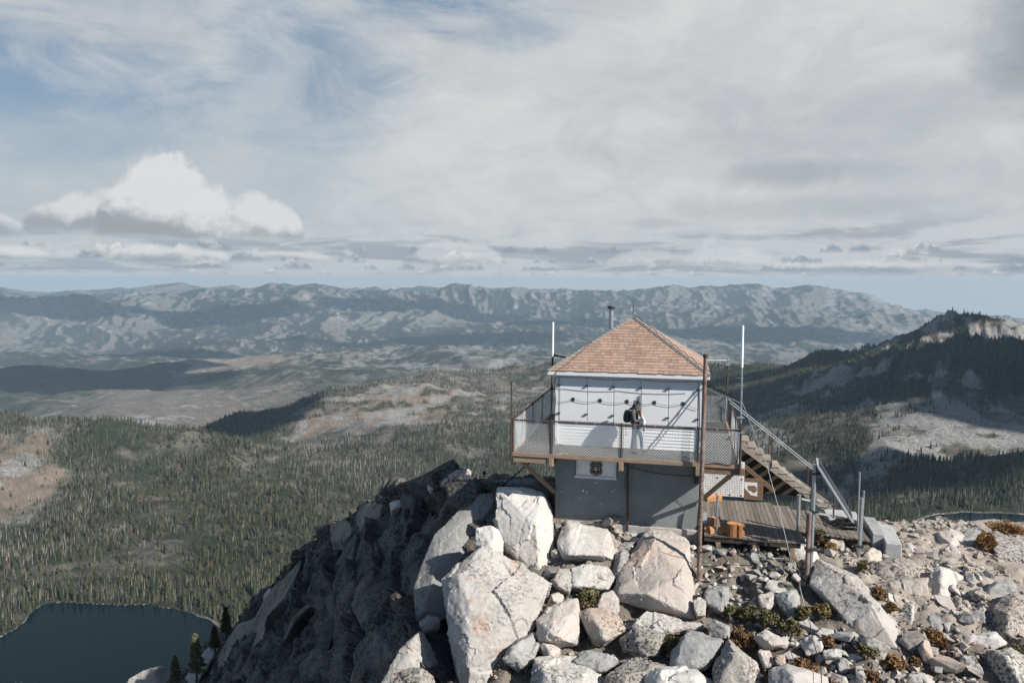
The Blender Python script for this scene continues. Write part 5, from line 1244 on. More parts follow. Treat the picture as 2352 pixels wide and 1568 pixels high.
# shutters
def rotz(V, s):
    c, sn_ = ((1, 0), (0, 1), (-1, 0), (0, -1))[s]
    return [(x*c-y*sn_, x*sn_+y*c, zz) for x, y, zz in V]
def boxr(mb, a, b, s):
    t = MB().box(a, b); mb.add(rotz(t.v, s), t.f); return mb
seams = [-2.27, -1.335, -.452, .437, 1.322, 2.27]
def plate_at(mb, x, z0, s):
    boxr(mb, (x-.048, -2.405, z0-.055), (x+.048, -2.384, z0+.055), s)
for s in range(4):
    hd = MB(); boxr(hd, (-2.30, -2.40, 2.330), (2.30, -2.33, 2.45), s); boxr(hd, (-2.30, -2.385, .775), (2.30, -2.33, .812), s); hd.build('shutter_rail', M['white'], wall)
    for i in range(5):
        x0, x1 = seams[i], seams[i+1]
        mb = MB(); boxr(mb, (x0+.002, -2.372, .815), (x1-.002, -2.32, 2.325), s); boxr(mb, (x0+.035, -2.383, .832), (x1-.010, -2.374, 2.305), s)
        sh = mb.build('shutter', M['white'], cabin, bevel=.004)
        pm = MB(); plate_at(pm, (x0+x1)/2+.02, 1.575-.012*i*0, s); pm.build('chain_plate', M['darkmetal'], sh)
    for i in range(6):
        for zz in (2.045, 1.095):
            q = MB(); boxr(q, (seams[i]-.055, -2.445, zz-.016), (seams[i]+.055, -2.36, zz+.012), s); q.build('shutter_latch', M['darkmetal'], cabin)
    ch = MB()
    xs = [-2.29]+[(seams[i]+seams[i+1])/2+.02 for i in range(5)]+[2.29]; zs = [1.46]+[1.575]*5+[1.42]
    for i in range(6):
        pts = catenary((xs[i], -2.425, zs[i]), (xs[i+1], -2.425, zs[i+1]), .075 if 0 < i < 5 else .02, 18)
        for j in range(18):
            a_, b_ = pts[j], pts[j+1]; d_ = (b_-a_)*.15
            ch_v = MB().bar(a_-d_, b_+d_, .013 if j % 2 else .004, .004 if j % 2 else .013)
            ch.add(rotz(ch_v.v, s), ch_v.f)
    ch.build('wall_chain', M['darkmetal'], cabin)
# roof
roofm = MB()
roofm.add([(-EH+.03, -EH+.03, EZ-.03), (EH-.03, -EH+.03, EZ-.03), (EH-.03, EH-.03, EZ-.03), (-EH+.03, EH-.03, EZ-.03), (0, 0, AP-.05)], [(0, 1, 4), (1, 2, 4), (2, 3, 4), (3, 0, 4), (3, 2, 1, 0)])
roof = roofm.build('roof', M['darkwood'], cabin)
rs = random.Random(11)
for s in range(4):
    mb = MB(); NRW = 21; sl_len = math.hypot(EH, AP-EZ)
    ux = Vector((0, EH, AP-EZ)).normalized(); nn = Vector((0, -(AP-EZ), EH)).normalized()
    o_ = Vector((0, -EH, EZ))
    for rw in range(NRW):
        t0 = rw/NRW*sl_len; t1 = min((rw+1.35)/NRW*sl_len, sl_len); half0 = EH*(1-rw/NRW); half1 = EH*(1-min(1, (rw+1.0)/NRW))
        x = -half0-rs.random()*.1
        while x < half0:
            w = rs.uniform(.13, .30); xa, xb = max(x, -half0), min(x+w-.006, half0); x += w
            if xb-xa < .02: continue
            ht = min(EH*(1-t1/sl_len)+.02, 9)
            xa1, xb1 = max(min(xa, ht), -ht), max(min(xb, ht), -ht)
            g_ = rs.uniform(.78, 1.12); wr = rs.uniform(-.06, .10)
            c = (g_*(1+wr*.4), g_*(1-wr*.25), g_*(1-wr*.9)); c = tuple(min(1.25, q) for q in c)
            th = .030; j0 = rs.uniform(-.008, .008)
            pts = []
            for (xx, tt, hh) in ((xa, t0+j0, th), (xb, t0+j0, th), (xb1, t1, .008), (xa1, t1, .008), (xa, t0+j0, .001), (xb, t0+j0, .001)):
                q = o_+Vector((xx, 0, 0))+ux*tt+nn*hh; pts.append(tuple(q))
            mb.add(rotz(pts, s), [(0, 1, 2, 3), (4, 5, 1, 0), (5, 2, 1), (0, 3, 4)], c)
    o = mb.build('shingle_slope', M['shingle'], roof)
mb = MB()
for s in range(4):                    # overlapping hip caps
    a_ = Vector((-EH, -EH, EZ+.015)); b_ = Vector((0, 0, AP+.02)); n_ = 24; t = (b_-a_).normalized()
    for i in range(n_):
        p, q = a_.lerp(b_, i/n_), a_.lerp(b_, (i+1.25)/n_) if i < n_-1 else b_
        sd_ = Vector((1, -1, 0)).normalized()*.085; up = sd_.cross(t).normalized(); up = up if up.z > 0 else -up
        V = [p-sd_-up*.035, p+up*.038, p+sd_-up*.035, q-sd_-up*.045, q+up*.018, q+sd_-up*.045, p-up*.02]
        t_ = MB().add([tuple(v) for v in V], [(0, 1, 4, 3), (1, 2, 5, 4), (0, 6, 1), (6, 2, 1)]); mb.add(rotz(t_.v, s), t_.f)
mb.build('hip_cap', M['capmetal'], roof)
mb = MB()
for s in range(4): boxr(mb, (-EH+.012, -EH+.008, EZ-.125), (EH-.012, -EH+.045, EZ-.004), s)
mb.build('fascia', M['white'], roof)
mb = MB().box((-EH+.05, -EH+.05, EZ-.115), (EH-.05, EH-.05, EZ-.100)); mb.build('soffit', M['white'], roof)
mb = MB().tube([(-.86, .9, 3.3), (-.86, .9, 4.50)], .085, 14); pipe = mb.build('stovepipe', M['galv'], roof, True)
MB().tube([(-.86, .9, 4.49), (-.86, .9, 4.50), (-.86, .9, 4.54), (-.86, .9, 4.56), (-.86, .9, 4.565), (-.86, .9, 4.60)], [.10, .16, .16, .11, .15, .13], 16).build('flue_cap', M['darkmetal'], cabin, True)
MB().tube([(0, 0, 4.18), (0, 0, 4.86)], [.018, .010], 6).build('lightning_rod', M['darkmetal'], cabin)
# wiring on eaves and wall
mb = MB()
for a_, b_, sg in (((-2.32, -2.66, 2.36), (-1.5, -2.66, 2.36), .02), ((-1.5, -2.66, 2.36), (.3, -2.66, 2.36), .05), ((.3, -2.66, 2.36), (2.45, -2.66, 2.37), .06), ((-2.32, -2.66, 2.36), (-2.40, -2.41, 2.25), 0)):
    mb.tube(catenary(a_, b_, sg), .011, 5)
mb.tube([(-2.41, -2.42, 2.25), (-2.40, -2.44, 1.9), (-2.37, -2.44, 1.5), (-2.42, -2.43, .9), (-2.41, -2.43, .3), (-2.3, -2.45, .05), (-2.1, -2.5, .02)], .012, 5)
mb.tube([(-2.35, -2.68, 2.40), (-2.30, -2.62, 2.57), (-2.05, -2.40, 2.72), (-1.3, -1.32, 3.44)], .012, 5)
hp = [Vector((2.60-2.60*i/30+.05, -2.60+2.60*i/30-.10, EZ+.10+(AP-EZ)*i/30+.03*math.sin(i*2.1))) for i in range(31)]
mb.tube(hp, .013, 5); mb.tube([Vector((2.65, -2.65, 2.6)), Vector((2.42, -2.45, 2.25)), Vector((2.41, -2.42, .4))], .011, 5)
mb.build('eave_cable', M['cable'], cabin)

# catwalk
deck = MB()
deck.box((DL+.06, DF+.06, -.05), (DR-.06, -WI-.03, -.012)); deck.box((DL+.06, WI+.03, -.05), (DR-.06, DB-.06, -.012))
deck.box((DL+.06, -WI-.029, -.049), (-WI-.03, WI+.029, -.013)); deck.box((WI+.03, -WI-.029, -.049), (DR-.06, WI+.029, -.013))
catwalk = deck.build('catwalk', M['grating'], cabin)
mb = MB()
mb.box((DL-.02, DF-.03, -.125), (DR+.02, DF+.058, .012)); mb.box((DL-.02, DB-.058, -.125), (DR+.02, DB+.03, .012))
mb.box((DL-.03, DF+.06, -.123), (DL+.058, DB-.06, .010)); mb.box((DR-.058, DF+.06, -.123), (DR+.03, DB-.06, .010))
mb.build('edge_beam', M['woodtan'], catwalk, bevel=.008)
for x in (-2.27, -.05, 2.29):
    MB().box((x-.075, DF+.02, -.40), (x+.075, DB-.1, -.128)).build('outrigger', M['woodbrown'], catwalk, bevel=.012)
    MB().box((x-.078, DF-.045, -.41), (x+.078, DF+.018, -.128)).build('outrigger_end', M['woodtan'], catwalk, bevel=.02)
for y in (-3.70, 0, 3.1):
    MB().box((DL-.10, y-.075, -.33), (-WH-.06, y+.075, -.127)).build('side_outrigger', M['woodtan'], catwalk, bevel=.01)
    MB().box((WH+.06, y-.075, -.33), (DR+.16, y+.075, -.127)).build('side_outrigger', M['woodbrown'], catwalk, bevel=.01)
for x0, x1, yy in ((-3.32, -2.39, -3.68), (3.36, 2.39, -3.68), (-3.32, -2.39, 3.05), (3.36, 2.39, 3.05)):
    y2 = -2.45 if yy < 0 else 2.45
    MB().bar((x0, yy, -.27), (x1, y2, -1.62), .10, .12).build('diagonal_brace', M['woodtan'], catwalk, bevel=.008)
def rail(name, pts, r_=.028): return MB().tube(pts, r_, 8).build(name, M['rust'], cabin, True)
RH = 1.06
rail('handrail', [(DL, DF, RH), (DR, DF, RH)]); rail('handrail', [(DL, DF, RH), (DL, DB, RH)]); rail('handrail', [(DL, DB, RH), (DR, DB, RH)])
rail('handrail', [(DR, DF, RH), (DR, .25, RH)], .026); rail('handrail', [(DR, 2.95, RH), (DR, DB, RH)])
POSTS = [(DL, DF), (-2.27, DF), (-.05, DF), (2.29, DF), (DR, DF), (DR, -1.7), (DR, .25), (DR, DB), (1.2, DB), (-1.2, DB), (DL, DB), (DL, -2.45), (DL, -.55), (DL, 1.3)]
for x, y in POSTS:
    mb = MB().tube([(x, y, -.30 if y == DF else -.1), (x, y, RH)], .030, 8); mb.tube([(x, y, RH-.045), (x, y, RH+.05)], .044, 8)
    mb.build('rail_post', M['rust'], cabin, True)
for x, y in POSTS[:5]:
    mb = MB()
    for dx in (-.06, .06):
        if DL < x+dx < DR: mb.tube([(x+dx, y+.012, .02), (x+dx, y+.012, RH-.03)], .009, 5)
    mb.build('tension_bar', M['galv'], cabin)
def chain_link(p, q, zt=RH-.02, zb=.02, pitch=.088, r_=.0033):
    """diamond wire mesh filling an upright panel"""
    p = Vector(p); q = Vector(q); L_ = (q-p).length; t = (q-p)/L_; nrm = Vector((-t.y, t.x, 0)); Hh = zt-zb; mb = MB()
    rr = random.Random(int(L_*1000)); n_ = int((L_+Hh)/pitch)+1
    for sgn in (0, 1):
        for i in range(n_):
            s0 = i*pitch-Hh*1.0
            a0, b0 = s0, s0+Hh
            za, zb2 = zb, zt
            lo_, hi_ = max(a0, 0), min(b0, L_)
            if hi_-lo_ < .02: continue
            z0 = zb+(lo_-s0); z1 = zb+(hi_-s0)
            if sgn: x0, x1 = L_-lo_, L_-hi_
            else: x0, x1 = lo_, hi_
            k_ = max(1, int((hi_-lo_)/.35)); pts = []
            for m_ in range(k_+1):
                f = m_/k_; X_ = x0+(x1-x0)*f; Zz = z0+(z1-z0)*f
                bow = .018*math.sin(X_*2.3+1)+.010*math.sin(Zz*5+X_*3)
                pts.append(p+t*X_+Vector((0, 0, Zz))+nrm*(bow+(.004 if sgn else -.004)))
            mb.tube(pts, r_, 4, cap=False)
    return mb.build('chain_link_mesh', M['wire'], cabin)
fx = [DL, -2.27, -.05, 2.29, DR]
for a_, b_ in zip(fx[:-1], fx[1:]): chain_link((a_+.05, DF+.02, 0), (b_-.05, DF+.02, 0))
ly = [DF, -2.45, -.55, 1.3, DB]
for a_, b_ in zip(ly[:-1], ly[1:]): chain_link((DL+.02, a_+.05, 0), (DL+.02, b_-.05, 0))
bx = [DL, -1.2, 1.2, DR]
for a_, b_ in zip(bx[:-1], bx[1:]): chain_link((a_+.05, DB-.02, 0), (b_-.05, DB-.02, 0))
ry = [DF, -1.7, .25]
for a_, b_ in zip(ry[:-1], ry[1:]): chain_link((DR-.02, a_+.05, 0), (DR-.02, b_-.05, 0))
chain_link((DR-.02, 2.97, 0), (DR-.02, DB-.03, 0))
mb = MB()
for k_ in range(34):
    x = DL+.2+k_*.205
    mb.tube([(x, DF, RH-.03), (x, DF, RH+.031)], .031, 6) if k_ % 3 == 0 else None
mb.build('wire_tie', M['galv'], cabin)
MB().tube([(2.5, DF-.03, -.02), (2.8, DF-.04, .03), (3.2, DF-.04, -.01), (3.42, DF-.04, .10), (3.46, DF-.03, .42)], .014, 6).build('deck_cable', M['cable'], cabin)
MB().tube([(-2.05, DF-.045, .0), (-1.95, DF+.1, .02), (-1.85, DF+.1, .05), (-1.75, DF+.05, .02)], .012, 5).build('deck_cord', M['cablegrey'], cabin)

# sign under the catwalk
sign = empty('sign_board', (-.98, -2.45, -1.0))
tag(sign, 'white painted board with a dark brown forest service shield on the grey base wall', 'sign')
MB().box((-1.645, -2.425, -1.0), (-.305, -2.395, -.40)).build('board', M['white_old'], sign)
mb = MB(); mb.box((-1.70, -2.46, -1.075), (-.29, -2.392, -1.002)); mb.build('board_ledge', M['white'], sign)
MB().box((-1.66, -2.455, -.40), (-.30, -2.392, -.29)).build('board_header', M['white_old'], sign)
MB().box((-1.64, -2.445, -1.001), (-1.585, -2.426, -.401)).build('board_edge', M['white'], sign); MB().box((-.385, -2.445, -1.001), (-.31, -2.426, -.60)).build('board_edge', M['white'], sign)
shape = [(860, 428), (910, 455), (1010, 470), (1110, 465), (1205, 452), (1240, 510), (1282, 600), (1240, 640), (1235, 720), (1262, 800), (1265, 870), (1225, 950), (1150, 975), (1070, 985), (1015, 1020), (960, 982), (890, 960), (820, 925), (780, 870), (770, 810), (798, 720), (805, 640), (770, 570), (815, 500)]
def em(x, y, yy): return on(Z8(x, y), y=yy)
def plate(name, pts, y0, th, mt, par):
    V = [tuple(em(x, y, y0)) for x, y in pts]; n_ = len(V)
    V2 = [(a_, b_+th, c_) for a_, b_, c_ in V]
    bm = bmesh.new(); f = [bm.verts.new(v) for v in V]; g2 = [bm.verts.new(v) for v in V2]
    fa = bm.faces.new(f); bm.faces.new(g2[::-1])
    for i in range(n_): bm.faces.new((f[i], g2[i], g2[(i+1) % n_], f[(i+1) % n_]))
    bmesh.ops.recalc_face_normals(bm, faces=bm.faces); bmesh.ops.triangulate(bm, faces=bm.faces)
    me = bpy.data.meshes.new(name); bm.to_mesh(me); bm.free(); return link(name, me, M[mt], par)
cx, cy = 1018, 722
shield = plate('shield', shape, -2.452, .028, 'emblem', sign)
ins = lambda k_: [(cx+(x-cx)*k_, cy+(y-cy)*k_-(2 if k_ < 1 else 0)) for x, y in shape]
plate('shield_border', ins(.90), -2.4540, .0017, 'cream', shield)
plate('shield_field', ins(.855), -2.4562, .0017, 'emblem', shield)
def letters(name, items, par, mt):
    bm = bmesh.new()
    for ch, x, y, sz, rot in items:
        cu = bpy.data.curves.new('l', 'FONT'); cu.body = ch; cu.size = sz; cu.align_x = 'CENTER'; cu.align_y = 'CENTER'; cu.extrude = .001
        o = bpy.data.objects.new('l', cu); COL.objects.link(o)
        me = bpy.data.meshes.new_from_object(o.evaluated_get(dg())); bpy.data.objects.remove(o); bpy.data.curves.remove(cu)
        p = em(x, y, -2.4585)
        me.transform(Matrix.Translation(p) @ Matrix.Rotation(math.pi/2, 4, 'X') @ Matrix.Rotation(rot, 4, 'Z'))
        bm.from_mesh(me); bpy.data.meshes.remove(me)
    me = bpy.data.meshes.new(name); bm.to_mesh(me); bm.free(); return link(name, me, M[mt], par)
letters('lettering', [('U', 908, 715, .175, -.05), ('S', 1135, 735, .175, -.05)], shield, 'cream')
it = []
for i, ch in enumerate('FOREST SERVICE'):
    f = (i-6.5)/6.5; it.append((ch, 1022+160*f, 568+42*f*f+6*f, .048, -.30*f-.05))
for i, ch in enumerate('DEPARTMENT OF AGRICULTURE'):
    f = (i-12)/12; it.append((ch, 1012+178*f, 922-90*f*f*f*f-16*f*f+4*f, .032, .75*f*abs(f)-.04))
letters('small_lettering', it, shield, 'cream')
plate('tree_symbol', [(1020, 595), (1050, 680), (1075, 785), (1030, 778), (1030, 830), (1070, 850), (960, 842), (1005, 828), (1005, 775), (958, 775), (990, 680)], -2.4575, .0012, 'cream', shield)

# ------------------------------------------------------------------ masts, pipes and wires round the cabin
def thing(name, label, cat, loc, group=None): return tag(empty(name, loc), label, cat, group)
g0 = gz(2.4, -4.05)
t = thing('rusty_pole', 'tall rusty steel pole standing in front of the catwalk corner', 'pole', (2.4, -4.05, g0))
MB().tube([(2.39, -4.05, g0-.4), (2.40, -4.04, -1.2), (2.43, -4.0, 3.28)], [.068, .066, .062], 12).build('shaft', M['rustpaint'], t, True)
MB().tube([(2.43, -4.0, 3.26), (2.43, -4.0, 3.36)], .078, 12).build('pole_cap', M['rust'], t, True)
mb = MB()
for k_ in range(22):
    zz = -2.9+k_*.14; mb.tube([(2.33, -4.1, zz), (2.40, -4.13, zz+.03), (2.47, -4.08, zz+.07)], .005, 4)
mb.tube([(2.36, -4.1, -2.8), (2.30, -4.0, -2.0), (2.34, -4.02, -1.2), (2.37, -3.9, -.5)], .014, 5)
mb.build('wound_cable', M['cable'], t)
t = thing('antenna_mast', 'tall white tipped antenna on a thin steel mast at the front corner of the catwalk', 'antenna', (3.50, -3.85, -.1))
MB().tube([(3.52, -3.86, -.2), (3.51, -3.86, 1.3)], .036, 8).build('lower_tube', M['rust'], t, True)
MB().tube([(3.51, -3.86, 1.25), (3.49, -3.86, 3.0)], .026, 8).build('mast', M['galv'], t, True)
MB().tube([(3.49, -3.86, 2.98), (3.48, -3.86, 4.23)], .036, 10).build('whip', M['antenna'], t, True)
mb = MB().box((3.40, -3.93, 1.0), (3.58, -3.78, 1.03)); mb.box((3.40, -3.93, 1.45), (3.60, -3.78, 1.48)); mb.bar((3.30, -3.86, 2.66), (3.56, -3.86, 2.66), .012, .012); mb.bar((3.30, -3.86, 2.46), (3.56, -3.86, 2.46), .012, .012)
mb.build('clamp', M['galv'], t)
t = thing('brace_boom', 'twin steel boom with looped cables running from the cabin corner to the white tipped antenna', 'boom', (2.4, -2.4, 2.1))
mb = MB().tube([(2.40, -2.42, 2.26), (3.48, -3.82, 2.00)], .024, 6); mb.build('upper_tube', M['darkmetal'], t, True)
MB().tube([(2.40, -2.36, 2.14), (3.48, -3.76, 1.90)], .020, 6).build('lower_tube', M['galv'], t, True)
mb = MB()
for k_ in range(7):
    a_ = Vector((2.45, -2.48, 2.27)).lerp(Vector((3.46, -3.80, 2.03)), k_/7); b_ = Vector((2.45, -2.48, 2.27)).lerp(Vector((3.46, -3.80, 2.03)), (k_+1)/7)
    mb.tube([a_, a_.lerp(b_, .5)+Vector((.02, 0, .05 if k_ % 2 else -.09)), b_], .013, 5)
mb.build('looped_cable', M['cable'], t)
t = thing('white_antenna', 'white antenna on a dark pipe behind the far corner of the roof', 'antenna', (-3.53, 3.65, 0))
MB().tube([(-3.53, 3.35, -.1), (-3.53, 3.62, 2.5)], .045, 8).build('mast', M['rust'], t, True)
MB().tube([(-3.53, 3.60, 2.35), (-3.53, 3.62, 3.8)], .042, 10).build('whip', M['antenna'], t, True)
mb = MB().tube([(-3.5, 3.62, 2.42), (-2.9, 3.2, 2.38), (-2.35, 2.6, 2.3)], .04, 6); mb.tube(catenary((-3.5, 3.62, 2.5), (-2.4, 2.6, 2.45), .08), .014, 5); mb.build('standoff_arm', M['darkmetal'], t)
t = thing('corner_pipe', 'slim rusty pipe rising above the fence at the catwalk corner farthest from the staircase', 'pipe', (DL-.05, DF-.05, 0))
MB().tube([(DL-.05, DF-.02, -.25), (DL-.05, DF-.02, 2.28)], .026, 8).build('shaft', M['rust'], t, True)
MB().tube([(DL-.05, DF-.02, 2.27), (DL-.05, DF-.02, 2.31)], .032, 8).build('pipe_cap', M['rust'], t, True)
t = thing('back_mast', 'thin dark mast at the back corner of the catwalk with a horizontal arm', 'mast', (3.50, 3.22, 0))
MB().tube([(3.54, 3.24, -.1), (3.49, 3.24, 2.5)], .035, 8).build('shaft', M['rust'], t, True)
MB().tube([(2.3, 3.0, 2.42), (3.55, 3.24, 2.44)], .03, 6).build('arm', M['galv'], t, True)
mb = MB().box((3.42, 3.17, 2.22), (3.58, 3.31, 2.36)); mb.build('junction_box', M['galv'], t, bevel=.01)
MB().tube(catenary((2.3, 3.0, 2.6), (3.5, 3.24, 2.6), .05)+[Vector((3.52, 3.24, 2.5))], .013, 5).build('loose_cable', M['galv'], t)
g1 = gz(.11, -2.52)
t = thing('wall_pipe', 'thin dark pipe standing upright in front of the middle of the grey base wall', 'pipe', (.1, -2.52, g1))
MB().tube([(.11, -2.52, g1-.3), (.08, -2.5, -1.2), (.06, -2.5, -.4)], .036, 8).build('shaft', M['rust'], t, True)
mb = MB().tube([(.5, -2.9, -.14), (.30, -2.7, -.42), (.08, -2.55, -.75), (-.02, -2.52, -1.05), (.02, -2.52, -1.35), (.10, -2.56, -1.1), (.06, -2.54, -.8)], .013, 5); mb.tube(catenary((.02, -2.6, -.52), (2.2, -2.6, -.72), .1, 12), .013, 5); mb.build('hanging_cable', M['cable'], t)
MB().box((2.20, -2.62, -.98), (2.34, -2.44, -.45)).build('cable_box', M['darkmetal'], t)
t = thing('loose_pole', 'pale weathered pole leaning along the foot of the grey base wall', 'pole', (-1.0, -2.55, -2.6))
MB().tube([on(Z3(285, 287), y=-2.62), on(Z3(710, 236), y=-2.52)], [.035, .022], 7).build('shaft', M['woodgrey'], t, True)
t = thing('guy_wire', 'thin wire slanting from the cabin side down to the cliff crest', 'cable', (-3.6, -2, -1))
MB().tube([(-2.9, -2.2, -.35), on(ZI(1150, 1118), y=-1.2)], .028, 6).build('wire', M['darkmetal'], t)
t = thing('antenna_guy', 'thin pale guy wire running from the white tipped antenna down over the wooden platform', 'cable', (3.5, -3.85, 2))
w_end = at(*Z4(330, 600), hit(*Z4(330, 600))-.1)
MB().tube([(3.49, -3.86, 2.02), tuple(at(*Z2(640, 800), 22.4)), tuple(at(*Z2(735, 1150), 22.0)), tuple(at(*Z2(800, 1430), 21.6))], .0085, 5).build('wire', M['cablegrey'], t)
t = thing('ground_cable', 'grey cable snaking down the rocks from the platform past the twin poles', 'cable', at(*Z4(470, 800), 20))
pts = [(150, 487), (250, 545), (340, 590), (420, 680), (470, 800), (560, 860), (690, 940)]
MB().tube([at(*Z4(x, y), hit(*Z4(x, y))-.22) for x, y in [(150, 487), (250, 545), (340, 590), (400, 680), (400, 800), (440, 960), (480, 1080)]], .013, 5).build('cable', M['cablegrey'], t)
t = thing('slope_wire', 'dark guy wire lying over the brown undergrowth and the smooth white bottom slab', 'cable', at(*Z4(530, 1300), 17))
MB().tube([at(*Z4(x, y), hit(*Z4(x, y))-.42) for x, y in [(480, 1080), (500, 1200), (540, 1340), (570, 1460), (575, 1560), (575, 1700)]], .012, 5).build('wire', M['cable'], t)

# ------------------------------------------------------------------ wooden platform, stairs, lower walkway
plat = thing('wooden_platform', 'low grey plank platform beside the cabin base with logs on it', 'platform', (4.0, -1.2, -2.6))
rs = random.Random(21); mb = MB(); x = 2.55
while x < 5.46:
    w = .145; g_ = rs.uniform(.72, 1.15)
    mb.box((x+.006, -3.2+rs.uniform(-.02, .02), -2.492), (x+w-.006, .88 if x < 4.9 else .60, -2.45+rs.uniform(-.004, .004)), (g_, g_*rs.uniform(.97, 1.0), g_*rs.uniform(.93, 1.0))); x += w
mb.build('planks', M['woodgrey'], plat)
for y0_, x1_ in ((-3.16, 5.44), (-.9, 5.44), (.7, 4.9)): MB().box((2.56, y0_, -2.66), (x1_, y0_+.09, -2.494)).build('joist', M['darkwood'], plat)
for (x, y) in ((3.0, -3.1), (4.1, -3.1), (5.2, -3.1), (4.1, -.85), (5.2, -.85)):
    zz = gz(x, y); MB().box((x-.07, y-.06, zz+.10), (x+.07, y+.06, -2.66)).build('post', M['woodtan'], plat)
    f = MB(); f.add([(x-.19, y-.19, zz-.25), (x+.19, y-.19, zz-.25), (x+.19, y+.19, zz-.25), (x-.19, y+.19, zz-.25), (x-.11, y-.11, zz+.11), (x+.11, y-.11, zz+.11), (x+.11, y+.11, zz+.11), (x-.11, y+.11, zz+.11)], [(3, 2, 1, 0), (4, 5, 6, 7), (0, 1, 5, 4), (1, 2, 6, 5), (2, 3, 7, 6), (3, 0, 4, 7)])
    f.build('pier', M['concrete_pale'], plat)
stair = thing('staircase', 'weathered open wooden staircase climbing to the back corner of the catwalk', 'staircase', (5.3, 2.5, -2.9))
NS = 13; sx0, sx1, sz0, sz1 = 3.60, 7.25, -.06, -2.92
for k_ in range(NS):
    f = (k_+.5)/NS; x = sx0+(sx1-sx0)*f; zz = -.22+(sz1+.12)*k_/(NS-1)*1.0
    g_ = rs.uniform(.85, 1.15)
    MB().box((x-.02, 2.06, zz-.045), (x+.29, 3.02, zz), (g_, g_, g_)).build('tread', M['woodstep'], stair, bevel=.006)
for y in (2.11, 2.97): MB().bar((sx0-.05, y, -.30), (sx1+.15, y, sz1-.14), .05, .27).build('stringer', M['woodstep'], stair)
for y in (2.08, 3.0):
    MB().tube([(3.55, y, .95), (6.95, y, -1.72)], .015, 8).build('handrail', M['galv'], stair, True)
    for f in (.02, .46, .9):
        x = 3.6+3.3*f; MB().tube([(x, y, -.25-2.65*f), (x, y, .92-2.68*f)], .024, 7).build('rail_post', M['rust'], stair, True)
mb = MB().add([(2.45, 2.9, -2.7), (6.6, 2.9, -2.7), (3.75, 2.9, -.45), (2.45, 2.9, -.35), (2.45, 2.95, -2.7), (6.6, 2.95, -2.7), (3.75, 2.95, -.45), (2.45, 2.95, -.35)], [(0, 1, 2, 3), (7, 6, 5, 4), (0, 4, 5, 1), (1, 5, 6, 2), (2, 6, 7, 3), (3, 7, 4, 0)]); mb.build('under_stair_shade', M['darkwood'], stair)  # added near-black sheet standing for the shade under the stairs
MB().bar((3.0, 1.5, -.42), (5.2, 1.5, -2.2), .09, .14).build('stair_brace', M['woodbrown'], stair)
walk = thing('lower_walkway', 'grey plank walkway at the foot of the staircase, holding coiled cables', 'walkway', (6.8, -.2, -2.8))
mb = MB(); x = 5.62
while x < 7.72:
    g_ = rs.uniform(.75, 1.15); f = (x-5.62)/2.1
    mb.box((x+.006, -1.15-.48*f, -2.80), (x+.138, 1.25, -2.755+rs.uniform(-.004, .004)), (g_, g_*.98, g_*.95)); x += .145
mb.build('planks', M['woodgrey'], walk)
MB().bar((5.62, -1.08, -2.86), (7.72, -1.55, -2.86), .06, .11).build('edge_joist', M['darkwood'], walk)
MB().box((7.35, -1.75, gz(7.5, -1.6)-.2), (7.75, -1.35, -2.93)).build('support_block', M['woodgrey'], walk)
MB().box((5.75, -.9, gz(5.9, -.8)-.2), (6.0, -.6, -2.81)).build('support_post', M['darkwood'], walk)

perf = thing('perforated_panel', 'white steel panel drilled with rows of holes standing at the back of the wooden platform', 'panel', (3.3, .74, -2.3))
MB().box((2.50, .72, -2.28), (4.04, .76, -.98)).build('sheet', M['perf'], perf, bevel=.008)
mb = MB(); rs = random.Random(3)
def disc(mb, x, y, zz, r_, n_=8): mb.add([(x+r_*math.cos(k_*6.283/n_), y, zz+r_*math.sin(k_*6.283/n_)) for k_ in range(n_)], [tuple(range(n_))])
for i in range(24):
    for j in range(19):
        x, zz = 2.57+i*.060, -2.20+j*.063
        if rs.random() < .9 and not (j in (5,) and i % 6 == 0): disc(mb, x, .7165, zz, .0145)
mb.build('drilled_hole_pattern', M['hole'], perf)
mb = MB()
for x in (2.62, 3.1, 3.55, 3.95):
    for zz in (-2.22, -1.62): disc(mb, x, .714, zz, .035, 10)
mb.build('rivet_pattern', M['rust'], perf)
brd = thing('framed_board', 'brown wooden frame holding a white sheet with a ragged hole, beside the drilled steel panel', 'board', (4.4, .78, -2.3))
P4 = lambda x, y: on(Z2(x, y), y=.78)
a_, b_ = P4(485, 890), P4(612, 1045)
MB().box((a_[0], .76, b_[2]), (b_[0], .80, a_[2])).build('backing', M['woodbrown'], brd)
sh = [P4(*q) for q in ((484, 916), (573, 921), (573, 1017), (528, 1008), (484, 958))]
MB().add([(p[0], .752, p[2]) for p in sh], [(0, 1, 2, 3, 4)]).build('sheet', M['perf'], brd)
hl = [P4(*q) for q in ((503, 945), (520, 940), (535, 943), (548, 940), (566, 950), (572, 975), (558, 990), (545, 993), (528, 978), (512, 976))]
MB().add([(p[0], .748, p[2]) for p in hl], [tuple(range(10))]).build('ragged_hole', M['woodbrown'], brd)

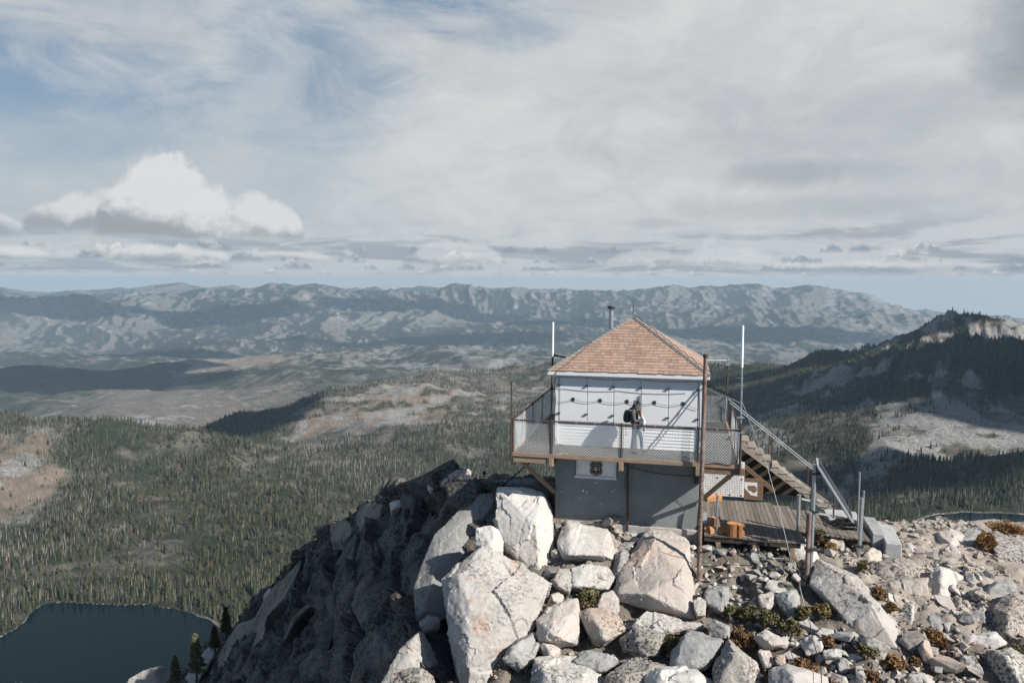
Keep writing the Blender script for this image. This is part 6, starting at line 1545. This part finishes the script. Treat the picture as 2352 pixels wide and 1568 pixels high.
def log_thing(label, P, r_, h_, seed, kind='stump', lying=None):
    t = thing('log', label, 'log', P); rr = random.Random(seed); n_ = 16
    if kind == 'stump':
        ring = [(P[0]+math.cos(k_*6.283/n_)*r_*rr.uniform(.86, 1.1), P[1]+math.sin(k_*6.283/n_)*r_*rr.uniform(.86, 1.1)) for k_ in range(n_)]
        V = [(x, y, P[2]) for x, y in ring]+[(P[0]+(x-P[0])*.93, P[1]+(y-P[1])*.93, P[2]+h_*rr.uniform(.97, 1.02)) for x, y in ring]
        MB().add(V, [(k_, (k_+1) % n_, n_+(k_+1) % n_, n_+k_) for k_ in range(n_)]+[tuple(range(n_-1, -1, -1))]).build('side', M['bark'], t)
        MB().add([(x, y, zz+.004) for x, y, zz in V[n_:]], [tuple(range(n_))]).build('cut_face', M['log'], t)
    else:
        d = Vector(lying); L_ = d.length; dn = d.normalized(); sd_ = dn.cross(Vector((0, 0, 1))).normalized(); up = sd_.cross(dn)
        pr = [(-.5, 0), (.5, 0), (.42, .45), (.1, .72), (-.35, .6)]
        A_0 = [Vector(P)+(sd_*x+up*y)*r_*2 for x, y in pr]; A_1 = [p+d for p in A_0]
        MB().add([tuple(p) for p in A_0+A_1], [(k_, (k_+1) % 5, 5+(k_+1) % 5, 5+k_) for k_ in range(5)]).build('side', M['log'], t)
        MB().add([tuple(p-dn*.002) for p in A_0], [(4, 3, 2, 1, 0)]).add([tuple(p+dn*.002) for p in A_1], [(0, 1, 2, 3, 4)]).build('cut_face', M['log'], t)
pz = lambda x, y: tuple(on(Z2(x, y), z=-2.445))
log_thing('upright orange brown log stump at the shaded edge of the wooden platform', pz(400, 1290), .20, .40, 1)
log_thing('second upright stump with rough bark touching the first one', pz(442, 1293), .17, .38, 2)
log_thing('split log lying against the drilled steel panel', pz(222, 1045), .15, .3, 3, 'split', (.52, .08, .02))
log_thing('upright split log block standing behind the grey steel post', pz(285, 1243), .16, .38, 4)
log_thing('small split log lying near the platform edge in front of the upright block', pz(240, 1268), .13, .3, 5, 'split', (.45, .1, 0))
log_thing('short split log lying nearest the rusty pole', pz(205, 1256), .10, .25, 6, 'split', (.25, .04, 0))
t = thing('grey_board', 'small pale grey board leaning at the cabin corner on the platform', 'board', pz(208, 1205))
a_ = on(Z2(196, 1130), y=-2.2); b_ = on(Z2(222, 1210), y=-2.2); MB().box((a_[0], -2.2, b_[2]), (b_[0], -2.17, a_[2])).build('panel', M['concrete_pale'], t)

# ------------------------------------------------------------------ steel posts, solar panel, blocks
def post(label, top, bot, d, r_, mt='galv', name='steel_post', caps=True, clamps=(), cat='post'):
    p, q = at(*Z2(*top), d), at(*Z2(*bot), d); q[2] = min(q[2], gz(q[0], q[1])); 
    t = thing(name, label, cat, q)
    MB().tube([(q[0], q[1], q[2]-.3), tuple(p)], r_, 10).build('shaft', M[mt], t, True)
    if caps: MB().tube([(p[0], p[1], p[2]-.01), (p[0], p[1], p[2]+.03)], r_*1.15, 10).build('cap', M['galv'], t, True)
    mb = MB()
    for f in clamps:
        c = Vector(q).lerp(Vector(p), f); mb.box((c.x-r_*1.5, c.y-r_*1.5, c.z-.03), (c.x+r_*2.6, c.y+r_*1.5, c.z+.03))
    if clamps: mb.build('clamp', M['darkmetal'], t)
    return t, p, q
tp, ptop, pbot = post('tall grey galvanised pole carrying the solar panel', (976, 803), (944, 1528), 21.9, .058, clamps=(.27, .02, .6, .93), cat='pole', name='solar_pole')
post('rusty wooden looking pole strapped to the tall grey pole', (938, 1135), (915, 1625), 21.75, .062, 'rustpaint', 'short_pole', clamps=(.5,), cat='pole')
post('short silver post standing at the front edge of the wooden platform', (297, 1022), (287, 1370), 23.4, .042, clamps=(.12,))
post('light grey post at the far edge of the wooden platform', (865, 1012), (858, 1232), 23.6, .055)
post('slim tall steel rod beside the lower walkway', (1288, 856), (1276, 1180), 24.6, .028, clamps=(.1,))
post('grey steel post at the outer corner of the lower walkway', (1303, 1035), (1282, 1370), 23.3, .045, clamps=(.2,))
post('slimmer steel post next to the walkway corner post', (1316, 985), (1300, 1230), 23.7, .030, clamps=(.1,))
post('rusty thin post below the tilted solar panel', (1112, 950), (1106, 1145), 25.4, .028, 'rust')
sp = thing('photovoltaic_array', 'tilted solar panel seen edge on, fixed to the tall grey pole by metal arms', 'solar panel', (5.9, -3.4, -.8))
A0 = Vector(at(*Z2(996, 806), 21.7)); A1 = Vector(at(*Z2(1240, 1196), 21.7)); wv = Vector((.20, .98, 0)).normalized()*1.0
B0 = Vector(at(*Z2(985, 835), 22.7)); ln = (A1-A0); nrm = ln.cross(wv).normalized(); nrm = nrm if nrm.x > 0 else -nrm
wv = (Vector((.165, .985, 0))+nrm*-.028).normalized()*1.0
nrm = ln.cross(wv).normalized(); nrm = nrm if nrm.x > 0 else -nrm
def slab(mb, a_, l, w, n0, n1):
    c = [a_, a_+l, a_+l+w, a_+w]; mb.add([tuple(p+nrm*n0) for p in c]+[tuple(p+nrm*n1) for p in c], [(3, 2, 1, 0), (4, 5, 6, 7), (0, 1, 5, 4), (1, 2, 6, 5), (2, 3, 7, 6), (3, 0, 4, 7)]); return mb
slab(MB(), A0+ln*.01+wv*.02, ln*.98, wv*.96, .004, .030).build('cells', M['panelglass'], sp)
mb = MB()
for a_, b_ in ((A0, A0+ln), (A0+wv, A0+wv+ln), (A0, A0+wv), (A0+ln, A0+ln+wv)): mb.bar(a_, b_, .05, .06)
mb.build('frame', M['alum'], sp)
mb = MB().bar(A0+wv*.35-nrm*.10, A0+ln+wv*.35-nrm*.05, .05, .07); mb.build('back_rail', M['alum'], sp)
for (x0, y0, x1, y1) in ((932, 1125, 1182, 1168), (985, 1040, 1150, 1085), (880, 1035, 1000, 1060), (985, 850, 1012, 890)):
    MB().bar(at(*Z2(x0, y0), 21.9), at(*Z2(x1, y1), 22.0), .05, .05).build('arm', M['alum'], sp)
mb = MB().tube([at(*Z2(*q), 21.8) for q in ((1085, 1030), (1075, 1075), (1060, 1100), (1015, 1120))], .012, 5)
mb.tube([at(*Z2(*q), 21.8) for q in ((1040, 1155), (1060, 1210), (1110, 1240), (1150, 1225), (1172, 1190), (1170, 1160))], .012, 5)
mb.build('hanging_lead', M['cable'], sp)
t = thing('pole_cable', 'black cable drooping from the pole pair along the platform edge', 'cable', at(*Z2(900, 1250), 21.9))
MB().tube([at(*Z2(*q), 21.85) for q in ((905, 1090), (920, 1160), (915, 1260), (905, 1310), (870, 1345), (780, 1345), (600, 1332), (420, 1310), (250, 1290), (205, 1250))], .016, 5).build('cable', M['cable'], t)
t = thing('cable_pile', 'black tangle of cable heaped on the lower walkway', 'cable pile', tuple(on(Z2(1200, 1230), z=-2.74)))
rs = random.Random(8); mb = MB(); c = Vector(on(Z2(1205, 1225), z=-2.70))
for k_ in range(9):
    a0 = rs.random()*6; rr = rs.uniform(.18, .42); cc = c+Vector((rs.uniform(-.15, .15), rs.uniform(-.1, .1), .02+.022*k_))
    mb.tube([cc+Vector((math.cos(a0+j*.5)*rr, math.sin(a0+j*.5)*rr*.8, .03*math.sin(j+k_))) for j in range(13)], .022, 5)
mb.build('coil', M['black'], t)
V, T = leaf_cloud(300, .34, .2, .1, 77); me = np_mesh('tarp', V+np.array(c), T, False); link('tarp', me, M['black'], t)
t = thing('pale_crate', 'pale flat box lying under the solar panel on the lower walkway', 'box', tuple(on(Z2(1110, 1195), z=-2.74)))
a_ = on(Z2(1075, 1205), z=-2.74); b_ = on(Z2(1190, 1150), z=-2.74); MB().box((a_[0], min(a_[1], b_[1]), -2.74), (b_[0], max(a_[1], b_[1])+.15, -2.60)).build('body', M['concrete_pale'], t, bevel=.01)
def block(label, q, h_, nm):
    P = [on(Z4(*p), z=zz) for p, zz in q]; z0 = min(p[2] for p in P)
    V = [tuple(p) for p in P]+[(p[0], p[1], p[2]-h_) for p in P]
    t = thing(nm, label, 'block', tuple(P[0])); MB().add(V, [(0, 1, 2, 3), (7, 6, 5, 4), (0, 4, 5, 1), (1, 5, 6, 2), (2, 6, 7, 3), (3, 7, 4, 0)]).build('slab', M['concrete_pale'], t, bevel=.02)
    return t, P
t, P = block('ribbed grey concrete block just past the walkway corner', [((905, 228), -2.62), ((1000, 240), -2.62), ((1085, 375), -2.62), ((985, 365), -2.62)], .7, 'ribbed_block')
mb = MB()
for k_ in range(12):
    f = (k_+.5)/12; a_ = Vector(P[0]).lerp(Vector(P[3]), f); b_ = Vector(P[1]).lerp(Vector(P[2]), f); mb.bar(a_+Vector((0, 0, .008)), b_+Vector((0, 0, .008)), .03, .02)
mb.build('rib', M['concrete_pale'], t)
block('smooth grey concrete block farther along the crest', [((1020, 285), -2.72), ((1140, 298), -2.72), ((1222, 455), -2.72), ((1090, 440), -2.72)], .8, 'smooth_block')
block('flat concrete slab behind the posts at the end of the walkway', [((665, 180), -2.70), ((850, 190), -2.70), ((895, 300), -2.70), ((640, 270), -2.70)], .3, 'flat_slab')
block('stone ledge shelf below the corner of the platform', [((395, 330), -2.95), ((440, 330), -2.95), ((450, 420), -2.95), ((400, 420), -2.95)], .3, 'ledge_stone')
# ------------------------------------------------------------------ people
def skin(name, V, E_, R_, mt, parent=None, root=0, sub=2, warp=None):
    me = bpy.data.meshes.new('sk'); me.from_pydata([tuple(v) for v in V], E_, [])
    bm = bmesh.new(); bm.from_mesh(me); l = bm.verts.layers.skin.verify()
    for i, v in enumerate(bm.verts):
        v[l].radius = R_[i] if isinstance(R_[i], (tuple, list)) else (R_[i], R_[i]); v[l].use_root = (i == root)
    bm.to_mesh(me); bm.free()
    o = bpy.data.objects.new('sk', me); COL.objects.link(o)
    m = o.modifiers.new('s', 'SKIN'); m.use_smooth_shade = True
    m = o.modifiers.new('u', 'SUBSURF'); m.levels = sub; m.render_levels = sub
    m2 = bpy.data.meshes.new_from_object(o.evaluated_get(dg())); bpy.data.objects.remove(o); bpy.data.meshes.remove(me)
    m2.name = name
    m2.polygons.foreach_set('use_smooth', [True]*len(m2.polygons))
    return link(name, m2, M[mt], parent)
OX, OY = .44, -2.93
def p3(x, y, z_): return (OX+x, OY+y, z_)
def chainset():
    V, E_, R_ = [], [], []
    def add(p, r_, par=None):
        V.append(p3(*p)); R_.append(r_); i = len(V)-1
        if par is not None: E_.append((par, i))
        return i
    return V, E_, R_, add
def hand(add, wrist, palm, fdir, ndir, tdir, s=1.0):
    """palm, four unequal bent fingers and a side thumb"""
    P = Vector(palm); f = Vector(fdir).normalized(); n_ = Vector(ndir).normalized(); t = Vector(tdir).normalized()
    pl = add(tuple(P), (.034*s, .020*s), wrist)
    kn = add(tuple(P+f*.045*s), (.036*s, .015*s), pl)
    for k_, (off, ln) in enumerate(((-.030, .060), (-.010, .072), (.010, .068), (.029, .052))):
        b0 = P+f*.062*s+t*(-off)*s
        a_ = add(tuple(b0), .0095*s, kn); c = add(tuple(b0+(f*.8-n_*.5).normalized()*ln*.5*s), .0085*s, a_)
        add(tuple(b0+(f*.8-n_*.5).normalized()*ln*.5*s+(f*.35-n_*.9).normalized()*ln*.5*s), .0075*s, c)
    a_ = add(tuple(P+t*.040*s+f*.01*s), .011*s, pl); add(tuple(P+t*.055*s+f*.05*s-n_*.015), .009*s, a_)
V, E_, R_, add = chainset()
pel = add((-.10, 0, .90), (.105, .135))
wst = add((-.13, 0, 1.06), (.095, .125), pel); che = add((-.17, 0, 1.27), (.11, .155), wst)
nk0 = add((-.155, 0, 1.42), (.06, .07), che); nk = add((-.135, 0, 1.475), .052, nk0)
jaw = add((-.09, 0, 1.535), (.072, .062), nk); hd = add((-.095, 0, 1.615), (.092, .076), jaw); add((-.10, 0, 1.68), (.072, .066), hd)
for sy, kn_, an, toe, hp in ((-1, (-.165, .47), (-.215, .09), (-.07, .035), -.125), (1, (.075, .48), (.10, .10), (.27, .045), -.045)):
    h_ = add((hp, sy*.085, .85), .088, pel); k2 = add((kn_[0], sy*.10, kn_[1]), .056, h_); a_ = add((an[0], sy*.105, an[1]), .032, k2); add(((an[0]*2+toe[0])/3, sy*.11, toe[1]+.012), .022, a_)
for sy, el, wr, pm, fd in ((-1, (-.13, -.235, 1.06), (.055, -.15, 1.115), (.10, -.115, 1.125), (.7, .6, -.05)), (1, (-.10, .23, 1.04), (.07, .15, 1.0), (.11, .11, 1.0), (.55, -.8, -.05))):
    s_ = add((-.19, sy*.175, 1.385), .058, che); e_ = add(el, .044, s_); w_ = add(wr, .030, e_)
    hand(add, w_, pm, fd, (.5*0+.3, -sy*.3, .9) if False else (.75, sy*.55, .2), (0, 0, 1))
person = skin('person', V, E_, R_, 'skin')
tag(person, 'person in grey jacket, blue jeans and trucker cap on the catwalk, hugging a child', 'person')
# face
mb = MB().add([p3(-.005, -.018, 1.565), p3(-.005, .018, 1.565), p3(.022, 0, 1.570), p3(-.006, 0, 1.615)], [(0, 2, 3), (2, 1, 3), (0, 1, 2)]); mb.build('nose', M['skin'], person, True)
for sy in (-1, 1):
    MB().tube([p3(-.013, sy*.030, 1.612), p3(-.004, sy*.030, 1.612)], .010, 8).build('eye', M['hairc'], person, True)
    MB().tube([p3(-.11, sy*.076, 1.57), p3(-.12, sy*.085, 1.60), p3(-.105, sy*.084, 1.63)], .014, 6).build('ear', M['skin'], person, True)
MB().tube([p3(-.012, -.025, 1.535), p3(-.002, 0, 1.535), p3(-.012, .025, 1.535)], .008, 6).build('mouth', M['boot'], person, True)
# hair in a low tail
V, E_, R_, add = chainset()
a_ = add((-.125, 0, 1.60), (.085, .082)); b_ = add((-.165, 0, 1.52), (.06, .07), a_); add((-.19, -.03, 1.42), (.035, .045), b_)
skin('hair', V, E_, R_, 'hairc', person)
# cap
mb = MB(); n_ = 20
for k_, (zz, sx_, sy_) in enumerate(((1.605, .104, .090), (1.65, .105, .091), (1.69, .090, .080), (1.72, .055, .05), (1.732, .004, .004))):
    for j in range(n_):
        a_ = j*2*math.pi/n_; mb.v.append(p3(-.098+math.cos(a_)*sx_, math.sin(a_)*sy_, zz-.012*math.cos(a_)*0+.02*math.cos(a_)*(k_ < 2))); mb.c.append((1, 1, 1))
for k_ in range(4):
    for j in range(n_): mb.f.append((k_*n_+j, k_*n_+(j+1) % n_, (k_+1)*n_+(j+1) % n_, (k_+1)*n_+j))
cap = mb.build('cap', M['capm'], person, True)
cap.data.materials.append(M['capf'])
for f in cap.data.polygons:
    if f.center.x > OX-.085: f.material_index = 1
mb = MB(); top = [p3(-.02+.115*math.cos(a_), .075*math.sin(a_), 1.625-.02*math.cos(a_)) for a_ in [(-1.57+3.14*k_/10) for k_ in range(11)]]
mb.add(top+[(x, y, zz-.010) for x, y, zz in top], [tuple(range(11)), tuple(range(21, 10, -1))]+[(i, i+11, (i+1) % 11+11, (i+1) % 11) for i in range(11)]); mb.build('cap_brim', M['capf'], cap)
# clothes
V, E_, R_, add = chainset()
p_ = add((-.10, 0, .88), (.125, .155)); q_ = add((-.135, 0, 1.06), (.118, .150), p_); c_ = add((-.175, 0, 1.27), (.128, .172), q_); n2 = add((-.155, 0, 1.405), (.082, .095), c_); add((-.13, 0, 1.465), (.072, .075), n2)
for sy, el, wr in ((-1, (-.13, -.24, 1.06), (.05, -.155, 1.113)), (1, (-.10, .235, 1.04), (.06, .155, 1.0))):
    s_ = add((-.19, sy*.18, 1.385), .078, c_); m_ = add(tuple((Vector((-.19, sy*.18, 1.385))+Vector(el))/2), .070, s_); e_ = add(el, .066, m_); add(wr, .048, e_)
skin('jacket', V, E_, R_, 'jacket', person)
V, E_, R_, add = chainset()
p_ = add((-.10, 0, .90), (.112, .142))
for sy, kn_, an, hp in ((-1, (-.165, .47), (-.213, .11), -.125), (1, (.075, .48), (.10, .12), -.045)):
    h_ = add((hp, sy*.087, .80), .096, p_); k2 = add((kn_[0], sy*.10, kn_[1]), .066, h_); add((an[0], sy*.105, an[1]), .052, k2)
skin('jeans', V, E_, R_, 'jeans', person)
for sy, an, toe in ((-1, (-.215, .10), (-.06, .045)), (1, (.10, .11), (.28, .05))):
    V, E_, R_, add = chainset()
    a_ = add((an[0], sy*.105, an[1]+.03), .060); b_ = add((an[0]+.0, sy*.106, .060), (.060, .060), a_); c_ = add(((an[0]+toe[0])/2, sy*.11, .055), (.058, .054), b_); add((toe[0], sy*.115, .040), (.040, .036), c_)
    skin('shoe', V, E_, R_, 'shoe', person)
# backpack
bp_ = thing('backpack', 'black and dark green backpack on the back of the person in the trucker cap', 'backpack', p3(-.38, 0, 1.1))
V, E_, R_, add = chainset()
a_ = add((-.37, 0, .96), (.105, .135)); b_ = add((-.385, 0, 1.12), (.115, .145), a_); c_ = add((-.375, 0, 1.28), (.10, .135), b_); add((-.335, 0, 1.40), (.06, .10), c_)
skin('pack_body', V, E_, R_, 'bag', bp_)
V, E_, R_, add = chainset()
a_ = add((-.475, 0, 1.02), (.045, .10)); add((-.475, 0, 1.14), (.04, .10), a_); skin('front_pocket', V, E_, R_, 'bag', bp_)
for sy in (-1, 1):
    MB().tube([p3(-.33, sy*.11, 1.40), p3(-.22, sy*.13, 1.47), p3(-.09, sy*.14, 1.40), p3(-.04, sy*.16, 1.25), p3(-.10, sy*.17, 1.10), p3(-.28, sy*.15, 1.0)], .020, 6).build('strap', M['bag'], bp_, True)
MB().tube([p3(-.40, -.10, .90), p3(-.41, -.11, .75), p3(-.40, -.11, .62)], .006, 5).tube([p3(-.40, -.11, .62), p3(-.405, -.11, .58)], .018, 6).build('dangling_strap', M['bag'], bp_)
# the child
OX += .055; OY -= .035
V, E_, R_, add = chainset()
pe = add((.055, -.02, .98), (.07, .085)); ch_ = add((.015, -.02, 1.15), (.07, .085), pe); nn_ = add((-.005, -.02, 1.235), .038, ch_); h0 = add((-.015, -.02, 1.285), (.056, .054), nn_); h1 = add((-.025, -.02, 1.345), (.070, .064), h0); add((-.03, -.02, 1.39), (.05, .05), h1)
for sy in (-1, 1):
    h_ = add((.07, -.02+sy*.06, .94), .052, pe); k_2 = add((.11, -.02+sy*.10, .86), .040, h_); a_ = add((.085, -.02+sy*.105, .77), .030, k_2); add((.13, -.02+sy*.11, .74), .025, a_)
    s_ = add((.01, -.02+sy*.085, 1.19), .036, ch_); e_ = add((-.055, -.02+sy*.14, 1.16), .028, s_); w_ = add((-.06, -.02+sy*.13, 1.24), .020, e_)
    hand(add, w_, (-.062, -.02+sy*.125, 1.27), (-.3, -sy*.2, 1), (0, -sy, 0), (1, 0, 0), .55)
child = skin('person', V, E_, R_, 'skin')
tag(child, 'small fair haired child in white fleece held to the chest of the capped person', 'person')
V, E_, R_, add = chainset()
a_ = add((-.035, -.02, 1.35), (.078, .072)); b_ = add((-.05, -.02, 1.40), (.05, .05), a_); add((-.09, -.02, 1.31), (.035, .05), a_)
skin('hair', V, E_, R_, 'hairb', child)
for sy in (-1, 1):
    MB().tube([p3(.032, -.02+sy*.024, 1.318), p3(.040, -.02+sy*.024, 1.318)], .007, 6).build('eye', M['hairc'], child, True)
MB().add([p3(.035, -.035, 1.285), p3(.035, -.005, 1.285), p3(.055, -.02, 1.292), p3(.036, -.02, 1.318)], [(0, 2, 3), (2, 1, 3), (0, 1, 2)]).build('nose', M['skin'], child, True)
V, E_, R_, add = chainset()
a_ = add((.065, -.02, .93), (.098, .115)); b_ = add((.05, -.02, 1.03), (.095, .115), a_); c_ = add((.015, -.02, 1.16), (.086, .10), b_); add((0, -.02, 1.235), (.05, .055), c_)
for sy in (-1, 1):
    s_ = add((.01, -.02+sy*.09, 1.19), .050, c_); e_ = add((-.055, -.02+sy*.145, 1.16), .042, s_); add((-.06, -.02+sy*.135, 1.225), .032, e_)
skin('fleece', V, E_, R_, 'childwhite', child)
for sy in (-1, 1):
    V, E_, R_, add = chainset()
    a_ = add((.095, -.02+sy*.105, .82), .040); b_ = add((.085, -.02+sy*.106, .765), .036, a_); add((.145, -.02+sy*.112, .745), .028, b_)
    skin('boot', V, E_, R_, 'boot', child)
    V, E_, R_, add = chainset()
    a_ = add((.07, -.02+sy*.06, .94), .062); b_ = add((.11, -.02+sy*.10, .86), .048, a_); add((.095, -.02+sy*.104, .81), .038, b_)
    skin('trouser_leg', V, E_, R_, 'childwhite', child)
